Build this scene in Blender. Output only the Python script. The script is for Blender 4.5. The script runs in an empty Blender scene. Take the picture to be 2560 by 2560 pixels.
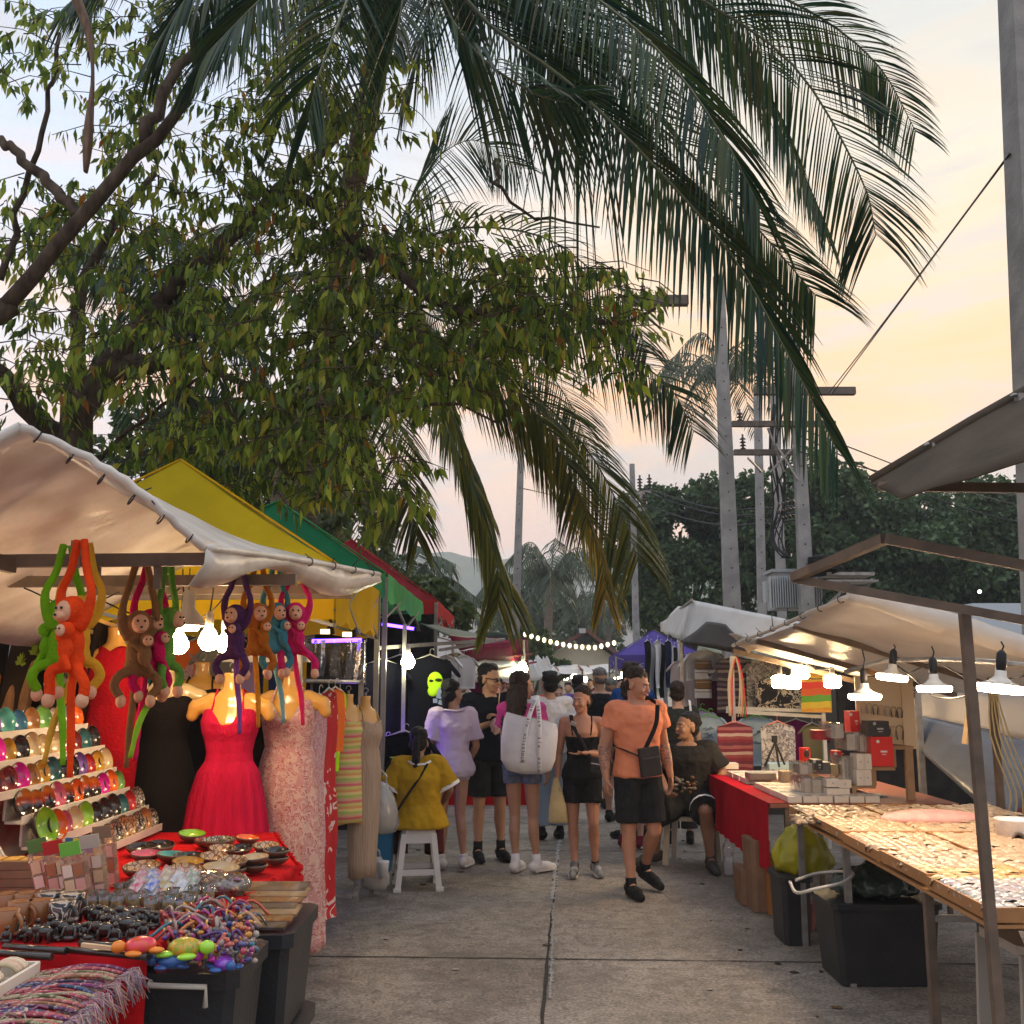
import bpy, math, random
from math import radians as R, sin, cos, pi, tan, atan2, sqrt
from mathutils import Vector as V, Matrix, noise
random.seed(7)
rnd = random.random
def uni(a, b): return a + (b - a) * random.random()
SC = bpy.context.scene
COL = SC.collection
# ------------------------------------------------------------------ camera
FPX, PIT, CH = 2567.0, R(9.3), 1.65
cam = bpy.data.objects.new('camera', bpy.data.cameras.new('camera'))
COL.objects.link(cam)
cam.location = (0, 0, CH)
cam.rotation_euler = (R(90) + PIT, 0, 0)
cam.data.sensor_width = 36
cam.data.lens = 36 * FPX / 2560
cam.data.clip_end = 4000
cam.data.clip_start = .05
SC.camera = cam
# ------------------------------------------------------------------ exposure
SC.view_settings.view_transform = 'Standard'
SC.view_settings.look = 'None'
SC.view_settings.exposure = 0.62
SC.view_settings.gamma = 1
SC.render.engine = 'CYCLES'
cy = SC.cycles
cy.use_denoising = True
cy.max_bounces = 6
cy.diffuse_bounces = 3
cy.glossy_bounces = 2
cy.transmission_bounces = 4
cy.transparent_max_bounces = 6
cy.volume_bounces = 0
cy.sample_clamp_indirect = 4
cy.caustics_reflective = False
cy.caustics_refractive = False
# ------------------------------------------------------------------ sky
W = bpy.data.worlds.new('World')
SC.world = W
W.use_nodes = True
nt = W.node_tree
nt.nodes.clear()
def nn(t, typ, **kw):
    n = t.nodes.new(typ)
    for k, v in kw.items(): setattr(n, k, v)
    return n
def ramp(t, stops, interp='LINEAR'):
    n = t.nodes.new('ShaderNodeValToRGB')
    cr = n.color_ramp
    cr.interpolation = interp
    while len(cr.elements) < len(stops): cr.elements.new(.5)
    for e, (p, c) in zip(cr.elements, stops):
        e.position = p
        e.color = (*c, 1) if len(c) == 3 else c
    return n
def mth(t, op, a, b=None, clamp=False):
    n = t.nodes.new('ShaderNodeMath'); n.operation = op; n.use_clamp = clamp
    for i, x in enumerate((a, b)):
        if x is None: continue
        if isinstance(x, (int, float)): n.inputs[i].default_value = x
        else: t.links.new(x, n.inputs[i])
    return n.outputs[0]
def mixc(t, f, a, b, mode='MIX'):
    n = t.nodes.new('ShaderNodeMix'); n.data_type = 'RGBA'; n.blend_type = mode
    for s, x in ((n.inputs[0], f), (n.inputs[6], a), (n.inputs[7], b)):
        if isinstance(x, (int, float)): s.default_value = x
        elif isinstance(x, (tuple, list)): s.default_value = (*x[:3], 1)
        else: t.links.new(x, s)
    return n.outputs[2]
tc = nn(nt, 'ShaderNodeTexCoord')
sp = nn(nt, 'ShaderNodeSeparateXYZ')
nt.links.new(tc.outputs['Generated'], sp.inputs[0])
X, Y_, Z = sp.outputs
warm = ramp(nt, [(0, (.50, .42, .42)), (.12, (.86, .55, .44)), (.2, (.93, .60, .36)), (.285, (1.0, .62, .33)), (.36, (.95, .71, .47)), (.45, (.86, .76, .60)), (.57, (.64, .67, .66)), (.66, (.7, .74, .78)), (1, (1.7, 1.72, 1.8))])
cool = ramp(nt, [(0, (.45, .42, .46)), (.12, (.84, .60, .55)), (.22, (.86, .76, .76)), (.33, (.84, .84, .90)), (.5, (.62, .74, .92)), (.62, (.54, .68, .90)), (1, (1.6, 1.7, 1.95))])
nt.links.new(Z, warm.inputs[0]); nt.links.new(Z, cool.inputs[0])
az = mth(nt, 'MULTIPLY_ADD', X, 2.2); az.node.inputs[2].default_value = .62; az.node.use_clamp = True
front = mth(nt, 'MULTIPLY_ADD', Y_, 1.6); front.node.inputs[2].default_value = .1; front.node.use_clamp = True
f = mth(nt, 'MULTIPLY', az, front)
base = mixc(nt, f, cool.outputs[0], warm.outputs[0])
mp = nn(nt, 'ShaderNodeMapping'); mp.inputs['Scale'].default_value = (2.2, 1.2, 11); mp.inputs['Rotation'].default_value = (0, R(9), 0)
nt.links.new(tc.outputs['Generated'], mp.inputs[0])
n1 = nn(nt, 'ShaderNodeTexNoise'); n1.inputs['Scale'].default_value = 2.3; n1.inputs['Detail'].default_value = 7; n1.inputs['Roughness'].default_value = .55; n1.inputs['Distortion'].default_value = .7
nt.links.new(mp.outputs[0], n1.inputs[0])
cl = ramp(nt, [(.47, (0, 0, 0)), (.60, (1, 1, 1))]); nt.links.new(n1.outputs[0], cl.inputs[0])
band = ramp(nt, [(.18, (0, 0, 0)), (.27, (.9, .9, .9)), (.36, (.35, .35, .35)), (.55, (.12, .12, .12))]); nt.links.new(Z, band.inputs[0])
ck = mth(nt, 'MULTIPLY', mth(nt, 'MULTIPLY', cl.outputs[0], band.outputs[0]), .85)
base = mixc(nt, ck, base, (1.12, .60, .26))
dk = ramp(nt, [(.36, (1, 1, 1)), (.47, (0, 0, 0))]); nt.links.new(n1.outputs[0], dk.inputs[0])
dk2 = mth(nt, 'MULTIPLY', dk.outputs[0], .6)
base = mixc(nt, dk2, base, (.66, .62, .60))
mp2 = nn(nt, 'ShaderNodeMapping'); mp2.inputs['Scale'].default_value = (3, 3, 7); mp2.inputs['Location'].default_value = (.35, 0, .2)
nt.links.new(tc.outputs['Generated'], mp2.inputs[0])
n2 = nn(nt, 'ShaderNodeTexNoise'); n2.inputs['Scale'].default_value = 2.0; n2.inputs['Detail'].default_value = 5
nt.links.new(mp2.outputs[0], n2.inputs[0])
gb = ramp(nt, [(.11, (0, 0, 0)), (.17, (1, 1, 1)), (.23, (.8, .8, .8)), (.27, (0, 0, 0))]); nt.links.new(Z, gb.inputs[0])
ga = ramp(nt, [(.52, (0, 0, 0)), (.60, (1, 1, 1))]); nt.links.new(mth(nt, 'MULTIPLY_ADD', X, 1), ga.inputs[0])
ga.inputs[0].links[0].from_node.inputs[2].default_value = .5
g2 = ramp(nt, [(.36, (0, 0, 0)), (.5, (1, 1, 1))]); nt.links.new(n2.outputs[0], g2.inputs[0])
gk = mth(nt, 'MULTIPLY', mth(nt, 'MULTIPLY', gb.outputs[0], ga.outputs[0]), mth(nt, 'MULTIPLY', g2.outputs[0], .8))
base = mixc(nt, gk, base, (.52, .50, .53))
sk = nn(nt, 'ShaderNodeTexSky'); sk.sky_type = 'NISHITA'; sk.sun_disc = False; sk.sun_elevation = R(12); sk.sun_rotation = R(24)
sks = mixc(nt, 1.0, sk.outputs[0], (.05, .05, .05), 'MULTIPLY')
base = mixc(nt, .10, base, sks)
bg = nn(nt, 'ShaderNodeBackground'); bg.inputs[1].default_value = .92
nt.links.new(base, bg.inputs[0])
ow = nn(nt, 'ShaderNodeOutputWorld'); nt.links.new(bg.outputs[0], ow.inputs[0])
# ------------------------------------------------------------------ sun (low, veiled by cloud)
sun = bpy.data.objects.new('sun', bpy.data.lights.new('sun', 'SUN'))
COL.objects.link(sun)
sun.data.energy = 1.5
sun.data.angle = R(18)
sun.data.color = (1, .74, .46)
d = -V((sin(R(24)) * cos(R(12)), cos(R(24)) * cos(R(12)), sin(R(12))))
sun.rotation_euler = d.to_track_quat('-Z', 'Y').to_euler()
# ------------------------------------------------------------------ pixel <-> world layout helpers (2560 px photo)
def ray(u, v):
    x = (u - 1280) / FPX; y = (1280 - v) / FPX
    return V((x, cos(PIT) - y * sin(PIT), sin(PIT) + y * cos(PIT)))
def P(u, v, Y):
    d = ray(u, v); t = Y / d.y
    return V((d.x * t, Y, CH + d.z * t))
def G(u, v, z=0.):
    d = ray(u, v); t = (z - CH) / d.z
    return V((d.x * t, d.y * t, z))
# ------------------------------------------------------------------ mesh builder
def basis(d, up=V((0, 0, 1))):
    d = d.normalized()
    if abs(d.dot(up)) > .98: up = V((0, 1, 0)) if abs(d.y) < .9 else V((1, 0, 0))
    s = d.cross(up).normalized()
    return s, s.cross(d).normalized()
class MB:
    def __init__(s): s.v = []; s.f = []; s.sm = []; s.mi = []; s.m = 0
    def face(s, idx, smooth=False): s.f.append(idx); s.sm.append(smooth); s.mi.append(s.m)
    def poly(s, pts, smooth=False):
        n = len(s.v); s.v += [tuple(p) for p in pts]; s.face(tuple(range(n, n + len(pts))), smooth)
        return s
    def grid(s, rows, smooth=True, closeu=False):
        n = len(s.v); m = len(rows[0])
        for r in rows: s.v += [tuple(p) for p in r]
        for i in range(len(rows) - 1):
            for j in range(m if closeu else m - 1):
                k = (j + 1) % m
                s.face((n + i * m + j, n + i * m + k, n + (i + 1) * m + k, n + (i + 1) * m + j), smooth)
        return s
    def box(s, c, size, rz=0, rx=0, ry=0, taper=1.0, bev=0):
        M = Matrix.Translation(V(c)) @ Matrix.Rotation(rz, 4, 'Z') @ Matrix.Rotation(ry, 4, 'Y') @ Matrix.Rotation(rx, 4, 'X')
        a, b, h = (x / 2 for x in size)
        n = len(s.v)
        if bev and min(a, b) > bev:
            ring = [(a, b - bev), (a - bev, b), (-a + bev, b), (-a, b - bev), (-a, -b + bev), (-a + bev, -b), (a - bev, -b), (a, -b + bev)]
            for z, t in ((-h, taper), (h, 1)):
                for x, y in ring: s.v.append(tuple(M @ V((x * t, y * t, z))))
            for j in range(8): s.face((n + j, n + (j + 1) % 8, n + 8 + (j + 1) % 8, n + 8 + j))
            s.face(tuple(n + 7 - j for j in range(8))); s.face(tuple(n + 8 + j for j in range(8)))
            return s
        for z, t in ((-h, taper), (h, 1)):
            for x, y in ((-a, -b), (a, -b), (a, b), (-a, b)): s.v.append(tuple(M @ V((x * t, y * t, z))))
        for q in ((3, 2, 1, 0), (4, 5, 6, 7), (0, 1, 5, 4), (1, 2, 6, 5), (2, 3, 7, 6), (3, 0, 4, 7)): s.face(tuple(n + i for i in q))
        return s
    def beam(s, a, b, w=.03, h=None, up=V((0, 0, 1)), w2=None):
        a = V(a); b = V(b); h = h or w; sd, u = basis(b - a, up); n = len(s.v); w2 = w2 or w; k = w2 / w
        for p, q in ((a, 1), (b, k)):
            for i, j in ((-1, -1), (1, -1), (1, 1), (-1, 1)): s.v.append(tuple(p + sd * (i * w * q / 2) + u * (j * h * q / 2)))
        for q in ((3, 2, 1, 0), (4, 5, 6, 7), (0, 1, 5, 4), (1, 2, 6, 5), (2, 3, 7, 6), (3, 0, 4, 7)): s.face(tuple(n + i for i in q))
        return s
    def tube(s, pts, rad, n=8, cap=True, flat=1.0):
        pts = [V(p) for p in pts]
        if not isinstance(rad, (list, tuple)): rad = [rad] * len(pts)
        sd = None; rows = []
        for i, p in enumerate(pts):
            d = (pts[min(i + 1, len(pts) - 1)] - pts[max(i - 1, 0)])
            if d.length < 1e-9: d = V((0, 0, 1))
            if sd is None: sd, u = basis(d)
            else:
                d.normalize(); u = sd.cross(d)
                if u.length < 1e-4: sd, u = basis(d)
                u.normalize(); sd = d.cross(u).normalized()
            rows.append([p + sd * (cos(2 * pi * j / n) * rad[i]) + u * (sin(2 * pi * j / n) * rad[i] * flat) for j in range(n)])
        s.grid(rows, True, True)
        if cap:
            k = len(s.v) - n * len(rows)
            s.face(tuple(k + n - 1 - j for j in range(n))); s.face(tuple(len(s.v) - n + j for j in range(n)))
        return s
    def ell(s, c, r, rot=None, nu=12, nv=8, a0=0, a1=pi):
        if not isinstance(r, (list, tuple)): r = (r, r, r)
        M = (rot.to_4x4() if rot is not None else Matrix.Identity(4)); c = V(c)
        rows = []
        for i in range(nv + 1):
            t = a0 + (a1 - a0) * i / nv
            t = min(max(t, 1e-3), pi - 1e-3)
            rows.append([c + M @ V((r[0] * sin(t) * cos(2 * pi * j / nu), r[1] * sin(t) * sin(2 * pi * j / nu), r[2] * cos(t))) for j in range(nu)])
        rows.reverse()
        s.grid(rows, True, True)
        k = len(s.v) - nu * (nv + 1)
        s.face(tuple(k + nu - 1 - j for j in range(nu))); s.face(tuple(len(s.v) - nu + j for j in range(nu)))
        return s
    def lathe(s, prof, c=(0, 0, 0), n=16, rot=None, cap=True, sx=1, sy=1, smooth=True):
        M = (rot.to_4x4() if rot is not None else Matrix.Identity(4)); c = V(c)
        s.grid([[c + M @ V((r * cos(2 * pi * j / n) * sx, r * sin(2 * pi * j / n) * sy, z)) for j in range(n)] for r, z in prof], smooth, True)
        if cap:
            k = len(s.v) - n * len(prof)
            s.face(tuple(k + n - 1 - j for j in range(n))); s.face(tuple(len(s.v) - n + j for j in range(n)))
        return s
    def caps(s, a, b, ra, rb, n=10, k=3, flat=1.0, side=None):
        """closed tapered capsule"""
        a = V(a); b = V(b); d = b - a; L = d.length
        if L < 1e-6: return s.ell(a, ra)
        d = d / L
        if side is not None:
            u = side.cross(d).normalized(); sd = d.cross(u).normalized()
        else: sd, u = basis(d)
        rows = []
        for i in range(k + 1):
            t = pi / 2 * (1 - i / k) * .97
            rows.append((a - d * (ra * sin(t)), ra * cos(t)))
        for i in range(k + 1):
            t = pi / 2 * (i / k) * .97
            rows.append((b + d * (rb * sin(t)), rb * cos(t)))
        s.grid([[p + sd * (r * cos(2 * pi * j / n)) + u * (r * flat * sin(2 * pi * j / n)) for j in range(n)] for p, r in rows], True, True)
        q = len(s.v) - n * len(rows)
        s.face(tuple(q + n - 1 - j for j in range(n))); s.face(tuple(len(s.v) - n + j for j in range(n)))
        return s
    def prism(s, poly, a, b):
        """poly: list of 3D points, extruded by vector b-a"""
        d = V(b) - V(a); n = len(s.v); m = len(poly)
        s.v += [tuple(V(p)) for p in poly] + [tuple(V(p) + d) for p in poly]
        s.face(tuple(range(n + m - 1, n - 1, -1))); s.face(tuple(range(n + m, n + 2 * m)))
        for j in range(m): s.face((n + j, n + (j + 1) % m, n + m + (j + 1) % m, n + m + j))
        return s
    def build(s, name, mats, parent=None, loc=None, world=True, smooth=None):
        """mesh object; vertices are world coordinates unless world=False (then local to the thing)"""
        off = V((0, 0, 0))
        if parent is not None:
            if world: off = ROOT.get(parent.name, V((0, 0, 0)))
        elif loc is not None: off = V(loc) if world else V((0, 0, 0))
        me = bpy.data.meshes.new(name)
        ox, oy, oz = off
        me.from_pydata([(x - ox, y - oy, z - oz) for x, y, z in s.v], [], s.f)
        me.polygons.foreach_set('use_smooth', s.sm if smooth is None else [smooth] * len(s.f))
        if not isinstance(mats, (list, tuple)): mats = [mats]
        for m in mats: me.materials.append(m)
        if len(mats) > 1: me.polygons.foreach_set('material_index', s.mi)
        me.update()
        o = bpy.data.objects.new(name, me); COL.objects.link(o)
        if parent is not None: o.parent = parent; ROOT[o.name] = off
        elif loc is not None: o.location = V(loc); ROOT[o.name] = V(loc)
        return o
ROOT = {}
def thing(name, label, cat, loc=(0, 0, 0), rz=0, group=None):
    o = bpy.data.objects.new(name, None); COL.objects.link(o)
    o.location = loc; o.rotation_euler = (0, 0, rz); o.empty_display_size = .1
    ROOT[o.name] = V(loc)
    return tag(o, label, cat, group)
def tag(o, label=None, cat=None, group=None, kind=None):
    if label: o['label'] = label
    if cat: o['category'] = cat
    if group: o['group'] = group
    if kind: o['kind'] = kind
    return o
def copy_tree(o, parent=None):
    c = o.copy(); COL.objects.link(c)
    if parent is not None: c.parent = parent
    for ch in o.children: copy_tree(ch, c)
    return c
def centre_base(mb):
    xs = [v[0] for v in mb.v]; ys = [v[1] for v in mb.v]; zs = [v[2] for v in mb.v]
    return V(((min(xs) + max(xs)) / 2, (min(ys) + max(ys)) / 2, min(zs)))
def one(name, mb, mats, label, cat, group=None, kind=None):
    """a thing that is a single mesh"""
    o = mb.build(name, mats, None, centre_base(mb))
    return tag(o, label, cat, group, kind)
def bez(p, n=12):
    """Catmull-Rom through points"""
    p = [V(x) for x in p]; q = [p[0] * 2 - p[1]] + p + [p[-1] * 2 - p[-2]]; out = []
    m = len(p) - 1; per = max(1, n // m)
    for i in range(m):
        a, b, c, d = q[i:i + 4]
        for k in range(per):
            t = k / per
            out.append(.5 * ((2 * b) + (c - a) * t + (2 * a - 5 * b + 4 * c - d) * t * t + (3 * b - a - 3 * c + d) * t ** 3))
    out.append(p[-1]); return out
# ------------------------------------------------------------------ materials
MATS = {}
def mat(name, c=(.5, .5, .5), rough=.6, c2=None, scale=6, metal=0, bump=0, bscale=60, transl=0, emit=0, alpha=1, island=None, objr=None, spec=.5, stretch=(1, 1, 1), sheen=0, detail=4, lo=.35, hi=.65, coat=0, ecol=None):
    if name in MATS: return MATS[name]
    m = bpy.data.materials.new(name); m.use_nodes = True; t = m.node_tree
    b = t.nodes['Principled BSDF']; out = t.nodes['Material Output']
    b.inputs['Roughness'].default_value = rough; b.inputs['Metallic'].default_value = metal
    b.inputs['Specular IOR Level'].default_value = spec if rough < .7 else min(spec, .04)
    b.inputs['Base Color'].default_value = (*c, 1)
    if coat: b.inputs['Coat Weight'].default_value = coat; b.inputs['Coat Roughness'].default_value = .08
    tc = t.nodes.new('ShaderNodeTexCoord'); mp = t.nodes.new('ShaderNodeMapping'); mp.inputs['Scale'].default_value = stretch
    t.links.new(tc.outputs['Object'], mp.inputs[0])
    col = None
    if island or objr:
        if island:
            g = t.nodes.new('ShaderNodeNewGeometry'); src = g.outputs['Random Per Island']; st = island
        else:
            g = t.nodes.new('ShaderNodeObjectInfo'); src = g.outputs['Random']; st = objr
        rp = ramp(t, [(i / max(1, len(st) - 1) if not isinstance(x[0], (tuple, list)) else x[1], x if not isinstance(x[0], (tuple, list)) else x[0]) for i, x in enumerate(st)], 'LINEAR')
        t.links.new(src, rp.inputs[0]); col = rp.outputs[0]
    if c2:
        n = t.nodes.new('ShaderNodeTexNoise'); n.inputs['Scale'].default_value = scale; n.inputs['Detail'].default_value = detail
        t.links.new(mp.outputs[0], n.inputs[0])
        rp = ramp(t, [(lo, c), (hi, c2)]); t.links.new(n.outputs[0], rp.inputs[0])
        col = mixc(t, .5, col, rp.outputs[0]) if col else rp.outputs[0]
    if col: t.links.new(col, b.inputs['Base Color'])
    if bump:
        n = t.nodes.new('ShaderNodeTexNoise'); n.inputs['Scale'].default_value = bscale; n.inputs['Detail'].default_value = 3
        t.links.new(mp.outputs[0], n.inputs[0])
        bp = t.nodes.new('ShaderNodeBump'); bp.inputs['Strength'].default_value = bump; bp.inputs['Distance'].default_value = .02
        t.links.new(n.outputs[0], bp.inputs['Height']); t.links.new(bp.outputs[0], b.inputs['Normal'])
    if emit:
        b.inputs['Emission Strength'].default_value = emit; b.inputs['Emission Color'].default_value = (*(ecol or c), 1)
    last = b.outputs[0]
    if transl:
        tr = t.nodes.new('ShaderNodeBsdfTranslucent')
        if col: t.links.new(col, tr.inputs[0])
        else: tr.inputs[0].default_value = (*c, 1)
        ms = t.nodes.new('ShaderNodeMixShader'); ms.inputs[0].default_value = transl
        t.links.new(last, ms.inputs[1]); t.links.new(tr.outputs[0], ms.inputs[2]); last = ms.outputs[0]
    if alpha < 1:
        tp = t.nodes.new('ShaderNodeBsdfTransparent'); ms = t.nodes.new('ShaderNodeMixShader'); ms.inputs[0].default_value = alpha
        t.links.new(tp.outputs[0], ms.inputs[1]); t.links.new(last, ms.inputs[2]); last = ms.outputs[0]
    t.links.new(last, out.inputs[0])
    MATS[name] = m
    return m
def lampmat(name, c, strength):
    if name in MATS: return MATS[name]
    m = bpy.data.materials.new(name); m.use_nodes = True; t = m.node_tree
    t.nodes.clear(); e = t.nodes.new('ShaderNodeEmission'); e.inputs[0].default_value = (*c, 1); e.inputs[1].default_value = strength
    o = t.nodes.new('ShaderNodeOutputMaterial'); t.links.new(e.outputs[0], o.inputs[0])
    MATS[name] = m
    return m
def patmat(name, kind, cols, rough=.7, scale=10, transl=0, coat=0, axis=2):
    """patterned cloth / lacquer: kind 'stripe','voronoi','floral','check','crackle','grad','blot'"""
    if name in MATS: return MATS[name]
    m = bpy.data.materials.new(name); m.use_nodes = True; t = m.node_tree
    b = t.nodes['Principled BSDF']; b.inputs['Roughness'].default_value = rough
    if coat: b.inputs['Coat Weight'].default_value = coat; b.inputs['Coat Roughness'].default_value = .05
    tc = t.nodes.new('ShaderNodeTexCoord'); L = t.links.new; n = len(cols)
    if kind in ('stripe', 'grad'):
        s = t.nodes.new('ShaderNodeSeparateXYZ'); L(tc.outputs['Object'], s.inputs[0])
        nz = t.nodes.new('ShaderNodeTexNoise'); nz.inputs['Scale'].default_value = 6; L(tc.outputs['Object'], nz.inputs[0])
        x = mth(t, 'MULTIPLY_ADD', s.outputs[axis], scale); L(mth(t, 'MULTIPLY', nz.outputs[0], .15), x.node.inputs[2])
        fr = mth(t, 'FRACT', x) if kind == 'stripe' else mth(t, 'ADD', x, .35, True)
        rp = ramp(t, [(i / n if kind == 'stripe' else i / max(1, n - 1), c) for i, c in enumerate(cols)], 'CONSTANT' if kind == 'stripe' else 'EASE')
        L(fr, rp.inputs[0]); col = rp.outputs[0]
    elif kind == 'voronoi' or kind == 'crackle':
        vo = t.nodes.new('ShaderNodeTexVoronoi'); vo.inputs['Scale'].default_value = scale; L(tc.outputs['Object'], vo.inputs[0])
        if kind == 'crackle':
            vo.feature = 'DISTANCE_TO_EDGE'; rp = ramp(t, [(0, cols[0]), (.1, cols[0]), (.12, cols[1])] + ([(.4, cols[2])] if n > 2 else [])); L(vo.outputs['Distance'], rp.inputs[0])
        else:
            s = t.nodes.new('ShaderNodeSeparateColor'); L(vo.outputs['Color'], s.inputs[0])
            rp = ramp(t, [(i / n, c) for i, c in enumerate(cols)], 'CONSTANT'); L(s.outputs[0], rp.inputs[0])
        col = rp.outputs[0]
    elif kind == 'check':
        ck = t.nodes.new('ShaderNodeTexChecker'); ck.inputs['Scale'].default_value = scale; L(tc.outputs['Object'], ck.inputs[0])
        ck.inputs[1].default_value = (*cols[0], 1); ck.inputs[2].default_value = (*cols[1], 1); col = ck.outputs[0]
    else:
        nz = t.nodes.new('ShaderNodeTexNoise'); nz.inputs['Scale'].default_value = scale; nz.inputs['Detail'].default_value = 2.5; nz.inputs['Distortion'].default_value = 1.2; L(tc.outputs['Object'], nz.inputs[0])
        k = len(cols); rp = ramp(t, [(.36 + .3 * i / k, c) for i, c in enumerate(cols)], 'CONSTANT' if kind == 'blot' else 'EASE'); L(nz.outputs[0], rp.inputs[0]); col = rp.outputs[0]
    L(col, b.inputs['Base Color'])
    if transl:
        tr = t.nodes.new('ShaderNodeBsdfTranslucent'); L(col, tr.inputs[0]); ms = t.nodes.new('ShaderNodeMixShader'); ms.inputs[0].default_value = transl
        L(b.outputs[0], ms.inputs[1]); L(tr.outputs[0], ms.inputs[2]); L(ms.outputs[0], t.nodes['Material Output'].inputs[0])
    MATS[name] = m
    return m
def glassm(name, c=(1, 1, 1), rough=.05, alpha=.25):
    """thin clear plastic or glass: mostly see-through with a glossy skin"""
    if name in MATS: return MATS[name]
    m = bpy.data.materials.new(name); m.use_nodes = True; t = m.node_tree
    t.nodes.clear(); L = t.links.new
    g = t.nodes.new('ShaderNodeBsdfGlossy'); g.inputs['Roughness'].default_value = rough; g.inputs[0].default_value = (1, 1, 1, 1)
    tp = t.nodes.new('ShaderNodeBsdfTransparent'); tp.inputs[0].default_value = (*c, 1)
    df = t.nodes.new('ShaderNodeBsdfDiffuse'); df.inputs[0].default_value = (*[x * .8 for x in c], 1)
    fr = t.nodes.new('ShaderNodeFresnel'); fr.inputs[0].default_value = 1.5
    tc = t.nodes.new('ShaderNodeTexCoord'); nz = t.nodes.new('ShaderNodeTexNoise'); nz.inputs['Scale'].default_value = 14; L(tc.outputs['Object'], nz.inputs[0])
    bp = t.nodes.new('ShaderNodeBump'); bp.inputs['Strength'].default_value = .5; bp.inputs['Distance'].default_value = .02; L(nz.outputs[0], bp.inputs['Height']); L(bp.outputs[0], g.inputs['Normal']); L(bp.outputs[0], fr.inputs['Normal'])
    m1 = t.nodes.new('ShaderNodeMixShader'); m1.inputs[0].default_value = alpha; L(tp.outputs[0], m1.inputs[1]); L(df.outputs[0], m1.inputs[2])
    m2 = t.nodes.new('ShaderNodeMixShader'); L(mth(t, 'MULTIPLY', fr.outputs[0], 1.6, True), m2.inputs[0]); L(m1.outputs[0], m2.inputs[1]); L(g.outputs[0], m2.inputs[2])
    o = t.nodes.new('ShaderNodeOutputMaterial'); L(m2.outputs[0], o.inputs[0])
    MATS[name] = m
    return m
STEEL = mat('painted brown steel', (.10, .075, .055), .55, (.17, .12, .085), 9, metal=.2, bump=.1)
GSTEEL = mat('galvanised steel', (.34, .33, .31), .45, (.24, .22, .20), 12, metal=.6, bump=.1)
WHITEM = mat('white enamelled steel', (.62, .58, .50), .45, (.5, .46, .38), 7)
TARP = mat('translucent white tarpaulin', (.80, .76, .69), .38, (.60, .55, .48), 4.5, bump=.5, bscale=11, transl=.25, detail=9)
WTARP = mat('clean white tarpaulin', (.78, .78, .76), .45, (.66, .65, .62), 3, bump=.25, bscale=8, transl=.35)
BLACKP = mat('black plastic', (.014, .014, .016), .42, (.022, .022, .021), 4, bump=.1, bscale=30, spec=.2)
BLK = mat('black cloth', (.012, .012, .014), .85, (.025, .024, .026), 6, bump=.4, bscale=25)
WHT = mat('white cotton cloth', (.74, .73, .72), .85, (.64, .63, .64), 5, bump=.3, bscale=20)
REDC = mat('red table cloth', (.55, .012, .015), .75, (.42, .008, .012), 4, bump=.5, bscale=14)
# ------------------------------------------------------------------ fused organic solids
TEX = {}
def solid(mb, name, m, parent=None, vox=.008, sm=3, disp=0, dsc=.12, world=True, **kw):
    """one continuous surface fused from overlapping closed shapes"""
    o = mb.build(name, m, parent, world=world, **kw)
    r = o.modifiers.new('fuse', 'REMESH'); r.mode = 'VOXEL'; r.voxel_size = vox; r.use_smooth_shade = True
    if sm: s = o.modifiers.new('soften', 'SMOOTH'); s.factor = .5; s.iterations = sm
    if disp:
        k = round(dsc, 3)
        if k not in TEX: tx = bpy.data.textures.new('wrinkle', 'CLOUDS'); tx.noise_scale = k; tx.noise_depth = 3; TEX[k] = tx
        d = o.modifiers.new('wrinkle', 'DISPLACE'); d.texture = TEX[k]; d.strength = disp; d.mid_level = .5
    return o
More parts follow.
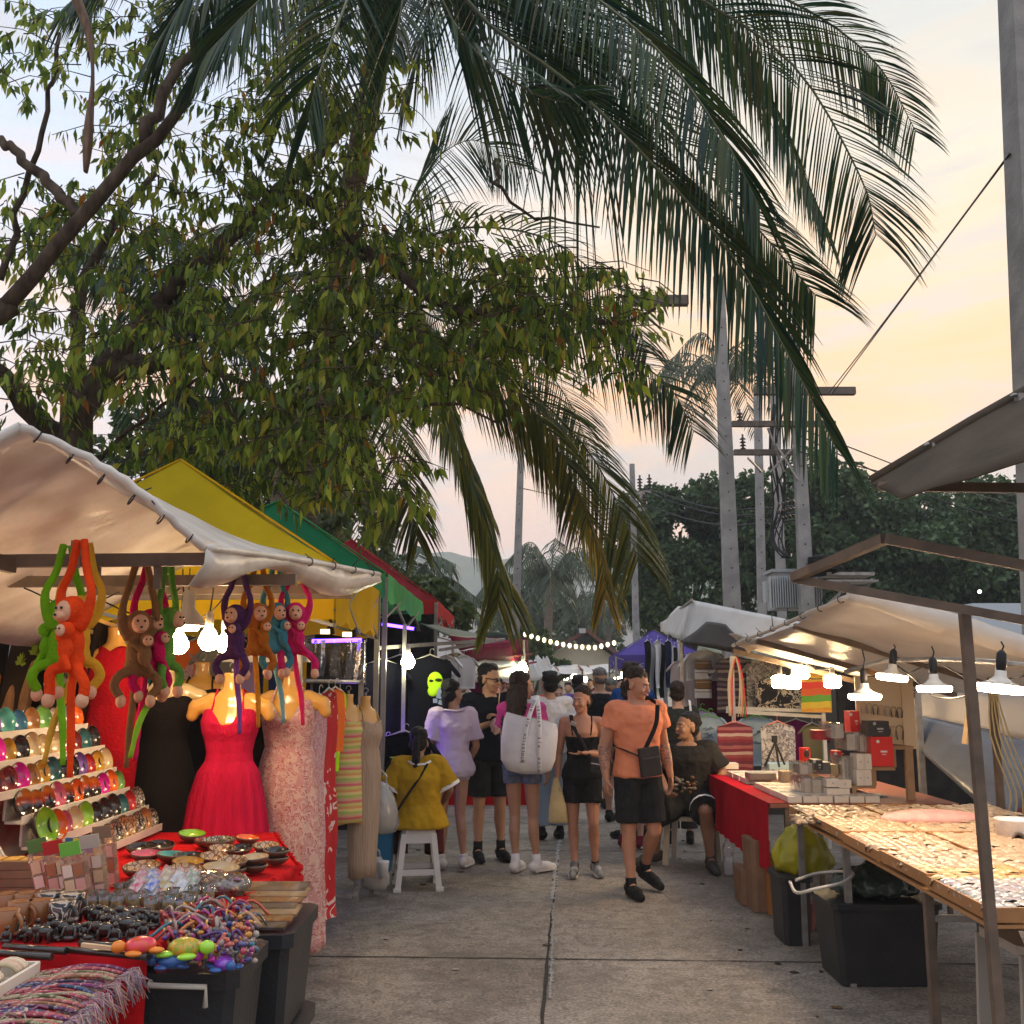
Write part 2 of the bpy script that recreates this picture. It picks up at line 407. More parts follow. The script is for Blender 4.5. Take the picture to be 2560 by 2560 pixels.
# ================================================================== SETTING
# ---- road and ground
def road_material():
    m = bpy.data.materials.new('worn concrete road'); m.use_nodes = True; t = m.node_tree; b = t.nodes['Principled BSDF']; L = t.links.new
    tc = t.nodes.new('ShaderNodeTexCoord')
    def nz(s, d=6, dist=0):
        n = t.nodes.new('ShaderNodeTexNoise'); n.inputs['Scale'].default_value = s; n.inputs['Detail'].default_value = d; n.inputs['Distortion'].default_value = dist; L(tc.outputs['Object'], n.inputs[0]); return n.outputs[0]
    a = ramp(t, [(.3, (.165, .138, .110)), (.5, (.225, .193, .160)), (.7, (.29, .255, .213))]); L(nz(.9, 8, .6), a.inputs[0])
    f = ramp(t, [(.38, (.6, .6, .6)), (.5, (1, 1, 1)), (.66, (1.35, 1.33, 1.3))]); L(nz(55, 5), f.inputs[0])
    g = ramp(t, [(.44, (.72, .72, .72)), (.56, (1.1, 1.1, 1.1))]); L(nz(7, 7, 1.5), g.inputs[0])
    c = mixc(t, 1, a.outputs[0], f.outputs[0], 'MULTIPLY'); c = mixc(t, .7, c, g.outputs[0], 'MULTIPLY')
    v = t.nodes.new('ShaderNodeTexVoronoi'); v.inputs['Scale'].default_value = 130; L(tc.outputs['Object'], v.inputs[0])
    s = ramp(t, [(.0, (1.5, 1.5, 1.5)), (.12, (1, 1, 1))]); L(v.outputs['Distance'], s.inputs[0]); c = mixc(t, .8, c, s.outputs[0], 'MULTIPLY')
    w = ramp(t, [(.56, (0, 0, 0)), (.64, (1, 1, 1))]); L(nz(2.3, 6, 2), w.inputs[0])
    c = mixc(t, mth(t, 'MULTIPLY', w.outputs[0], .36), c, (.085, .068, .052))
    w2 = ramp(t, [(.63, (0, 0, 0)), (.66, (1, 1, 1))]); L(nz(9, 3, .4), w2.inputs[0]); c = mixc(t, mth(t, 'MULTIPLY', w2.outputs[0], .4), c, (.05, .045, .04))
    w3 = ramp(t, [(.66, (0, 0, 0)), (.70, (1, 1, 1))]); L(nz(26, 2), w3.inputs[0]); c = mixc(t, mth(t, 'MULTIPLY', w3.outputs[0], .35), c, (.36, .33, .29))
    L(c, b.inputs['Base Color']); b.inputs['Roughness'].default_value = .72
    rr = ramp(t, [(.3, (.5, .5, .5)), (.7, (.9, .9, .9))]); L(nz(3, 5), rr.inputs[0]); L(rr.outputs[0], b.inputs['Roughness'])
    bp = t.nodes.new('ShaderNodeBump'); bp.inputs['Strength'].default_value = .35; bp.inputs['Distance'].default_value = .01; L(nz(80, 5), bp.inputs['Height']); L(bp.outputs[0], b.inputs['Normal'])
    return m
RD = V((.066, 1, 0)).normalized()
gm = MB().poly([(-1500, -40, -.012), (1500, -40, -.012), (1500, 2500, -.012), (-1500, 2500, -.012)])
tag(gm.build('ground', mat('dusty earth', (.12, .10, .075), .95, (.17, .145, .11), .8, bump=.5, bscale=6)), kind='structure')
rows = []
for i in range(0, 41):
    y = -6 + i * 3.0
    rows.append([V((-5.5 + k * 1.1 + y * .066, y, 0)) for k in range(14)])
ro = MB().grid(rows, False)
tag(ro.build('road', road_material()), kind='structure')
jm = mat('dark road joint', (.035, .032, .03), .95, (.06, .055, .05), 20)
def strip(name, pts, w, z, m, jag=0, n=60):
    pp = bez(pts, n); rw = []
    for i, p in enumerate(pp):
        d = pp[min(i + 1, len(pp) - 1)] - pp[max(i - 1, 0)]; s = V((d.y, -d.x, 0)).normalized()
        a = w * (1 + uni(-jag, jag)); b_ = w * (1 + uni(-jag, jag)); rw.append([V((p.x, p.y, z)) - s * a / 2, V((p.x, p.y, z)) + s * b_ / 2])
    o = MB().grid(rw, False).build(name, m); tag(o, kind='structure')
for v in (2392, 2120, 2480):
    a = G(-300, v - 12); b_ = G(2900, v + 25)
    if v == 2480: a, b_ = G(-300, 2140 - 85), G(2900, 2062)
    strip('road_joint', [a, (a + b_) / 2 + V((0, .01, 0)), b_], .014, .004, jm, .6)
cl = [G(1352, 2620), G(1368, 2400), G(1388, 2215)]
strip('road_joint', [G(1340, 2800), G(1368, 2400), G(1388, 2215), G(1412, 2000), G(1438, 1790)], .018, .004, jm, .5)
strip('road_sealant', [G(1381, 2250), G(1388, 2190), G(1400, 2095)], .032, .008, mat('pale sealant', (.42, .41, .40), .9, (.3, .29, .28), 30), .9, 90)
strip('road_sealant', [G(1375, 2500), G(1380, 2400), G(1384, 2260)], .02, .0085, mat('worn sealant', (.30, .29, .27), .9, (.2, .19, .18), 30), .9, 90)
random.seed(19)
for i in range(46):
    p = V((uni(-1.0, 1.7) if i % 3 else random.choice((-.8, 1.6)) + uni(-.2, .2), uni(5.2, 14), .004)); w_ = uni(.012, .035); a = uni(0, 6.3)
    one('litter', MB().poly([p + V((cos(a + k * 1.5) * w_ * uni(.6, 1.2), sin(a + k * 1.5) * w_ * uni(.6, 1.2), uni(0, .006))) for k in range(4)]), mat('litter %d' % (i % 3), [(.05, .04, .03), (.35, .32, .28), (.12, .08, .04)][i % 3], .8), 'small scrap of litter or dry leaf lying on the lane', 'litter', 'scraps of litter and dry leaves on the lane', 'thing').modifiers.new('t', 'SOLIDIFY').thickness = .002
# ---- hills
def hill(name, Y, prof, z0, mt, seed, thick=260, bumps=6):
    random.seed(seed); rows = []
    us = [prof[0][0] + (prof[-1][0] - prof[0][0]) * i / 160 for i in range(161)]
    def pv(u):
        for (a, va), (b, vb) in zip(prof, prof[1:]):
            if a <= u <= b: return va + (vb - va) * (u - a) / (b - a)
        return prof[-1][1]
    for k in range(9):
        row = []
        for u in us:
            top = P(u, pv(u), Y)
            h = top.z * (k / 8.)
            y = Y - thick * (1 - (k / 8.) ** 1.3) * .6
            nz = noise.fractal(V((top.x * .05, y * .05, seed)), .9, 2.1, 5) * bumps
            row.append(V((top.x, y, max(-1, h + nz * (.25 + .75 * k / 8.)) if k else -1)))
        rows.append(row)
    tag(MB().grid(rows, True).build(name, mt), kind='structure')
hm = mat('forested hillside', (.05, .075, .035), .95, (.11, .13, .07), .12, bump=1, bscale=.8, detail=9)
hill('hills', 500, [(-700, 1440), (300, 1420), (820, 1405), (960, 1382), (1100, 1388), (1280, 1398), (1420, 1388), (1560, 1378), (1800, 1400), (2600, 1440), (3200, 1500)], 0, hm, 3, 170, 3)
hill('hills', 300, [(400, 1600), (900, 1560), (1180, 1500), (1270, 1425), (1340, 1405), (1420, 1395), (1500, 1410), (1580, 1408), (1700, 1430), (2100, 1480), (2700, 1560)], 0, hm, 9, 110, 2)
hill('hills', 180, [(500, 1640), (900, 1570), (1150, 1545), (1300, 1560), (1500, 1590), (1700, 1600), (2000, 1620)], 0, hm, 21, 60, 1.5)
# hillside buildings
hb = mat('pale hillside wall', (.62, .60, .56), .8, (.5, .48, .45), .3)
hr = mat('grey hillside roof', (.25, .2, .18), .8)
hw = mat('dark window opening', (.04, .045, .05), .3)
def hillhouse(u, v, Y, w, h, d, lab):
    w, h, d, Y = w * .42, h * .42, d * .42, Y * .42
    c = P(u, v, Y); t = thing('hillside_house', lab, 'house', (c.x, c.y, c.z - 8), 0, 'pale buildings on the hazy hills')
    MB().box((c.x, c.y, c.z - 4), (w, d, h + 8)).build('wall', hb, t)
    MB().box((c.x, c.y, c.z + h / 2 + .35), (w * 1.06, d * 1.06, .6)).build('roof', hr, t)
    for i in range(3):
        for j in range(max(1, int(h // 1.3))):
            MB().box((c.x + (i - 1) * w * .3, c.y - d / 2 - .03, c.z - h / 2 + .7 + j * 1.26), (w * .16, .1, .6)).build('window', hw, t)
hillhouse(1475, 1478, 640, 16, 11, 12, 'tall pale block high on the hazy hillside above the palms')
hillhouse(1322, 1452, 690, 20, 6, 12, 'long low pale house on the hazy ridge')
hillhouse(1400, 1430, 720, 14, 5, 10, 'small pale villa on the hazy ridge top')
for i, (u, v, Y, w, h) in enumerate([(1165, 1548, 300, 12, 6), (1205, 1536, 310, 14, 6), (1245, 1552, 280, 9, 7), (1120, 1560, 260, 12, 5), (1595, 1520, 380, 16, 8), (1635, 1500, 400, 12, 9), (1555, 1560, 300, 9, 6)]):
    hillhouse(u, v, Y, w, h, 9, ['white terraced house at the hill foot left of the thin street pole', 'wide white terraced house beside the slim grey street pole', 'narrow white terraced house right against the slim pole', 'low pale house behind the red canopy', 'pale block behind the far power pole', 'upper pale block between far power pole and broad tree', 'small pale house behind the cream gable'][i])
# ---- cream gable house
t = thing('gable_house', 'cream house with brown gable roof closing the end of the lane', 'house', P(1465, 1650, 50))
Yh = 50
A = P(1465, 1572, Yh); Lf = P(1350, 1640, Yh); Rt = P(1580, 1660, Yh)
zb = 0
MB().prism([V((Lf.x + .6, Yh, zb)), V((Rt.x - .6, Yh, zb)), V((Rt.x - .6, Yh, Rt.z + .1)), V((A.x, Yh, A.z - .35)), V((Lf.x + .6, Yh, Lf.z + .1))], (0, 0, 0), (0, 9, 0)).build('wall', mat('cream wall', (.60, .57, .42), .85, (.52, .49, .36), 2), t)
rf = MB()
for q in (Lf, Rt):
    e = V((A.x, 0, A.z)); f_ = V((q.x, 0, q.z))
    rf.prism([V((e.x, Yh - .6, e.z)), V((f_.x, Yh - .6, f_.z)), V((f_.x, Yh - .6, f_.z - .2)), V((e.x, Yh - .6, e.z - .2))], (0, 0, 0), (0, 10, 0))
rf.build('roof', mat('brown roof board', (.16, .07, .055), .7), t)
for u in (1452, 1470):
    MB().box(P(u, 1600, Yh - .02), (.42, .08, .42)).build('window', hw, t)
l_ = one('floodlight', MB().box(P(1456, 1577, Yh - .7), (.3, .2, .22)), mat('grey lamp housing', (.5, .5, .48), .5), 'grey floodlight at the peak of the brown gable', 'lamp')
# ---- trees
BARK = mat('rough grey brown bark', (.05, .035, .025), .9, (.12, .09, .065), 12, bump=1.0, bscale=22, stretch=(1, 1, .35))
LEAFB = mat('broad hanging leaves', (.03, .05, .012), .4, spec=.3, transl=.5, island=[((.045, .085, .014), 0), ((.10, .17, .022), .3), ((.18, .26, .026), .55), ((.28, .36, .035), .75), ((.38, .42, .05), .9), ((.42, .38, .05), .965), ((.34, .16, .015), .985), ((.34, .10, .01), 1.0)])
LEAFD = mat('dense dark foliage', (.02, .04, .015), .6, transl=.3, island=[(.028, .06, .022), (.05, .10, .035), (.075, .135, .045), (.11, .17, .06)])
FOLM = mat('mid green bush foliage', (.05, .08, .025), .6, transl=.3, island=[(.04, .07, .02), (.07, .11, .03), (.11, .15, .04)])
def leaf(mb, p, d, w, L, tilt):
    """pointed leaf of two folded halves"""
    s, u = basis(d); a = tilt; s2 = s * cos(a) + u * sin(a); n2 = s2.cross(d).normalized()
    k = len(mb.v); fold = n2 * (w * .35)
    droop = V((0, 0, -L * .12))
    mb.v += [tuple(p), tuple(p + d * L * .42 + s2 * w - fold), tuple(p + d * L + droop), tuple(p + d * L * .42 - s2 * w - fold), tuple(p + d * L * .45)]
    mb.face((k, k + 1, k + 2, k + 4), True); mb.face((k, k + 4, k + 2, k + 3), True)
def limb(mb, pts, r0, r1, n=10, wob=.03, seg=14):
    pp = bez(pts, seg); m = len(pp)
    pp = [p + V((uni(-wob, wob), uni(-wob, wob), uni(-wob, wob))) * (0 if i in (0,) else 1) for i, p in enumerate(pp)]
    mb.tube(pp, [r0 + (r1 - r0) * i / (m - 1) for i in range(m)], n); return pp
# big leafy tree over the left stalls
random.seed(11)
bt = thing('leafy_tree', 'spreading tree with drooping oval leaves above the left hand stalls', 'tree', (-3.6, 8.4, 0))
tb = MB()
base = [V((-3.3, 8.4, 0)), V((-3.4, 8.4, 2.0)), P(185, 1110, 8.2), P(270, 930, 8.1), P(400, 760, 8.0)]
L1 = limb(tb, base, .19, .09)
L2 = limb(tb, [P(170, 1120, 8.3), P(60, 1010, 8), P(0, 930, 7.8), P(-120, 860, 7.8)], .10, .05)
L3 = limb(tb, [P(20, 760, 7.2), P(150, 620, 7.1), P(340, 400, 7.0), P(440, 290, 7.0), P(570, 60, 7.0), P(640, -150, 7)], .062, .028)
L3b = limb(tb, [V((-3.7, 7.6, 0)), P(-170, 1500, 7.4), P(-80, 900, 7.3), P(20, 760, 7.2)], .13, .08)
L4 = limb(tb, [P(365, 360, 7.0), P(420, 200, 7.2), P(520, 90, 7.4), P(600, -60, 7.5)], .05, .025)
L5 = limb(tb, [P(0, 345, 7.6), P(90, 430, 7.5), P(200, 540, 7.3)], .035, .045)
L6 = limb(tb, [P(400, 760, 8), P(560, 600, 8), P(700, 480, 8.2), P(850, 330, 8.4), P(930, 200, 8.5)], .08, .03)
L7 = limb(tb, [P(270, 920, 8.1), P(380, 910, 7.8), P(490, 905, 7.6)], .09, .06)
L8 = limb(tb, [P(180, 1100, 8.6), P(190, 850, 8.7), P(225, 650, 8.8), P(380, 430, 8.9)], .08, .03)
L9 = limb(tb, [P(700, 480, 8.2), P(800, 520, 7.8), P(1000, 690, 7.4), P(1150, 770, 7.2), P(1400, 775, 7.1), P(1560, 810, 7.2), P(1640, 770, 7.2)], .05, .012)
L10 = limb(tb, [P(1000, 690, 7.4), P(880, 640, 7.6), P(760, 620, 7.9)], .03, .02)
L11 = limb(tb, [P(1240, 400, 7.6), P(1250, 470, 7.5), P(1340, 545, 7.4), P(1500, 570, 7.3)], .018, .007)
L12 = limb(tb, [P(480, 900, 7.6), P(700, 1000, 7.5), P(900, 1040, 7.4), P(1090, 1010, 7.3), P(1250, 1050, 7.3)], .03, .008)
L13 = limb(tb, [P(560, 1000, 7.8), P(700, 1170, 7.6), P(760, 1200, 7.5)], .025, .01)
L14 = limb(tb, [P(210, 1180, 8.3), P(320, 1080, 8), P(480, 960, 7.9), P(500, 950, 7.9)], .02, .012)
L15 = limb(tb, [P(0, 700, 7.9), P(60, 480, 7.8), P(120, 280, 7.7), P(150, 90, 7.7)], .03, .015)
tb2 = MB()
blobs = []  # (u, v, Y, ru, rv, n)
for (u, v, Y, ru, rv, n) in [(60, 120, 7.6, 130, 150, 190), (330, 120, 7.8, 190, 150, 380), (120, 560, 8, 190, 140, 360), (330, 310, 7.9, 120, 100, 260), (260, 620, 8, 230, 190, 460), (520, 500, 7.8, 260, 200, 620),
        (700, 300, 8.2, 200, 190, 600), (800, 480, 7.7, 220, 170, 580), (60, 900, 7.7, 130, 170, 330), (330, 820, 7.8, 230, 150, 520), (620, 780, 7.4, 240, 180, 720), (900, 720, 7.3, 220, 170, 720), (960, 560, 7.6, 170, 130, 420),
        (520, 1000, 7.8, 220, 110, 260), (760, 960, 7.3, 170, 160, 540), (940, 900, 7.2, 150, 100, 430), (1120, 850, 7.2, 170, 110, 520), (1350, 720, 7.2, 170, 90, 420), (1270, 800, 7.2, 160, 90, 420), (1500, 700, 7.3, 130, 100, 210), (1180, 640, 7.5, 150, 110, 330), (1500, 830, 7.3, 130, 50, 110),
        (600, 1140, 8, 150, 90, 330), (820, 1110, 7.5, 110, 130, 330), (420, 1080, 8.4, 150, 90, 280), (930, 1220, 7.7, 110, 100, 220), (640, 100, 8.3, 200, 140, 300), (900, 200, 7.7, 150, 170, 420), (860, 60, 7.8, 160, 110, 260), (1530, 900, 7.3, 90, 50, 70), (1050, 980, 7.3, 130, 60, 200), (700, 1050, 8.2, 240, 110, 180)]:
    nt_ = max(3, int(n / 8.6))
    for k in range(nt_):
        while True:
            a, b_, c_ = uni(-1, 1), uni(-1, 1), uni(-1, 1)
            if a * a + b_ * b_ + c_ * c_ < 1: break
        p0 = P(u + a * ru, v + b_ * rv, Y + c_ * .75)
        ang = uni(0, 2 * pi); ln = uni(.22, .55)
        d = V((cos(ang), sin(ang) * .8, uni(-.55, .15))).normalized()
        tw = [p0, p0 + d * ln * .5 + V((0, 0, .02)), p0 + d * ln + V((0, 0, -.06))]
        tb2.tube(tw, [.006, .004, .0025], 4, False)
        for q in range(random.choice((8, 10, 12, 14))):
            tt = uni(.1, 1); pp = tw[0].lerp(tw[2], tt) + V((uni(-.03, .03), uni(-.03, .03), uni(-.02, .02)))
            ld = (d * uni(.0, .5) + V((uni(-.6, .6), uni(-.6, .6), uni(-1.7, -.4)))).normalized()
            sz = uni(.075, .15)
            blobs.append((pp, ld, sz * uni(.15, .2), sz, uni(0, 6.28)))
tb.build('trunk', BARK, bt); tb2.build('twigs', BARK, bt)
lb = MB()
for b_ in blobs: leaf(lb, *[b_[0], b_[1], b_[2], b_[3], b_[4]])
lb.build('crown', LEAFB, bt)
# hanging dry spathe
dp = bez([P(165, -60, 6.2), P(215, 60, 6.2), P(232, 180, 6.2), P(222, 320, 6.2), P(214, 430, 6.2)], 16)
one('palm_spathe', MB().tube(dp, [.05 + .02 * sin(i * .6) - i * .0014 for i in range(len(dp))], 8, flat=.5), mat('dry brown husk', (.13, .085, .06), .7, (.24, .17, .12), 14, bump=.6, bscale=30, stretch=(3, 3, .3)), 'long dry brown palm spathe hanging at the upper left', 'palm spathe')
# ---- palms
FRG = mat('dark green palm leaflets', (.02, .045, .02), .45, spec=.22, transl=.35, island=[(.008, .030, .018), (.012, .045, .024), (.022, .058, .022), (.055, .09, .02), (.05, .045, .016)])
FRY = mat('olive palm leaflets', (.05, .06, .015), .45, spec=.2, transl=.4, island=[(.03, .05, .016), (.07, .09, .018), (.13, .14, .02), (.24, .19, .025)])
FRYY = mat('yellowing palm leaflets', (.3, .2, .03), .5, transl=.5, island=[(.05, .07, .015), (.16, .15, .02), (.36, .25, .03), (.42, .24, .04)])
FRD = mat('distant palm leaflets', (.05, .07, .03), .6, transl=.25, island=[(.025, .045, .02), (.045, .07, .028), (.07, .09, .035)])
RACH = mat('green palm rib', (.07, .09, .03), .5, (.12, .12, .05), 5)
PTR = mat('ringed palm trunk', (.14, .105, .08), .9, (.24, .19, .15), 16, bump=1.0, bscale=14, stretch=(.6, .6, 3.2))
def frond(parent, pts, L=.8, n=80, w=.017, side=1.0, droop=1.0, m=None, r=.018, spread=1.0, tip=.35, base_t=.06, seg=4, jit=.05, sides=(-1, 1), roll=0., fwd=None):
    pp = bez(pts, 24); N = len(pp); rb = MB().tube(pp, [r * (1 - .85 * i / (N - 1)) for i in range(N)], 5)
    lm = MB(); up0 = V((0, 0, 1))
    for i in range(n):
        t = base_t + (1 - base_t) * (i + .5) / n
        x = t * (N - 1); k = min(int(x), N - 2); p = pp[k].lerp(pp[k + 1], x - k); d = (pp[k + 1] - pp[k]).normalized()
        sd = d.cross(up0)
        if sd.length < .25: sd = V((1, 0, 0)).cross(d)
        sd.normalize(); nn_ = sd.cross(d).normalized(); sd = (sd * cos(roll) + nn_ * sin(roll)).normalized()
        ll = L * (tip + (1 - tip) * min(1, sin(pi * min(1, (t * .85 + .13))) * 1.15)) * uni(.88, 1.08)
        for s in sides:
            fw = fwd if fwd is not None else .28 + .32 * t
            dr = (sd * s * spread * (1 - .12 * t) + d * fw + V((0, 0, -.55 * droop)) + V((uni(-jit, jit), uni(-jit, jit), uni(-jit, jit)))).normalized()
            q = p.copy(); rows = []; wv = w * uni(.8, 1.2)
            nrm = dr.cross(up0)
            if nrm.length < .1: nrm = V((1, 0, 0))
            nrm.normalize(); tw = uni(-.9, .9)
            for j in range(seg + 1):
                f_ = j / seg; ww = wv * (.45 + 1.1 * f_ if f_ < .35 else max(.05, 1.18 * (1 - f_) ** .7))
                wd = nrm * cos(tw) + nrm.cross(dr) * sin(tw)
                rows.append([q - wd * ww, q + wd * ww])
                dr = (dr + V((0, 0, -1)) * droop * (.22 + .35 * f_) * 1.4 / seg * 2).normalized()
                q = q + dr * ll / seg
            lm.grid(rows, True)
    f_ = rb.build('frond', RACH, parent)
    lm.build('leaflets', m or FRG, f_)
    return f_
def trunk(parent, pts, r0, r1, n=12):
    pp = bez(pts, 40); N = len(pp); tb = MB(); rr = [(r0 + (r1 - r0) * i / (N - 1)) * (1.06 if i % 2 else .96) for i in range(N)]
    tb.tube(pp, rr, n); tb.build('trunk', PTR, parent)
random.seed(5)
p1 = thing('coconut_palm', 'tall coconut palm whose long dark fronds hang across the top of the view', 'palm', (-2.1, 10.4, 0))
C1 = P(1010, -330, 7.6)
trunk(p1, [V((-2.1, 10.4, 0)), P(760, 1330, 10.2), P(800, 950, 9.8), P(880, 480, 9.0), P(960, 50, 8.2), C1], .14, .10)
F1 = [
    ([C1, P(1163, -5, 6.4), P(1420, 205, 6.0), P(1640, 420, 5.8), P(1830, 640, 5.7), P(1960, 870, 5.7), P(2095, 1130, 5.7)], .80, 120, FRG),
    ([C1, P(1250, -120, 6.6), P(1500, 130, 6.4), P(1740, 400, 6.3), P(1920, 600, 6.2), P(2040, 740, 6.2)], .78, 105, FRG),
    ([C1, P(1400, -200, 6.8), P(1720, -20, 6.6), P(1980, 160, 6.5), P(2150, 440, 6.4), P(2190, 590, 6.4)], .82, 110, FRG),
    ([C1, P(1500, -260, 7.2), P(1850, -60, 7), P(2060, 50, 6.9), P(2200, 170, 6.8), P(2290, 330, 6.8)], .6, 90, FRG),
    ([C1, P(1350, -260, 7.9), P(1650, -120, 8.2), P(1850, 100, 8.4), P(1960, 330, 8.4), P(2060, 560, 8.4)], .9, 90, FRG),
    ([C1, P(1080, -60, 6.3), P(1180, 120, 5.9), P(1330, 230, 5.7), P(1445, 262, 5.6)], .75, 70, FRG),
    ([C1, P(900, -240, 6.6), P(780, -120, 6.1), P(640, 10, 5.9), P(520, 130, 5.9)], .8, 90, FRG),
    ([C1, P(930, -160, 6.3), P(860, 20, 5.8), P(800, 180, 5.6), P(770, 300, 5.6)], .62, 70, FRG),
    ([C1, P(1180, -240, 6.4), P(1420, -60, 5.9), P(1640, 120, 5.7), P(1800, 330, 5.6), P(1900, 520, 5.6)], .74, 100, FRG),
    ([C1, P(800, -320, 7.4), P(560, -240, 7.4), P(330, -130, 7.4), P(160, 20, 7.4)], .75, 80, FRG),
    ([C1, P(1100, -330, 8.6), P(1250, -200, 9.4), P(1400, 40, 9.8), P(1480, 300, 9.9)], .9, 80, FRG),
    ([C1, P(850, -150, 8.8), P(740, 60, 9.4), P(700, 320, 9.6)], .9, 70, FRG),
    ([C1, P(1020, -190, 6.6), P(1010, -20, 6.1), P(980, 130, 5.9)], .7, 60, FRG),
    ([C1, P(1200, -200, 7.4), P(1420, -60, 7.6), P(1560, 120, 7.7), P(1640, 330, 7.7)], .8, 90, FRG),
    ([C1, P(1300, -290, 7.6), P(1600, -180, 7.8), P(1800, -20, 7.9), P(1930, 180, 7.9)], .8, 90, FRG),
    ([C1, P(1120, -230, 6.9), P(1260, -80, 6.6), P(1370, 60, 6.4), P(1450, 180, 6.4)], .75, 70, FRG),
    ([C1, P(880, -280, 7.2), P(700, -180, 6.9), P(560, -60, 6.8), P(470, 60, 6.8)], .75, 80, FRG),
    ([C1, P(960, -240, 7.0), P(900, -100, 6.6), P(900, 40, 6.4)], .75, 70, FRG),
    ([C1, P(1080, -220, 7.4), P(1150, -60, 7.2), P(1200, 100, 7.1)], .8, 70, FRG),
    ([C1, P(1050, -300, 8.4), P(1080, -120, 8.8), P(1060, 80, 9.0), P(1010, 240, 9.1)], .8, 70, FRG),
    ([C1, P(1180, -330, 8.0), P(1380, -230, 8.4), P(1600, -60, 8.7), P(1720, 140, 8.9), P(1780, 380, 9.0)], .8, 90, FRG),
    ([C1, P(820, -290, 6.9), P(640, -160, 6.4), P(480, -20, 6.3), P(380, 130, 6.4)], .7, 80, FRG),
    ([C1, P(760, -330, 8.2), P(500, -260, 8.4), P(300, -120, 8.5), P(200, 60, 8.5)], .75, 70, FRG),
]
for i, (pts, L, n, m) in enumerate(F1): frond(p1, pts, L * 1.12, int(n * 1.2), m=m, w=.0125, droop=.58, spread=.95, seg=5, roll=R(uni(30, 58)) * (1 if i % 4 else -1), fwd=.78, tip=.5)
# bundle of broken drooping leaflets under the bend of the first frond
bd = MB(); kk = P(1425, 215, 6.0)
for i in range(26):
    e = P(1425 + uni(-150, 160), uni(520, 1010), 6.0 + uni(-.25, .25)); a = kk + V((uni(-.08, .08), uni(-.05, .05), uni(-.05, .02)))
    q = bez([a, a.lerp(e, .35) + V(((e.x - a.x) * .3, 0, .05)), e], 6); w_ = uni(.008, .02); th = uni(0, 3)
    bd.grid([[p - V((cos(th), sin(th), 0)) * w_ * (1 - i_ / len(q)), p + V((cos(th), sin(th), 0)) * w_ * (1.02 - i_ / len(q))] for i_, p in enumerate(q)], True)
bd.build('broken_leaflets', FRG, p1)
p2 = thing('coconut_palm', 'leaning coconut palm behind the leafy tree with yellowing lower fronds', 'palm', (-2.6, 14.5, 0))
C2 = P(1010, 740, 11.5)
trunk(p2, [V((-3.4, 14.5, 0)), P(700, 1250, 13.5), P(800, 1000, 12.6), C2], .13, .10)
F2 = [
    ([C2, P(1090, 585, 10.8), P(1350, 590, 10.4), P(1545, 745, 10.2), P(1620, 880, 10.2)], .85, 75, FRG),
    ([C2, P(1180, 700, 10.5), P(1430, 805, 10.0), P(1656, 950, 9.8), P(1735, 1080, 9.8)], .82, 90, FRG),
    ([C2, P(1126, 880, 10.4), P(1300, 960, 10.0), P(1457, 1110, 9.8), P(1550, 1270, 9.7), P(1595, 1400, 9.7)], .98, 100, FRY),
    ([C2, P(1052, 900, 10.2), P(1126, 1090, 9.6), P(1196, 1250, 9.4), P(1247, 1440, 9.3), P(1245, 1520, 9.3)], .9, 110, FRY),
    ([C2, P(970, 900, 10.6), P(985, 1100, 10.2), P(1020, 1250, 10.1), P(1045, 1350, 10.1)], .75, 80, FRY),
    ([C2, P(1150, 900, 10.8), P(1320, 1060, 10.4), P(1440, 1230, 10.2), P(1505, 1400, 10.1), P(1515, 1500, 10.1)], .8, 90, FRYY),
    ([C2, P(1110, 850, 10.2), P(1270, 960, 9.8), P(1400, 1120, 9.6), P(1470, 1300, 9.6)], .9, 90, FRY),
    ([C2, P(920, 820, 10.8), P(830, 1000, 10.6), P(760, 1170, 10.6)], .9, 80, FRG),
    ([C2, P(880, 690, 11), P(720, 690, 10.8), P(560, 800, 10.8)], .9, 80, FRG),
    ([C2, P(900, 640, 12), P(760, 560, 12.4), P(600, 580, 12.6), P(480, 680, 12.6)], .95, 80, FRG),
    ([C2, P(1000, 600, 12.4), P(1060, 430, 13), P(1180, 350, 13.2), P(1290, 420, 13.4)], .95, 80, FRG),
    ([C2, P(1100, 960, 11.5), P(1170, 1140, 11.4), P(1230, 1290, 11.3)], .8, 70, FRY),
    ([C2, P(1100, 800, 11.5), P(1300, 860, 11.6), P(1420, 1000, 11.7), P(1480, 1140, 11.7)], .85, 70, FRG),
]
for pts, L, n, m in F2: frond(p2, pts, L * 1.0, int(n * 1.3), m=m, w=.0145, droop=.6, seg=4, roll=R(uni(28, 52)) * random.choice((1, 1, -1)), fwd=.75, tip=.5)
p3 = thing('coconut_palm', 'coconut palm far left seen through the leaves of the spreading tree', 'palm', (-7, 15, 0))
C3 = P(430, 760, 14); trunk(p3, [V((-7, 15, 0)), P(420, 1100, 14.5), C3], .14, .1)
for (u, v) in ((250, 900), (330, 1050), (560, 1000), (640, 860), (560, 650), (380, 560), (240, 700), (700, 1000), (470, 1120), (620, 560), (150, 620)):
    e = P(u, v, 13.2 + uni(-1, 1)); frond(p3, [C3, C3.lerp(e, .5) + V((0, 0, .5)), e], 1.0, 46, w=.022, m=FRG, seg=3)
p4 = thing('coconut_palm', 'coconut palm with feathery fronds low behind the green canopy', 'palm', (-5, 21, 0))
C4 = P(850, 1060, 19); trunk(p4, [P(860, 1500, 20) * 1, P(855, 1300, 19.5), C4], .14, .1)
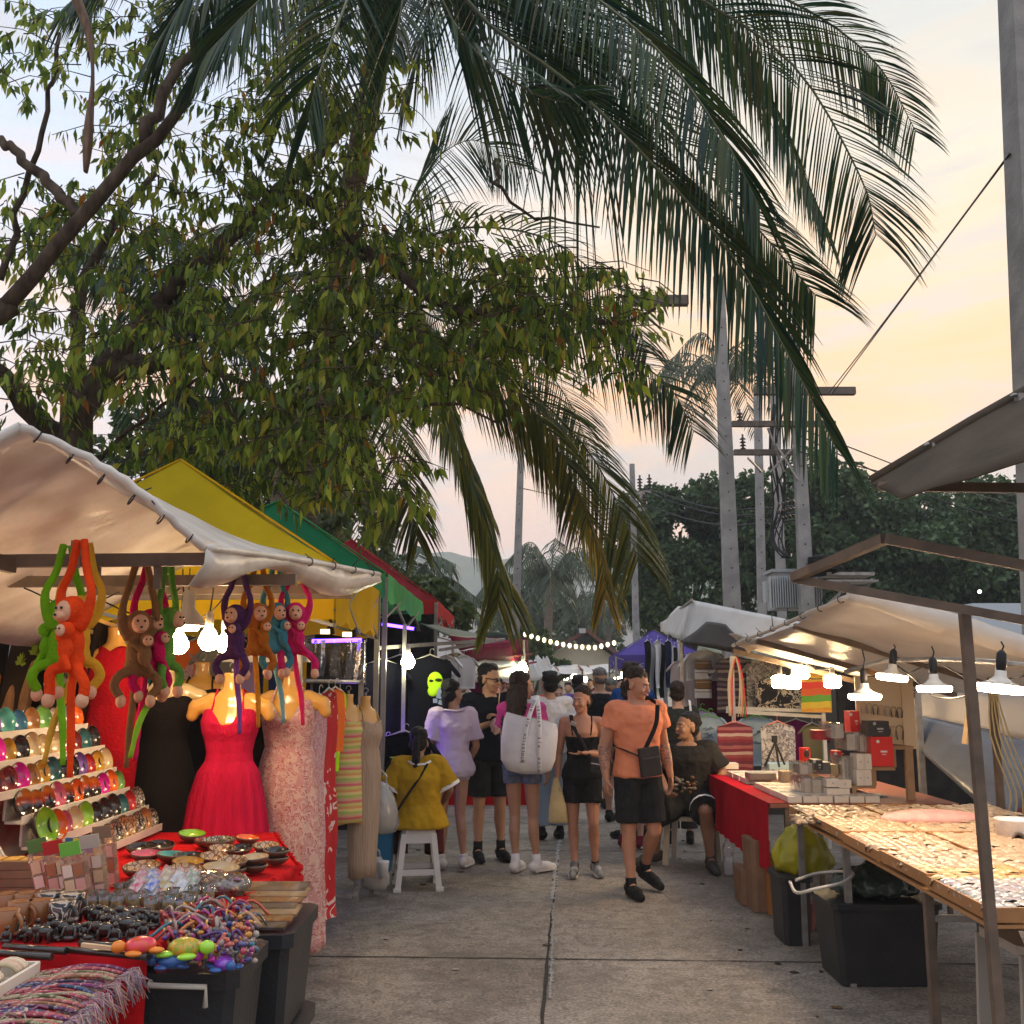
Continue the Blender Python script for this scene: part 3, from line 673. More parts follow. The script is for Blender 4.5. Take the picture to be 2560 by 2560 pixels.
for (u, v) in ((640, 1120), (700, 1270), (820, 1330), (960, 1280), (1060, 1150), (980, 960), (760, 940), (900, 1380), (690, 1010)):
    e = P(u, v, 18.5 + uni(-1, 1)); frond(p4, [C4, C4.lerp(e, .5) + V((0, 0, .7)), e], 1.2, 44, w=.03, m=FRY, seg=3)
p5 = thing('coconut_palm', 'young palm with arching pale fronds behind the red canopy', 'palm', P(1010, 1640, 26))
C5 = P(1010, 1500, 26); trunk(p5, [V((C5.x, 26, 0)), C5], .16, .13)
for (u, v) in ((900, 1430), (960, 1385), (1060, 1370), (1140, 1410), (1200, 1500), (1150, 1560), (1210, 1545), (930, 1520), (1080, 1440)):
    e = P(u, v, 25 + uni(-1, 1)); m_ = (C5 + e) / 2; m_.z += .6; frond(p5, [C5, m_, e], .95, 40, w=.03, m=FRD, seg=3)
def farpalm(u, v, Y, lab, s=1.0, nf=15, gr=None):
    c = P(u, v, Y); t = thing('coconut_palm', lab, 'palm', (c.x, Y, 0), 0, gr)
    trunk(t, [V((c.x - .4, Y, 0)), V((c.x - .2, Y, c.z * .5)), c], .22, .15, 8)
    for i in range(nf):
        a = 2 * pi * i / nf + uni(-.2, .2); el = uni(-.2, 1.1); rr = 3.0 * s
        m_ = c + V((cos(a) * cos(el), sin(a) * cos(el), sin(el))) * rr * .55; e = c + V((cos(a) * rr * cos(el * .6), sin(a) * rr * cos(el * .6), sin(el) * rr * .45 - rr * .45))
        frond(t, [c, m_, e], .95 * s, 30, w=.045, m=FRD, seg=2, r=.03)
farpalm(1378, 1440, 42, 'far coconut palm standing tallest of the three in the haze', 1.0)
farpalm(1315, 1480, 46, 'far coconut palm at the left of the three, beside the slim pole', .9)
farpalm(1525, 1520, 58, 'far coconut palm just behind the cream gable roof', 1.05, 18)
farpalm(1815, 930, 38, 'coconut palm crown high behind the grey power poles', 1.15, 16)
# ---- dense round trees right
def bigtree(name, lab, blobs, Y, nl, ls, mt, tx, loc):
    t = thing(name, lab, 'tree', loc); cb = MB(); wb = MB()
    base = V(loc); tops = []
    for (u, v, r, dy) in blobs: tops.append(P(u, v, Y + dy))
    c0 = V((base.x, base.y, tops[0].z * .35))
    wb.tube(bez([base, V((base.x + .1, base.y, c0.z * .6)), c0], 8), [tx, tx * .9, tx * .85] + [tx * .8] * 6, 9)
    tot = sum(b[2] ** 2 for b in blobs)
    for (u, v, r, dy), c in zip(blobs, tops):
        wb.tube(bez([c0, c0.lerp(c, .5) + V((0, 0, .4)), c], 6), [tx * .5, tx * .4, tx * .3, tx * .25, tx * .2, tx * .15, .05], 6)
        n = int(nl * r * r / tot)
        subs = []
        for k in range(max(5, int(r * 9))):
            a = V((uni(-1, 1), uni(-1, 1), uni(-.8, 1))).normalized(); subs.append((c + V((a.x * r, a.y * r, a.z * r * .72)) * uni(.55, .98), r * uni(.22, .40)))
        for k in range(n):
            s, sr = random.choice(subs); a = V((uni(-1, 1), uni(-1, 1), uni(-.7, 1))).normalized()
            p = s + V((a.x, a.y, a.z * .7)) * sr * uni(.7, 1.1)
            leaf(cb, p, (a + V((uni(-.8, .8), uni(-.8, .8), uni(-.9, .2)))).normalized(), ls * uni(.3, .5), ls * uni(.7, 1.3), uni(0, 6.3))
    wb.build('trunk', BARK, t); cb.build('crown', mt, t); return t
random.seed(21)
bigtree('broadleaf_tree', 'dark round tree spreading behind the tall concrete pole', [(1700, 1330, 2.0, 0), (1620, 1420, 1.1, 0), (1760, 1460, 2.0, 0), (1640, 1500, .9, .5), (1600, 1380, .55, 0), (1660, 1270, .8, 0), (1780, 1280, 1.0, 1), (1850, 1380, 1.8, 1), (1580, 1500, .45, 0), (1600, 1560, .45, 0), (1680, 1560, 1.0, 0)], 30, 30000, .17, LEAFD, .35, V((5.2, 31, 0)))
bigtree('broadleaf_tree', 'tallest dark tree with uneven crown behind the transformer', [(1990, 1260, 1.7, 0), (1900, 1290, 1.2, 0), (2060, 1230, 1.3, 0), (2130, 1300, 1.7, 0), (2000, 1380, 2.0, 0), (2150, 1440, 2.0, 0), (2240, 1320, 1.3, .4), (2060, 1480, 1.8, 0), (1880, 1220, .6, 0), (1930, 1480, 1.6, .5)], 28, 32000, .16, LEAFD, .4, V((8.2, 29, 0)))
bigtree('broadleaf_tree', 'wide dark tree at the right edge behind the brown frame', [(2330, 1310, 1.6, 0), (2430, 1290, 1.5, 0), (2520, 1340, 1.6, 0), (2300, 1430, 1.9, 0), (2440, 1420, 2.0, 0), (2560, 1450, 1.9, 0), (2640, 1350, 1.5, 0), (2250, 1500, 1.4, 0), (2500, 1280, .9, 0), (2380, 1500, 1.8, .3), (2560, 1290, .8, 0)], 27, 32000, .16, LEAFD, .4, V((12.2, 28, 0)))
bigtree('broadleaf_tree', 'mid green bushy tree left of the cream gable house', [(1325, 1645, .8, 0), (1285, 1610, .7, 0), (1378, 1665, .55, 0), (1330, 1600, .5, 0)], 32, 4500, .2, FOLM, .15, V((.6, 32.5, 0)))
bigtree('broadleaf_tree', 'hazy tree below the three far palms', [(1350, 1530, 1.6, 0), (1440, 1560, 1.7, 0), (1290, 1570, 1.5, 0), (1510, 1590, 1.4, 0)], 62, 5000, .34, LEAFD, .2, V((1.6, 62, 0)))
bigtree('broadleaf_tree', 'glossy bush showing above the red canopy edge', [(1080, 1500, .55, 0), (1060, 1540, .5, 0), (1110, 1545, .45, 0), (1040, 1490, .4, 0)], 17, 2600, .16, FOLM, .08, V((-1.6, 17.4, 0)))
bigtree('broadleaf_tree', 'shady tree filling the gap behind the yellow canopy', [(450, 1160, 1.2, 0), (560, 1130, 1.2, 0), (660, 1200, 1.1, 0), (360, 1120, 1.0, 0), (760, 1330, .9, 0), (620, 1290, 1.0, 0)], 14.5, 8000, .12, FOLM, .2, V((-4.6, 15, 0)))
bigtree('broadleaf_tree', 'dark tree standing behind the palm trunk above the green canopy', [(780, 1240, 1.2, 0), (880, 1300, 1.0, 0), (700, 1380, 1.0, 0), (930, 1400, .8, 0), (860, 1190, .7, 0)], 22, 6000, .15, FOLM, .2, V((-3.7, 22.5, 0)))
# ---- power poles
CONC = mat('weathered concrete pole', (.24, .235, .225), .85, (.34, .33, .31), 4, bump=.3, bscale=30)
INSU = mat('brown glazed insulator', (.06, .035, .03), .25)
WOODA = mat('weathered timber crossarm', (.12, .10, .085), .85, (.18, .15, .12), 10, stretch=(1, 1, 1))
HOLE = mat('dark bolt hole', (.03, .03, .03), .9)
def insul(mb, p, s=1.0, n=4):
    for k in range(n): mb.lathe([(.02 * s, 0), (.055 * s, .01 * s), (.02 * s, .04 * s)], p + V((0, 0, k * .055 * s)), 8)
    mb.tube([p, p + V((0, 0, (n * .055 + .04) * s))], .018 * s, 6)
def pole(lab, ub, ut, vb_, vt, Y, w0, w1, group='concrete power poles'):
    b_ = P(ub, vb_, Y); t_ = P(ut, vt, Y); d = (t_ - b_); base = b_ - d * (b_.z / d.z)
    t = thing('power_pole', lab, 'pole', base, 0, group)
    o = MB(); o.beam(base, t_, w0, w0 * .8, V((0, -1, 0)), w1); o.build('shaft', CONC, t)
    h = MB(); L = (t_ - base).length; k = 0.6
    while k < L - .3:
        q = base + (t_ - base) * (k / L); ww = w0 + (w1 - w0) * k / L
        h.box(q + V((0, -ww * .4 - .0, 0)), (.022, .008, .022)); k += .32
    h.build('bolt_holes', HOLE, t); return t
def arm(t, u0, u1, v, Y, th=.09, ins=(), name='crossarm', n=4, s=1.0):
    a = P(u0, v, Y); b_ = P(u1, v, Y)
    if name: MB().beam(a, b_, th, th).build(name, WOODA, t)
    for x in ins:
        k = MB(); insul(k, P(x, v, Y) + V((0, 0, th / 2)), s, n); k.build('insulator', INSU, t)
pA = pole('tall grey concrete pole rising beside the dark round tree', 1830, 1796, 1510, 690, 17, .30, .17)
arm(pA, 1560, 1720, 752, 16.9, .16, (1567, 1607))
pB = pole('slimmer concrete pole standing just left of the transformer', 1905, 1893, 1520, 960, 20, .17, .14)
pC = pole('concrete pole bearing the cable bundle behind the transformer', 1955, 1935, 1520, 960, 21, .20, .15)
pD = pole('concrete pole with drilled face right of the transformer', 2018, 1985, 1540, 840, 16.4, .26, .15)
arm(pD, 1885, 2137, 978, 16.2, .12, (1895, 1940))
arm(pD, 1830, 2088, 1060, 16.3, .09, (1850, 2050), n=3)
arm(pD, 1835, 1996, 1131, 16.5, .09, (1858,), n=4)
br = MB()
for a, b_ in (((1990, 1300, 16.3), (2120, 985, 16.2)), ((1960, 1180, 16.4), (1920, 1070, 16.3)), ((1940, 1110, 16.3), (1995, 1200, 16.3)), ((2010, 1090, 16.2), (1925, 1180, 16.3)), ((1905, 1180, 18), (1870, 1145, 17))):
    if a[1] != 1300: br.beam(P(*a), P(*b_), .03)
br.build('brace', GSTEEL, pD)
cb = MB()
for i in range(9):
    x = 1950 + uni(-18, 22)
    cb.tube(bez([P(x, 1010, 17), P(x - 8 + uni(-20, 20), 1130, 16.9), P(1948 + uni(-22, 20), 1260, 16.9), P(1925 + uni(-8, 30), 1350, 16.8), P(1960 + uni(-10, 20), 1395, 16.6)], 14), .013, 5)
cb.build('power_cable', BLACKP, pD)
for j, v in enumerate((1262, 1280, 1298)):
    k = MB()
    for q in range(6): k.lathe([(.02, 0), (.05, .01), (.02, .03)], P(1945 + q * 9, v - q * 2, 16.6), 8, Matrix.Rotation(R(80), 3, 'Y'))
    k.build('insulator', INSU, pD)
k = MB()
for i in range(12): k.tube(bez([P(2020, 1395 + i * 3, 16.3), P(2060 + uni(-8, 8), 1388 + i * 3, 16.0), P(2100 + uni(-5, 8), 1402 + i * 2, 16.0), P(2070, 1415 + i * 2, 16.2), P(2020, 1410 + i * 3, 16.3)], 16), .012, 4)
k.build('cable_coil', BLACKP, pD)
pE = pole('slim grey street pole standing left of the string lights', 1288, 1305, 1590, 1060, 20, .20, .12)
pF = pole('distant power pole with bracket arms and dark insulators', 1592, 1580, 1650, 1160, 27, .20, .13)
k = MB(); k.beam(P(1585, 1236, 26.8), P(1626, 1228, 26.8), .09); k.beam(P(1585, 1276, 26.8), P(1615, 1272, 26.8), .09); k.beam(P(1588, 1270, 26.8), P(1604, 1236, 26.8), .06); k.build('bracket', GSTEEL, pF)
for (u, v) in ((1600, 1224), (1624, 1222), (1611, 1267)):
    k = MB(); insul(k, P(u, v, 26.8), 1.5, 4); k.build('insulator', INSU, pF)
pG = pole('huge near concrete pole cut off by the right edge of the view', 2610, 2560, 900, -40, 6.2, .34, .26)
# transformer
tf = thing('transformer', 'grey finned transformer mounted between the concrete poles', 'transformer', P(1985, 1525, 16.9))
MB().box(P(1985, 1478, 17.0), (.78, .6, .62), bev=.05).build('tank', mat('grey transformer paint', (.30, .33, .33), .5, (.36, .38, .38), 3), tf)
k = MB()
for i in range(22): k.box(P(1925 + i * 6.0, 1480, 16.62), (.012, .12, .50))
k.build('cooling_fins', mat('pale fin paint', (.46, .49, .49), .5), tf)
MB().box(P(1985, 1431, 17.0), (.9, .68, .05), bev=.05).build('lid', MATS['grey transformer paint'], tf)
MB().box(P(1914, 1480, 16.8), (.05, .2, .35)).build('side_plate', MATS['pale fin paint'], tf)
k = MB(); k.box(P(2115, 1438, 16.4), (.75, .5, .05)); k.box(P(2120, 1455, 16.3), (.80, .5, .03)); k.beam(P(2125, 1460, 16.3), P(2040, 1540, 16.4), .05); k.beam(P(2180, 1448, 16.3), P(2150, 1500, 16.6), .03)
one('pole_platform', k, GSTEEL, 'grey steel bracket platform beside the transformer', 'platform')
# wires
def wire(lab, pts, r=.012, sag=.3, grp=None):
    a, b_ = V(pts[0]), V(pts[-1]); m_ = (a + b_) / 2; m_.z -= sag
    one('power_wire', MB().tube(bez([a, m_, b_], 16), r, 5), BLACKP, lab, 'wire', grp)
wire('twin stay wire slanting down from the near concrete pole', [P(2535, 370, 6.2), P(2080, 985, 16)], .008, .0)
wire('second strand of the stay wire on the near concrete pole', [P(2525, 385, 6.2), P(2070, 985, 16.0)], .008, .02)
for i, (v0, v1, v2) in enumerate(((1222, 1265, 1), (1232, 1282, 1), (1266, 1300, 1))):
    wire(['upper wire from the distant bracket pole towards the tree', 'middle wire from the distant bracket pole towards the tree', 'lowest wire from the distant bracket pole towards the tree'][i], [P(1610, v0 - 2, 26.8), P(2000, v1, 22)], .02, .3)
for i, (a, b_) in enumerate((((2000, 1090, 16), (2700, 1340, 18)), ((2000, 1130, 16), (2700, 1240, 24)), ((2010, 1075, 16), (2700, 1290, 30)), ((1300, 1220, 22), (1590, 1240, 36)))):
    wire(['lowest thin wire passing over the right hand trees', 'thin wire passing behind the grey awning tip', 'faint wire crossing above the broad dark trees', 'thin wire running to the distant bracket pole from the left'][i], [P(*a), P(*b_)], .012, .25)
# festoon string lights
ft = thing('string_lights', 'string of warm festoon bulbs hung across the lane before the gable house', 'string lights', P(1410, 1600, 30))
pts = [P(1297 + (1535 - 1297) * i / 15., 1573 + 38 * sin(min(1, i / 15. * 1.02) * pi * .62) + (0 if i < 12 else -(i - 12) * 3), 30) for i in range(16)]
MB().tube(bez(pts, 30), .012, 4).build('cable', BLACKP, ft)
LB = lampmat('warm festoon bulb glow', (1, .78, .45), 2.6)
for p in pts[1:]:
    b_ = MB(); b_.ell(p - V((0, 0, .09)), (.055, .055, .075), nu=8, nv=6); o = b_.build('bulb', LB, ft); MB().tube([p, p - V((0, 0, .04))], .02, 6).build('socket', BLACKP, o)

# ---- evening haze: one closed box round the scene
hz = MB().box((0, 240, 30), (760, 600, 100)); hz.v = [(x, y, -3 if z < 0 else 74) for x, y, z in hz.v]
hm_ = bpy.data.materials.new('evening haze'); hm_.use_nodes = True; ht = hm_.node_tree; ht.nodes.clear(); pv_ = ht.nodes.new('ShaderNodeVolumePrincipled'); pv_.inputs['Color'].default_value = (.84, .92, 1, 1); pv_.inputs['Density'].default_value = .0014; pv_.inputs['Anisotropy'].default_value = .2
ho = ht.nodes.new('ShaderNodeOutputMaterial'); ht.links.new(pv_.outputs[0], ho.inputs['Volume'])
tag(hz.build('haze', hm_), kind='stuff')
# ================================================================== LEFT HAND STALLS
def wavy(p, amp, s, seed=0):
    return noise.noise(V((p.x * s + seed, p.y * s, p.z * s * .7))) * amp
def cloth(name, rows, mts, parent=None, amp=.012, s=4, dr=V((0, 0, 1)), seed=0, thick=.004, **kw):
    rr = [[V(p) + dr * wavy(V(p), amp, s, seed) for p in r] for r in rows]
    mb = MB().grid(rr, True)
    o = mb.build(name, mts, parent, **kw)
    if thick:
        m = o.modifiers.new('thickness', 'SOLIDIFY'); m.thickness = thick; m.offset = 0
    return o
def patch(a, b, c, d, nu=10, nv=14, sag=0):
    """grid a-b (first row) to d-c (last row)"""
    a, b, c, d = V(a), V(b), V(c), V(d); out = []
    for i in range(nv + 1):
        t = i / nv; p, q = a.lerp(d, t), b.lerp(c, t); out.append([p.lerp(q, j / nu) - V((0, 0, sag * 4 * (j / nu) * (1 - j / nu))) for j in range(nu + 1)])
    return out
def ties(parent, a, b, n, L=.05, m=BLACKP, r=.021):
    k = MB()
    for i in range(n):
        p = V(a).lerp(V(b), (i + .5) / n); d = (V(b) - V(a)).normalized(); s, u = basis(d)
        k.tube([p + s * r * cos(x) + u * r * sin(x) for x in [j * pi / 4 for j in range(9)]], .003, 4)
        e = V((uni(-1, 1), uni(-1, 1), uni(-.2, 1))).normalized() * L; k.tube([p + u * r, p + u * r + e], .003, 4)
    k.build('cable_tie', m, parent)
def bulb(p, kind, lab, cord=.12, r=.05, e=150, c=(1, .62, .28), grp=None, tilt=0):
    t = thing('hanging_lamp', lab, 'lamp', p, 0, grp); p = V(p)
    em = lampmat('lamp glow %s %d' % (kind, int(e) * 10 + int(c[2] * 9)), c, e); M = Matrix.Rotation(tilt, 3, 'Y')
    g = MB()
    if kind == 'disc':
        g.lathe([(.001, -.016), (r * .9, -.016), (r, -.006), (r, .010), (r * .97, .014)], p, 20, M); cap = MB().lathe([(r * .97, .0141), (r * .5, .030), (.024, .05), (.022, .075)], p, 16, M); cap.build('heat_sink', WHITEM, t)
        st = .075
    elif kind == 'jar':
        g.lathe([(.001, -r * .8), (r * .7, -r * .8), (r, -r * .55), (r, r * .5), (r * .6, r * .75)], p, 16, M); st = r * .75
    else:
        g.lathe([(.001, -r), (r * .6, -r * .85), (r, -r * .25), (r * .98, r * .2), (r * .62, r * .95), (r * .36, r * 1.3)], p, 16, M); st = r * 1.3
    g.build('glowing_cover', em, t)
    MB().lathe([(.018, st), (.022, st + .02), (.020, st + .07), (.008, st + .085)], p, 10, M).build('socket', BLACKP if kind != 'drop' else WHITEM, t)
    q = p + M @ V((0, 0, st + .08)); MB().tube([q, q + V((0.01, 0, cord * .5)), q + V((0, 0, cord))], .004, 5).build('cord', BLACKP, t)
    return t
# ------------------------------------------------ stall 1: white tarpaulin
random.seed(31)
s1 = thing('market_stall', 'cream tarpaulin stall over the souvenir table at the near left', 'stall', (-1.9, 4.6, 0))
E0, Em, E1 = P(508, 1368, 3.75), P(740, 1398, 4.75), P(948, 1436, 6.1)
R0 = P(52, 1066, 3.35); R1 = R0 + V((.02, 2.6, -.03)); B0 = R0 + V((-1.1, -.05, -.62)); B1 = R1 + V((-1.1, 0, -.62))
def line3(a, m, b, n): return [p for p in bez([a, m, b], n)]
el = line3(E0, Em, E1, 20); N = len(el)
rows = []
for i, e in enumerate(el):
    t = i / (N - 1); r_ = R0.lerp(R1, t); b_ = B0.lerp(B1, t); row = [b_.lerp(r_, j / 6) for j in range(6)]
    for j in range(9):
        q = r_.lerp(e, j / 8); q.z += (.045 if i == 0 else .0) * sin(j / 8 * pi) - .05 * sin(j / 8 * pi) * sin(t * pi); row.append(q)
    rows.append(row)
cloth('tarpaulin', rows, TARP, s1, .02, 2.5)
cloth('eave_flap', [[e + V((0, 0, 0)), e + V((.012 * sin(i), 0, -.06 - .03 * sin(i * .5))), e + V((-.05, 0, -.10 - .05 * sin(i * .45 + 1)))] for i, e in enumerate(el)], TARP, s1, .02, 6, V((1, 0, 0)))
hem = MB(); nr = bez([R0, R0.lerp(E0, .5) + V((0, 0, .05)), E0], 20); hem.tube([p + V((uni(-.004, .004), 0, uni(-.006, .006))) for p in nr], .018, 8)
hem.tube(el, .015, 8); hem.tube([B0, R0], .018, 8); hem.build('hem', TARP, s1)
for q_ in range(6): ties(s1, R0.lerp(E0, q_ / 6), R0.lerp(E0, (q_ + 1) / 6), 1, .07)
for q_ in range(4): ties(s1, Em.lerp(E1, q_ / 4), Em.lerp(E1, (q_ + 1) / 4), 1)
for i, (yy, z, x1) in enumerate(((3.98, 2.115, -1.12), (4.75, 2.11, -1.0), (5.45, 2.13, -.96), (6.05, 2.15, -.95))):
    MB().beam((-3.4, yy, z - .02), (x1, yy, z), .035, .05).build('roof_beam', STEEL, s1)
MB().beam((-2.35, 3.2, 2.17), (-1.94, 3.98, 2.09), .04, .06).build('roof_beam', STEEL, s1)
for q1, q2 in (((-1.62, 3.99, 2.13), (-1.62, 3.99, 2.0)), ((-1.38, 3.99, 2.13), (-1.38, 3.99, 2.0)), (P(190, 1352, 3.7), P(187, 1420, 3.7)), (P(605, 1408, 4.7), P(605, 1436, 4.7))): MB().beam(q1, q2, .026).build('hook_bracket', STEEL, s1)
MB().beam(P(746, 2372, 6.6) * 1, P(745, 1560, 6.45), .045).build('post', WHITEM, s1)
MB().beam((-3.3, 6.3, 0), (-3.3, 6.3, 2.2), .04).build('post', WHITEM, s1)
MB().beam(P(545, 1645, 6.55), P(775, 1645, 6.55), .05).build('cross_rail', WHITEM, s1)
# backdrop sheets behind the souvenir rack
cloth('back_sheet', patch((-3.6, 6.15, 0.1), (-2.45, 6.2, 0.1), (-2.45, 6.2, 1.62), (-3.6, 6.15, 1.62), 10, 8), BLK, s1, .03, 5, V((0, 1, 0)))
# lamps
GL = 'bare bulbs under the cream tarpaulin'
WARM = (1, .70, .40)
bulb(P(522, 1602, 5.3), 'drop', 'large teardrop bulb glowing just left of the purple plush monkey', .22, .052, 75, WARM, GL)
bulb(P(447, 1612, 5.35), 'drop', 'glowing bulb partly behind the brown plush monkey', .25, .05, 60, WARM, GL)
bulb(P(561, 1612, 5.6), 'drop', 'smaller bulb glowing behind the purple plush monkey', .22, .045, 42, WARM, GL)
sh = thing('pendant_lamp', 'grey cone shaded pendant lamp beside the teardrop bulb', 'lamp', P(470, 1540, 5.2))
MB().lathe([(.018, .16), (.03, .15), (.032, .07), (.085, .0), (.088, -.02), (.08, -.02), (.03, .06)], P(470, 1555, 5.2), 18).build('shade', mat('grey lamp shade', (.42, .41, .38), .5), sh)
MB().lathe([(.001, -.03), (.05, -.028), (.062, 0), (.05, .03)], P(470, 1562, 5.2), 14).build('bulb', lampmat('soft lamp', WARM, 60), sh)
MB().tube([P(470, 1520, 5.2), P(475, 1420, 5.2)], .003, 4).build('cord', BLACKP, sh)
bulb(P(-120, 1700, 4.2), 'drop', 'bulb at the left end of the souvenir stall', .3, .06, 60, WARM, GL)
# ------------------------------------------------ tents
GP = mat('grey tent leg', (.30, .29, .27), .4, (.24, .23, .21), 9, metal=.4)
def tent(lab, x0, x1, y0, y1, ze, zv, zp, col, col2, ridge=.5, sx=.0, posts=((1, 1), (1, 0), (0, 1), (0, 0)), grp=None):
    t = thing('canopy_tent', lab, 'canopy tent', ((x0 + x1) / 2, (y0 + y1) / 2, 0), 0, grp)
    ym = (y0 + y1) / 2; xm = (x0 + x1) / 2; h = (y1 - y0) * ridge / 2
    A = [V((x0, y0, ze)), V((x1, y0, ze)), V((x1 + sx, y1, ze)), V((x0 + sx, y1, ze))]; Ra, Rb = V((xm, ym - h, zp)), V((xm + sx * .5, ym + h, zp))
    mb = MB()
    def tri(a, b, p, q, n=9):
        rows = []
        for i in range(n + 1):
            s = i / n; u_, v_ = a.lerp(p, s), b.lerp(q, s)
            rows.append([u_.lerp(v_, j / n) + V((0, 0, -.05 * sin(pi * s) * (.5 + sin(pi * j / n) * .5))) + V((0, 0, wavy(u_.lerp(v_, j / n), .03, 3))) * (0 if j in (0, n) or s in (0, 1) else 1) for j in range(n + 1)])
        mb.grid(rows, True)
    tri(A[0], A[1], Ra, Ra); tri(A[1], A[2], Ra, Rb); tri(A[2], A[3], Rb, Rb); tri(A[3], A[0], Rb, Ra)
    mb.build('canopy', col, t)
    vb = MB(); n = 22
    for i in range(4):
        a, b = A[i], A[(i + 1) % 4]; o_ = (b - a).cross(V((0, 0, 1))).normalized()
        vb.grid([[a.lerp(b, j / n) + o_ * (.012 + .02 * wavy(a.lerp(b, j / n), 1, 2.5, 5)) - V((0, 0, 1)) * ((ze - zv) * k_ / 2 + (.02 * sin(j * 1.1) if k_ == 2 else 0)) for j in range(n + 1)] for k_ in range(3)], True)
    vb.build('valance', col2, t)
    sb = MB()
    for q, r_ in ((A[0], Ra), (A[1], Ra), (A[2], Rb), (A[3], Rb)): sb.tube([q + V((0, 0, .006)), r_ + V((0, 0, .006))], .008, 4)
    sb.tube([Ra, Rb], .01, 4); sb.build('seam', col2, t)
    fr = MB()
    for i in range(4):
        a, b = A[i], A[(i + 1) % 4]; m_ = (a + b) / 2; z1, z2 = V((0, 0, -.05)), V((0, 0, -.38))
        fr.beam(a + z1, m_ + z2, .02); fr.beam(a + z2, m_ + z1, .02); fr.beam(m_ + z1, b + z2, .02); fr.beam(m_ + z2, b + z1, .02)
    fr.build('scissor_frame', GP, t)
    for (i, j) in posts:
        p = V((x1 if i else x0, y1 if j else y0, 0)) + (V((sx, 0, 0)) if j else V((0, 0, 0)))
        MB().beam(p, p + V((0, 0, ze - .03)), .04).build('post', GP, t)
    return t
YEL = mat('yellow canvas', (.52, .40, .012), .75, (.42, .32, .01), 2.5, bump=.2, bscale=9, transl=.3)
YEL2 = mat('bright yellow canvas', (.72, .44, .012), .7, (.62, .38, .01), 3, bump=.2, bscale=12, transl=.35)
GRN = mat('green canvas', (.02, .21, .085), .75, (.015, .16, .065), 2.5, bump=.2, bscale=9, transl=.25)
GRN2 = mat('light green canvas', (.10, .46, .16), .7, (.08, .38, .13), 3, bump=.2, bscale=12, transl=.3)
RDT = mat('red canvas', (.26, .02, .03), .75, (.2, .015, .02), 2.5, bump=.2, bscale=9, transl=.25)
RDT2 = mat('bright red canvas', (.5, .035, .03), .7, (.42, .03, .03), 3, bump=.2, transl=.3)
tY = tent('yellow peaked canopy over the dress racks', -3.4, -1.09, 6.3, 8.35, 2.36, 2.0, 3.12, YEL, YEL2, .5, 0, ((1, 1), (0, 1)))
tG = tent('green peaked canopy behind the yellow one', -3.5, -1.08, 8.75, 12.1, 2.55, 2.32, 3.38, GRN, GRN2, .3, .02, ((1, 1), (0, 1), (1, 0)))
tR = tent('red peaked canopy behind the green one', -3.4, -.93, 12.6, 15.9, 2.62, 2.44, 3.52, RDT, RDT2, .3, .02, ((1, 1), (1, 0)))
# small clip lamps on the yellow canopy bar
for i, (u, v, Y) in enumerate(((820, 1578, 7.9), (875, 1585, 8.1))):
    c = thing('clip_light', ['left of two black clip lights under the yellow valance', 'right of two black clip lights under the yellow valance'][i], 'lamp', P(u, v, Y), 0, 'clip lights under the yellow canopy')
    MB().tube([P(u, v, Y), P(u + 14, v - 4, Y)], .035, 8).build('housing', BLACKP, c); MB().box(P(u - 7, v + 1, Y - .03), (.07, .02, .035)).build('lens', lampmat('yellow led', (1, .8, .35), 3), c); MB().beam(P(u + 12, v - 4, Y), P(u + 2, v - 45, Y), .02).build('bracket', BLACKP, c)
# ------------------------------------------------ mannequins and dresses
MANQ = mat('yellow glossy mannequin', (.62, .33, .07), .22, (.56, .29, .055), 2, coat=.4)
MANQ2 = mat('cream glossy mannequin', (.66, .47, .22), .25, coat=.4)
MANG = mat('grey fabric mannequin', (.30, .25, .21), .8, bump=.2)
def mannequin(top, lab, m=MANQ, s=1.0, yaw=0, arms=True, grp='mannequin torsos in the dress stall', body=True):
    """top = top of neck; torso bust hanging below"""
    t = thing('mannequin', lab, 'mannequin', top, 0, grp); p = V(top); M = Matrix.Rotation(yaw, 3, 'Z')
    b = MB(); rings = [(.05, .046, .0), (.046, .044, -.05), (.052, .050, -.09), (.085, .06, -.115), (.135, .07, -.14), (.165, .08, -.19), (.158, .098, -.235), (.152, .118, -.29), (.142, .108, -.34), (.130, .090, -.41), (.120, .083, -.48), (.14, .10, -.56), (.162, .113, -.66), (.160, .112, -.72), (.13, .10, -.76)]
    b.grid([[p + M @ (V((rx * cos(2 * pi * j / 20), ry * sin(2 * pi * j / 20), z)) * s) for j in range(20)] for rx, ry, z in reversed(rings)], True, True)
    n = len(b.v); b.face(tuple(n - 1 - j for j in range(20))); b.face(tuple(n - 300 + j for j in range(20)))
    if arms:
        for sg in (-1, 1):
            b.caps(p + M @ (V((sg * .11, 0, -.155)) * s), p + M @ (V((sg * .205, 0, -.20)) * s), .046 * s, .047 * s); b.caps(p + M @ (V((sg * .20, 0, -.19)) * s), p + M @ (V((sg * .222, -.005, -.245)) * s), .046 * s, .036 * s)
    for sg in (-1, 1): b.ell(p + M @ (V((sg * .062, -.052, -.285)) * s), (.055 * s, .042 * s, .05 * s))
    solid(b, 'torso', m, t, .009, 3)
    c = MB(); c.tube([p, p + V((0, 0, .025))], .008, 6); c.tube([p + V((0, 0, .02)) + V((cos(a) * .018 - .0, 0, .02 + sin(a) * .018)) for a in [x * .5 for x in range(-2, 8)]], .003, 4); c.build('hook', GSTEEL, t)
    return t
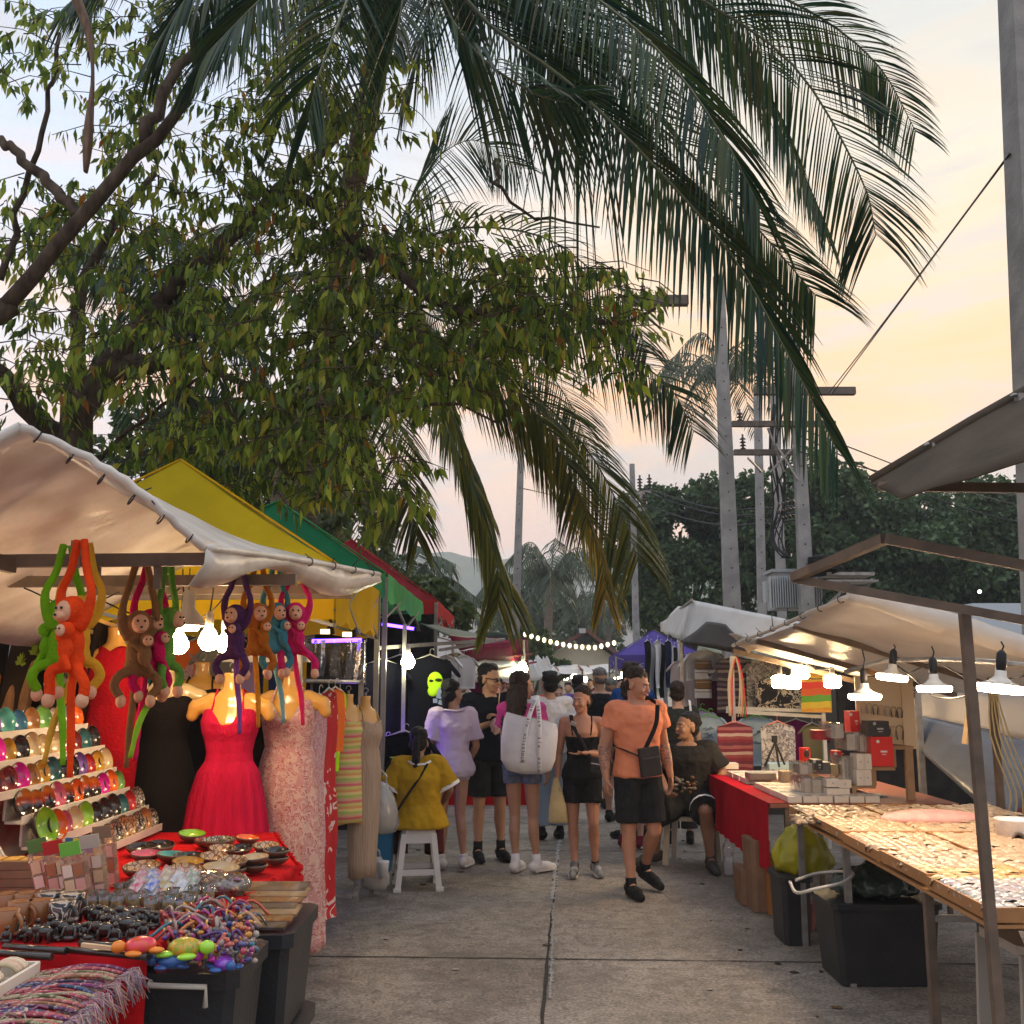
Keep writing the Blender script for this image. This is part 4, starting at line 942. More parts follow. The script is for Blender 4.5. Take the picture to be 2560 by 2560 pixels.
def dress(top, rings, m, lab, cat='dress', pleats=0, amp=.0, zp=-.5, s=1.0, yaw=0, straps=True, name='dress', band=None, nn_=72, grp=None, seed=1, vneck=.0):
    """rings (z, rx, ry) relative to neck top; pleats below zp"""
    t = thing(name, lab, cat, top, 0, grp); p = V(top); M = Matrix.Rotation(yaw, 3, 'Z'); rows = []
    # densify
    rr = []
    for a, b in zip(rings, rings[1:]):
        for k in range(5): rr.append(tuple(x + (y - x) * k / 5 for x, y in zip(a, b)))
    rr.append(rings[-1])
    for i, (z, rx, ry) in enumerate(rr):
        row = []
        for j in range(nn_):
            a = 2 * pi * j / nn_; f = min(1, max(0, (zp - z) / .22)); q = 1 + f * amp * (sin(pleats * a + seed) * .7 + .3 * sin(pleats * 1.7 * a + 2 * seed)) + .012 * sin(a * 5 + z * 14 + seed)
            zz = z
            if i < 6 and vneck and sin(a) < 0: zz -= vneck * max(0, 1 - abs(cos(a)) * 1.6) * (1 - i / 6)
            if i < 6 and sin(a) < 0: zz += .03 * (1 - i / 6) * (abs(sin(2 * a)))
            row.append(p + M @ (V((rx * q * cos(a), ry * q * sin(a) - .004, zz + (f * .012 * sin(3 * a + seed) if i == len(rr) - 1 else 0))) * s))
        rows.append(row)
    mb = MB().grid(rows, True, True); o = mb.build('skirt' if cat == 'dress' else 'body', m, t)
    mo = o.modifiers.new('t', 'SOLIDIFY'); mo.thickness = .003
    if straps:
        for sg in (-1, 1):
            k = MB(); x = .085 * sg; z0 = rings[0][0]
            k.tube([p + M @ (V((x * 1.15, -rings[0][2] * .92, z0 - .005)) * s), p + M @ (V((x, -.07, z0 + .05)) * s), p + M @ (V((x * .9, -.03, -.095)) * s), p + M @ (V((x, .06, -.13)) * s)], .006 * s, 6)
            k.build('strap', m if not isinstance(m, list) else m[0], t)
    if band:
        zb, c_ = band; k = MB(); k.grid([[p + M @ (V((q_ * cos(2 * pi * j / 40), q2 * sin(2 * pi * j / 40), zz)) * s) for j in range(40)] for zz, q_, q2 in c_], True, True); k.build('waistband', zb, t)
    return t
PINKD = mat('bright coral dress cloth', (.52, .012, .055), .8, (.42, .009, .04), 5, bump=.6, bscale=34, stretch=(3, 3, .5))
FLOR = patmat('cream cloth with red flowers', 'floral', [(.70, .45, .36), (.72, .50, .42), (.70, .46, .40), (.48, .09, .09), (.70, .45, .38), (.62, .30, .28)], .8, 27, .2)
FLOR2 = patmat('pale pink flowered cloth', 'floral', [(.66, .42, .42), (.68, .44, .44), (.5, .16, .2), (.66, .4, .42)], .8, 30, .2)
REDF = patmat('red cloth with white blossoms', 'blot', [(.50, .008, .015), (.50, .008, .015), (.52, .01, .015), (.5, .008, .015), (.72, .55, .5)], .8, 9, .15)
BEI = mat('beige ribbed knit', (.42, .31, .22), .9, (.36, .26, .18), 20, bump=.5, bscale=40, stretch=(3, 3, .2))
NEON = mat('neon green knit', (.45, .8, .02), .8, bump=.3)
STRP = patmat('pink green striped knit', 'stripe', [(.62, .30, .10), (.55, .50, .14), (.62, .14, .14), (.60, .34, .20), (.35, .45, .10), (.66, .5, .2)], .85, 9)
REDD = mat('scarlet tight dress', (.36, .006, .012), .8, (.28, .005, .010), 4, bump=.5)
ORG = mat('orange blouse cloth', (.75, .16, .03), .8, bump=.3)
top_r = P(292, 1568, 5.95)
mannequin(top_r, 'mannequin in the tight scarlet dress', MANQ, 1.0, .2, False)
dress(top_r, [(-.14, .085, .07), (-.19, .15, .09), (-.27, .168, .118), (-.34, .152, .11), (-.44, .128, .09), (-.56, .155, .105), (-.70, .165, .115), (-.95, .14, .10), (-1.3, .15, .1)], REDD, 'tight scarlet strapless dress beside the bowl rack', straps=False, s=1.0)
tb_ = P(418, 1660, 6.2)
mannequin(tb_, 'cream shouldered mannequin in the black strap dress', MANQ2, 1.0, .15)
dress(tb_, [(-.215, .165, .1), (-.27, .165, .122), (-.34, .152, .115), (-.44, .135, .095), (-.56, .17, .12), (-.75, .22, .17), (-1.0, .28, .2), (-1.35, .3, .22)], mat('black dress cloth', (.012, .010, .010), .8, bump=.3), 'black flared strap dress beside the coral dress', pleats=9, amp=.05, zp=-.6)
tb2_ = P(508, 1655, 6.75)
mannequin(tb2_, 'mannequin half hidden behind the black and coral dresses', MANQ, 1.0, .1)
dress(tb2_, [(-.2, .16, .1), (-.3, .16, .12), (-.44, .135, .1), (-.6, .18, .13), (-1.0, .26, .2), (-1.45, .3, .22)], MATS['black dress cloth'], 'second black dress standing behind the coral dress', pleats=8, amp=.05)
tp = P(582, 1682, 6.05)
mannequin(tp, 'yellow mannequin wearing the coral dress', MANQ, 1.0, 0)
dress(tp, [(-.235, .150, .100), (-.28, .164, .135), (-.335, .156, .125), (-.385, .140, .102), (-.45, .128, .094), (-.50, .134, .100), (-.56, .17, .125), (-.70, .20, .155), (-.86, .225, .175), (-.985, .24, .19)], PINKD, 'coral pink strap dress with pleated short skirt', pleats=19, amp=.07, zp=-.48, band=None, vneck=.10)
tf_ = P(728, 1678, 6.35)
mannequin(tf_, 'yellow mannequin wearing the long flowered dress', MANQ, 1.0, -.05)
dress(tf_, [(-.20, .150, .100), (-.28, .164, .135), (-.37, .150, .115), (-.45, .140, .105), (-.52, .16, .12), (-.80, .20, .15), (-1.1, .225, .17), (-1.35, .235, .18), (-1.60, .25, .19)], FLOR, 'long cream dress printed with red flowers', pleats=13, amp=.05, zp=-.47, vneck=.14)
# hanging clothes helper --------------------------------------------------
HANG = mat('clear plastic hanger', (.5, .48, .42), .3)
def garment(top, w, h, m, lab, kind='shirt', yaw=0, name=None, cat=None, grp=None, hanger=True, d=.05, seed=0, hm_=None, flare=1.0, sleeve=.32):
    """thick cloth garment on a hanger. top = neck point"""
    name = name or {'shirt': 'tshirt', 'dress': 'hanging_dress', 'tank': 'tank_top', 'cloth': 'hanging_cloth', 'pants': 'hanging_trousers'}[kind]
    cat = cat or {'shirt': 't-shirt', 'dress': 'dress', 'tank': 'tank top', 'cloth': 'cloth', 'pants': 'trousers'}[kind]
    t = thing(name, lab, cat, top, 0, grp); p = V(top); M = Matrix.Rotation(yaw, 3, 'Z')
    def cell(x, z, f): return p + M @ V((x, (d / 2 * f) * (1 + .5 * sin(x * 40 + seed)) + .018 * sin(x * 26 / w * .4 + z * 5 + seed), z))
    mb = MB(); N = 14; K = 12; rows = []
    for i in range(K + 1):
        z = -h * i / K; hw_ = w / 2 * (1 + (flare - 1) * i / K)
        if kind in ('shirt', 'tank', 'dress') and i == 0: hw_ *= .95
        row = []
        for j in range(2 * N):
            a = 2 * pi * j / (2 * N); x = hw_ * cos(a); sl = 0
            if kind != 'cloth' and kind != 'pants': sl = -.12 * w * min(1, abs(x / (w / 2))) * max(0, 1 - i / 2)
            y = sin(a) * d / 2 * (.6 + .4 * i / K) + .012 * sin(x * 38 + seed) * (i / K) + .01 * sin(z * 9 + seed)
            row.append(p + M @ V((x, y, z + sl)))
        rows.append(row)
    mb.grid(rows, True, True); n0 = len(mb.v); mb.face(tuple(n0 - 1 - j for j in range(2 * N))); mb.face(tuple(n0 - 2 * N * (K + 1) + j for j in range(2 * N)))
    if kind == 'shirt':
        for sg in (-1, 1): mb.caps(p + M @ V((sg * w * .42, 0, -.15 * w)), p + M @ V((sg * w * (.42 + sleeve * .62), 0, -.15 * w - sleeve * w * .72)), w * .115, w * .14, 10, 2, .38, side=M @ V((0, 1, 0)))
    o = mb.build('cloth', m, t)
    if hanger:
        k = MB(); k.tube([p + M @ V((-w * .36, 0, -.1 * w)), p + V((0, 0, .015)), p + M @ V((w * .36, 0, -.1 * w))], .007, 6); k.tube([p + V((0, 0, .01)), p + V((0, 0, .05))] + [p + M @ V((.02 - .02 * cos(a), 0, .05 + .02 * sin(a))) for a in (.6, 1.4, 2.2, 3.0)], .003, 5); k.build('hanger', hm_ or HANG, t)
    return t
ry = 'clothes on the rail under the yellow canopy'
garment(P(798, 1740, 6.6), .16, 1.2, FLOR2, 'pale pink flowered dress right behind the long cream one', 'dress', 1.2, grp=ry, flare=1.3)
garment(P(822, 1725, 6.9), .22, 1.45, REDF, 'long red dress with white blossoms on the rail', 'dress', 1.25, grp=ry, flare=1.5)
garment(P(838, 1722, 7.1), .2, .42, ORG, 'orange blouse squeezed between red dress and neon top', 'tank', 1.1, grp=ry)
garment(P(812, 1748, 7.3), .2, .5, mat('crimson cloth', (.4, .01, .02), .8), 'crimson top half hidden on the rail', 'tank', 1.1, grp=ry)
garment(P(850, 1728, 7.4), .15, .55, NEON, 'neon green sleeveless top on the rail', 'tank', 1.15, grp=ry)
tm1 = P(871, 1735, 7.5); mannequin(tm1, 'mannequin bust in the striped knit dress', MANQ, .8, .9, False); dress(tm1, [(-.24, .150, .1), (-.3, .155, .125), (-.45, .135, .1), (-.6, .16, .12), (-1.05, .17, .13)], STRP, 'short knit dress with pink and green stripes', s=.85, yaw=.9, straps=True)
tm2 = P(914, 1740, 7.6); mannequin(tm2, 'mannequin bust in the long beige dress', MANQ, .8, .9, False); dress(tm2, [(-.23, .150, .1), (-.3, .155, .13), (-.42, .130, .1), (-.6, .15, .12), (-.9, .14, .12), (-1.45, .115, .10)], BEI, 'long narrow beige ribbed dress at the corner of the dress stall', s=.87, yaw=.9)
rail = thing('clothes_rack', 'grey clothes rack at the corner of the dress stall', 'clothes rack', P(880, 2240, 8.0)); 
k = MB(); k.tube([P(760, 1702, 6.6), P(900, 1705, 7.9)], .014, 8); k.tube([P(905, 1665, 7.9), P(895, 1700, 7.9)], .012, 6); k.build('rail', GSTEEL, rail)
MB().beam((P(903, 1700, 7.9).x, 7.9, 0.05), P(903, 1700, 7.9), .035).build('leg', GSTEEL, rail); MB().beam(P(888, 2235, 7.6), P(900, 2200, 8.3), .03).build('foot', GSTEEL, rail); MB().beam(P(840, 2235, 7.5), P(880, 2240, 7.5), .03).build('foot', GSTEEL, rail)
k = MB()
for i in range(18): k.tube([P(770 + i * 5, 1712, 6.8 + i * .06), P(770 + i * 5, 1690, 6.8 + i * .06)], .004, 4)
k.build('hanger_hooks', BLACKP, rail)
# dark curtain standing in for the darkness behind the dresses
dk_ = cloth('shade_curtain', patch((-3.3, 7.7, .02), (-1.5, 7.75, .02), (-1.5, 7.75, 1.85), (-3.3, 7.7, 1.85), 24, 8), mat('shade brown curtain', (.02, .012, .01), .9, bump=.4), None, .05, 6, V((0, 1, 0)), loc=(-2.4, 7.7, 0)); tag(dk_, 'dark curtain added for the darkness at the back of the dress stall', 'curtain')
# more garments hanging high behind the dresses
random.seed(3)
gc = [(mat('white blouse cloth', (.7, .68, .62), .85, bump=.3), 'white'), (ORG, 'orange'), (mat('navy cloth', (.02, .04, .14), .85), 'navy'), (mat('teal cloth', (.03, .25, .25), .85), 'teal'), (mat('grey cloth', (.25, .24, .23), .85), 'grey'), (mat('mustard cloth', (.45, .27, .02), .85), 'mustard'), (FLOR2, 'flowered'), (mat('lilac cloth', (.35, .25, .5), .85), 'lilac')]
for i in range(8):
    m_, cn = gc[(i * 3) % 8]; garment(P(330 + i * 55, 1600 + (i % 3) * 12, 7.45), .3, .55, m_, '%s top hanging high behind the %s' % (cn, ['scarlet dress', 'glowing bulbs', 'black dress', 'teardrop bulb', 'coral dress', 'cross rail', 'flowered dress', 'white post'][i]), 'tank' if i % 2 else 'shirt', uni(-.5, .5), grp='tops hung at the back of the dress stall')
# clear plastic sheet
CLP = glassm('clear plastic sheet', (.8, .82, .9), .12, .10)
rows = []
for i in range(11):
    r_ = []
    for j in range(30):
        q = P(700 + 215 * j / 29, 1600 + (112 - 20 * sin(j / 29 * pi)) * i / 10, 8.2 + .04 * sin(j * 1.3 + i * .12) + .03 * sin(j * 2.9)); r_.append(q)
    rows.append(r_)
ps = MB().grid(rows, True); one('plastic_sheet', ps, CLP, 'creased clear plastic sheet hanging under the yellow valance', 'plastic sheet')
UVL = lampmat('blue violet tube glow', (.10, .03, 1), 14)
def tube_light(a, b, lab, r=.015, m=UVL):
    t = thing('tube_light', lab, 'lamp', a, 0, 'blue violet tubes of the dark t-shirt stall'); MB().tube([a, b], r, 8).build('tube', m, t); k = MB(); k.tube([V(a) + (V(a) - V(b)).normalized() * .04, a], r * 1.3, 8); k.tube([b, V(b) + (V(b) - V(a)).normalized() * .04], r * 1.3, 8); k.build('end_cap', BLACKP, t)
tube_light(P(640, 1598, 8.6), P(725, 1595, 8.6), 'blue violet tube left of the clear plastic sheet')
tube_light(P(780, 1603, 8.5), P(905, 1600, 8.5), 'blue violet tube above the clear plastic sheet')
tube_light(P(955, 1560, 10.4), P(1035, 1572, 10.4), 'blue violet tube inside the green canopy')
tube_light(P(930, 1800, 9.0), P(935, 1880, 9.0), 'short upright violet tube among the black shirts', .02, lampmat('violet tube glow', (.22, .08, 1), 40))
# ------------------------------------------------ dark t-shirt stall (under the green canopy)
def text(name, s, p, size, m, parent=None, rx=90, rz=0, ry=0, ext=.001, align='CENTER', M=None):
    cu = bpy.data.curves.new(name, 'FONT'); cu.body = s; cu.size = size; cu.extrude = ext; cu.align_x = align; cu.align_y = 'CENTER'; cu.offset = size * .012
    o = bpy.data.objects.new('tmp', cu); COL.objects.link(o)
    bpy.context.view_layer.update(); me = bpy.data.meshes.new_from_object(o.evaluated_get(bpy.context.evaluated_depsgraph_get())); bpy.data.objects.remove(o)
    T = M if M is not None else (Matrix.Translation(V(p)) @ Matrix.Rotation(R(rz), 4, 'Z') @ Matrix.Rotation(R(rx), 4, 'X') @ Matrix.Rotation(R(ry), 4, 'Z'))
    off = ROOT.get(parent.name, V((0, 0, 0))) if parent else V((0, 0, 0))
    me.transform(Matrix.Translation(-off) @ T); me.materials.clear(); me.materials.append(m); o = bpy.data.objects.new(name, me); COL.objects.link(o)
    if parent: o.parent = parent; ROOT[o.name] = off
    return o
sb_ = thing('stall_partition', 'black cloth partition at the back of the dark t-shirt stall', 'partition', (-2, 11.9, 0))
MB().box((-2.2, 11.9, 1.2), (2.6, .04, 2.4)).build('panel', BLK, sb_)
BT = mat('black t-shirt cotton', (.010, .011, .018), .9, bump=.3)
tks = 'black t-shirts in the dark stall'
g = garment(P(1075, 1640, 9.9), .42, .72, BT, 'black t-shirt with neon green face print in the dark stall', 'shirt', .25, grp=tks)
k = MB(); k.ell(P(1088, 1705, 9.78), (.075, .012, .095), nu=14); k.ell(P(1082, 1728, 9.78), (.05, .012, .05)); k.build('print', mat('neon green print', (.42, .75, .02), .7), g)
k = MB(); k.ell(P(1096, 1700, 9.765), (.035, .01, .015)); k.ell(P(1078, 1702, 9.765), (.02, .01, .013)); k.build('print', BLACKP, g)
k = MB(); k.box(P(1100, 1733, 9.77), (.05, .01, .1), 0, 0, .3); k.box(P(1088, 1752, 9.77), (.04, .01, .04)); k.box(P(1104, 1757, 9.77), (.06, .01, .04), 0, 0, .3); k.build('print', mat('blue grey print', (.25, .32, .42), .7), g)
g = garment(P(1000, 1640, 10.3), .42, .72, BT, 'plain black t-shirt left of the neon face print', 'shirt', .1, grp=tks)
g = garment(P(955, 1650, 9.6), .42, .8, BT, 'plain black t-shirt next to the tent leg', 'shirt', .4, grp=tks)
g = garment(P(1010, 1830, 8.95), .46, .62, BT, 'black t-shirt with a coloured country name behind the seated seller', 'shirt', .0, grp=tks)
x0 = 982
for ch, c_ in zip('Thailand', [(.6, .9, .1), (.6, .9, .1), (.9, .12, .1), (.9, .5, .1), (.1, .4, .9), (.3, .3, .9), (.7, .2, .8), (.9, .2, .3)]):
    text('letter', ch, P(x0, 1902, 8.88), .085, mat('letter colour %d%d' % (c_[0] * 9, c_[2] * 9), c_, .6), g); x0 += 11 if ch in 'il' else 19 if ch == 'T' else 15
k = MB(); k.box(P(1010, 1930, 8.90), (.12, .006, .06)); k.ell(P(985, 1925, 8.9), (.03, .008, .05)); k.build('print', mat('lime print', (.5, .8, .05), .7), g)
g = garment(P(965, 1850, 9.3), .4, .7, BT, 'black t-shirt low beside the clear bag', 'shirt', .5, grp=tks)
k = MB(); k.beam(P(945, 1620, 9.2), P(1235, 1600, 11.6), .035); k.beam(P(1100, 1625, 10.5), P(1260, 1598, 12.4), .03)
fl = thing('awning', 'dark green awning flap held out over the dark t-shirt stall', 'awning', P(1100, 1600, 11)); k.build('arm', GP, fl)
cloth('flap', patch(P(1045, 1556, 9.6), P(1120, 1590, 9.8), P(1232, 1598, 12.4), P(1190, 1582, 12.6), 6, 8), mat('dark green awning', (.03, .09, .07), .5, transl=.2), fl, .02, 3)
MB().beam((P(1012, 1560, 9.5).x, 9.5, 0), P(1012, 1560, 9.5), .035).build('post', GP, fl)
cloth('flap', patch(P(1195, 1572, 13), P(1300, 1590, 14.5), P(1290, 1600, 14.5), P(1180, 1588, 12.8), 5, 3), mat('black green awning', (.015, .05, .04), .6), fl, .02, 3)
bulb(P(1020, 1655, 9.4), 'drop', 'round white bulb on the pole of the dark t-shirt stall', .1, .062, 60, (1, .95, .6))
bs_ = thing('plastic_bin', 'blue plastic bin beside the seated seller', 'bin', P(945, 2150, 8.6)); MB().box(P(945, 2120, 8.7), (.26, .26, .34), taper=.85, bev=.03).build('bin_body', mat('blue plastic', (.02, .16, .32), .45), bs_); MB().box(P(945, 2072, 8.7), (.29, .29, .03), bev=.03).build('rim', mat('blue rim', (.03, .22, .42), .4), bs_)
def crumple(o, st, sc):
    tx = bpy.data.textures.new('crumple', 'VORONOI'); tx.noise_scale = sc; tx.distance_metric = 'DISTANCE_SQUARED'; d = o.modifiers.new('crumple', 'DISPLACE'); d.texture = tx; d.strength = st; d.mid_level = .3
BAGC = glassm('clear carrier bag', (.86, .84, .78), .25, .45)
def bag(p, w, h, lab, m=BAGC, d=None, name='plastic_bag', cat='plastic bag', handles=True, fill=None):
    t = thing(name, lab, cat, p, 0); p = V(p); d = d or w * .7; mb = MB(); rows = []
    for z, r_ in ((0, .35), (.04, .85), (.2, 1.0), (.45, .98), (.7, .8), (.9, .5), (1, .34)):
        rows.append([p + V((w / 2 * r_ * cos(2 * pi * j / 22) * (1 + .1 * sin(j * 2.3 + z * 7)), d / 2 * r_ * sin(2 * pi * j / 22) * (1 + .12 * sin(j * 3.1 + z * 4)), h * z)) for j in range(22)])
    mb.grid(rows, True, True); mb.face(tuple(len(mb.v) - 22 * 7 + 21 - j for j in range(22))); mb.face(tuple(len(mb.v) - 22 + j for j in range(22))); bo = mb.build('bag', m, t)
    if m is not BAGC: sdv = bo.modifiers.new('s', 'SUBSURF'); sdv.levels = sdv.render_levels = 2; crumple(bo, .05, .07)
    if handles:
        k = MB(); k.tube([p + V((-w * .15, 0, h)), p + V((-w * .12, 0, h * 1.15)), p + V((0, 0, h * 1.25)), p + V((w * .12, 0, h * 1.15)), p + V((w * .15, 0, h))], w * .03, 5, flat=.4); k.build('handle', m, t)
    if fill: k = MB(); k.ell(p + V((0, 0, h * .4)), (w * .36, d * .36, h * .36)); k.build('contents', fill, t)
    return t
bag(P(952, 2085, 8.2), .26, .38, 'clear bag of snacks hanging between beige dress and seated seller', fill=mat('tan snacks', (.4, .27, .14), .8, (.5, .4, .25), 20))
bag(P(938, 2225, 8.3), .22, .25, 'clear bag with a drink cup on the ground by the clothes rack', fill=mat('red brown snacks', (.35, .1, .06), .7, (.5, .2, .1), 20))
c = thing('drink_cup', 'white lidded drink cup standing in the bag by the clothes rack', 'cup', P(958, 2190, 8.25)); MB().lathe([(.03, 0), (.042, .11), (.044, .115), (.044, .125), (.01, .127)], P(958, 2195, 8.2), 14).build('cup_body', WHT, c)
# ------------------------------------------------ maroon and white stalls further on
MAR = mat('maroon canvas', (.22, .02, .05), .75, (.17, .015, .04), 3, transl=.3)
t = thing('market_stall', 'maroon fringed awning over white sheets beyond the dark stall', 'stall', P(1200, 2000, 17))
cloth('maroon_awning', patch(P(1120, 1585, 13.2), P(1215, 1582, 16), P(1316, 1601, 17.5), P(1150, 1628, 13.5), 8, 6), MAR, t, .03, 3)
cloth('maroon_valance', patch(P(1150, 1628, 13.4), P(1316, 1600, 17.4), P(1312, 1652, 17.4), P(1180, 1650, 14), 10, 3), MAR, t, .05, 3)
cloth('white_sheet_roof', patch(P(1150, 1645, 13.6), P(1330, 1652, 18), P(1350, 1700, 18), P(1150, 1700, 13.8), 8, 4), WTARP, t, .05, 3)
k = MB(); k.beam(P(1150, 1660, 14), P(1330, 1635, 17.5), .03); k.beam(P(1160, 1690, 14), P(1340, 1655, 17.5), .03); k.tube([P(1316, 1600, 17.4), P(1318, 1700, 17.4)], .03, 6); k.build('frame', mat('rusty red pole', (.2, .03, .03), .6), t)
MB().beam((P(1310, 1600, 17).x, 17, 0), P(1310, 1600, 17), .04).build('post', GP, t)
bulb(P(1306, 1672, 16.5), 'drop', 'bright greenish bulb at the end of the maroon awning', .1, .085, 45, (.95, 1, .55))
bulb(P(1168, 1690, 15), 'drop', 'small warm bulb above the man in sunglasses', .1, .05, 60, (1, .8, .4))
random.seed(44)
garc = [(WHT, 'white'), (mat('pink lace cloth', (.62, .34, .36), .85), 'pink'), (mat('plum cloth', (.12, .01, .05), .85), 'plum'), (FLOR2, 'flowered'), (mat('pale grey cloth', (.5, .5, .5), .85), 'grey'), (patmat('leopard cloth', 'voronoi', [(.5, .4, .3), (.1, .07, .05), (.45, .33, .22)], .8, 40), 'spotted')]
for i, (u, v, Y, w, h) in enumerate(((1115, 1640, 12.8, .3, .8), (1140, 1632, 13.2, .36, .5), (1160, 1640, 12.9, .3, .4), (1105, 1760, 12.8, .4, .5), (1170, 1700, 14.6, .5, .9), (1215, 1690, 15.8, .5, 1.2), (1130, 1700, 13.6, .4, .9), (1245, 1700, 16.5, .5, 1.3), (1095, 1660, 12.5, .3, .9))):
    m_, cn = garc[(i * 5) % 6]; garment(P(u, v, Y), w, h, m_, '%s garment %s' % (cn, ['hanging beyond the neon print shirt', 'hanging under the green awning arm', 'with long sleeve under the awning arms', 'low behind the purple lit shirt', 'hanging behind the man in sunglasses', 'sheet hanging above the skewer', 'beside the grey mannequin', 'curtain behind the long haired woman', 'on the edge of the dark stall'][i]), 'dress' if i % 2 else 'shirt', uni(-.6, .6), grp='clothes of the maroon awning stall')
mg = P(1112, 1690, 12.4); mannequin(mg, 'grey cloth mannequin torso behind the woman in the oversized shirt', MANG, .95, .8, False, 'dummy')
# flat boxes of goods on the maroon stall table
k = thing('stall_table', 'red covered table of trinkets between the man and the long haired woman', 'table', P(1270, 2000, 15.5)); MB().box((P(1240, 1800, 15.5).x, 15.5, .4), (1.3, 2.6, .8)).build('cloth', REDC, k)
random.seed(5)
tk = MB()
for i in range(90): c_ = V((P(1240, 1800, 15.5).x + uni(-.6, .6), 15.5 + uni(-1.25, 1.25), .82)); tk.ell(c_, (uni(.02, .06), .04, .03), nu=6, nv=4)
tag(one('trinkets', tk, mat('trinket colours', (.5, .3, .1), .5, island=[(.7, .1, .02), (.8, .5, .05), (.1, .4, .1), (.7, .6, .4), (.1, .1, .4)]), 'small colourful trinkets covering the red table', 'trinkets'), kind='stuff')
# far left white canopies and clutter
t = thing('market_stall', 'crumpled white sheets over a stall behind the white shirted man', 'stall', P(1370, 1900, 21))
cloth('sheet', patch(P(1318, 1655, 18.5), P(1352, 1650, 21), P(1400, 1680, 22), P(1325, 1700, 18.5), 8, 5), WTARP, t, .15, 3)
cloth('sheet', patch(P(1340, 1640, 20), P(1375, 1650, 21.5), P(1392, 1668, 22), P(1330, 1665, 20), 8, 5), WTARP, t, .2, 4)
MB().beam((P(1350, 1700, 21).x, 21, 0), P(1350, 1655, 21), .05).build('post', GP, t)
def farstall(lab, c, w, dd, z0, z1, m, n=6, rot=0):
    t = thing('market_stall', lab, 'stall', (c[0], c[1], 0), 0, 'pale canopies at the far end of the lane'); x, y = c[0], c[1]
    cloth('roof', patch((x - w / 2, y - dd / 2, z0), (x + w / 2, y - dd / 2, z0 - .1), (x + w / 2, y + dd / 2, z1), (x - w / 2, y + dd / 2, z1 + .05), 10, 8), m, t, .1, 1.2)
    k = MB(); [k.beam((x - w / 2 + w * i / n, y - dd / 2 - .02, z0 - .02), (x - w / 2 + w * i / n, y + dd / 2, z1 - .02), .05) for i in range(n + 1)]; k.build('rib', mat('rusty roof rib', (.18, .07, .05), .7), t)
    for i in (0, n // 2, n): MB().beam((x - w / 2 + w * i / n, y - dd / 2, 0), (x - w / 2 + w * i / n, y - dd / 2, z0), .05).build('post', STEEL, t)
farstall('long pink tinted canopy crossing the end of the lane', (2.9, 38), 6.6, 4.4, 1.92, 2.22, WTARP, 8)
farstall('pale canopy to the right end of the lane', (4.6, 30), 3.2, 3.0, 1.9, 2.1, WTARP, 4)
farstall('pale canopy beyond the far left sheets', (.6, 31), 2.8, 3, 1.95, 2.15, WTARP, 4)
k = thing('stall_table', 'white clothed counter far down the lane under the pink canopy', 'table', (2.6, 40.5, 0)); MB().box((2.6, 40.5, .5), (6, .8, 1.0)).build('counter', WHT, k)
for i, (u, v, Y) in enumerate(((1412, 1693, 36), (1545, 1700, 30), (1568, 1688, 27), (1460, 1698, 36), (1435, 1690, 36))):
    bulb(P(u, v, Y), 'jar', ['far warm lamp above the woman in sunglasses', 'far white lamp left of the purple tent leg', 'bright lamp under the purple tent', 'tiny far lamp between two men', 'far lamp under the pink canopy left'][i], .1, .12 if i != 2 else .16, 25, (1, .85, .55), 'lamps far down the lane')
PUR = mat('purple canvas', (.10, .07, .30), .7, (.08, .055, .24), 3, transl=.25)
tP = tent('small purple peaked tent on the right of the lane', P(1540, 1650, 22).x, P(1540, 1650, 22).x + 1.9, 22, 24.6, 2.18, 1.92, 2.75, PUR, PUR, .1, .1)
for i, (q1, q2, sg) in enumerate(((P(250, 1500, 5.0), P(450, 1470, 5.2), .10), (P(447, 1560, 5.35), P(600, 1440, 5.3), .06), (P(60, 1470, 4.6), P(300, 1480, 5.0), .08), (P(560, 1470, 5.5), P(720, 1450, 5.6), .05))):
    m_ = (q1 + q2) / 2 - V((0, 0, sg)); one('lamp_cable', MB().tube(bez([q1, m_ + V((0, .03, 0)), q2], 14), .004, 5), BLACKP, ['slack cable behind the middle plush monkeys', 'slack cable rising from the left glowing bulb', 'slack cable behind the orange plush monkey', 'slack cable above the right hand plush monkeys'][i], 'cable', 'slack cables under the cream tarpaulin')
# ------------------------------------------------ souvenir table at the near left
random.seed(77)
TZ_ = .80
NL, NR, FR, FF = V((-3.2, 3.44, TZ_)), V((-1.15, 3.44, TZ_)), V((-1.0, 4.95, TZ_)), V((-1.35, 6.0, TZ_)); FL = V((-3.2, 6.0, TZ_))
st_ = thing('souvenir_table', 'red clothed table crowded with souvenirs at the near left', 'table', (-2.1, 4.6, 0))
MB().prism([NL, NR, FR, FF, FL], (0, 0, 0), (0, 0, -.03)).build('tabletop', mat('plywood', (.35, .24, .14), .7), st_)
for x, y in ((-1.2, 3.6), (-1.15, 4.9), (-1.5, 5.85), (-3.1, 3.6), (-3.1, 5.9)): MB().beam((x, y, 0), (x, y, TZ_ - .03), .04).build('leg', GSTEEL, st_)
def skirt(a, b, h, n, amp, out, gather=0):
    a, b = V(a), V(b); o_ = V(out); rows = []
    for k in range(7):
        z = -h * k / 6
        rows.append([a.lerp(b, j / n) + V((0, 0, z + .012)) + o_ * (.012 + (amp * (k / 6) * sin(j * 1.1 + .4 * sin(j * .3)) + .02 * k / 6) + gather * noise.noise(V((j * .5, k * .7, 3)))) for j in range(n + 1)])
    return rows
cl_ = MB(); top = [NL, NR, FR, FF, FL]
cl_.poly([p + V((0, 0, .004)) for p in top]); cl_.grid(skirt(NL, NR, .74, 60, .012, (0, -1, 0)), True)
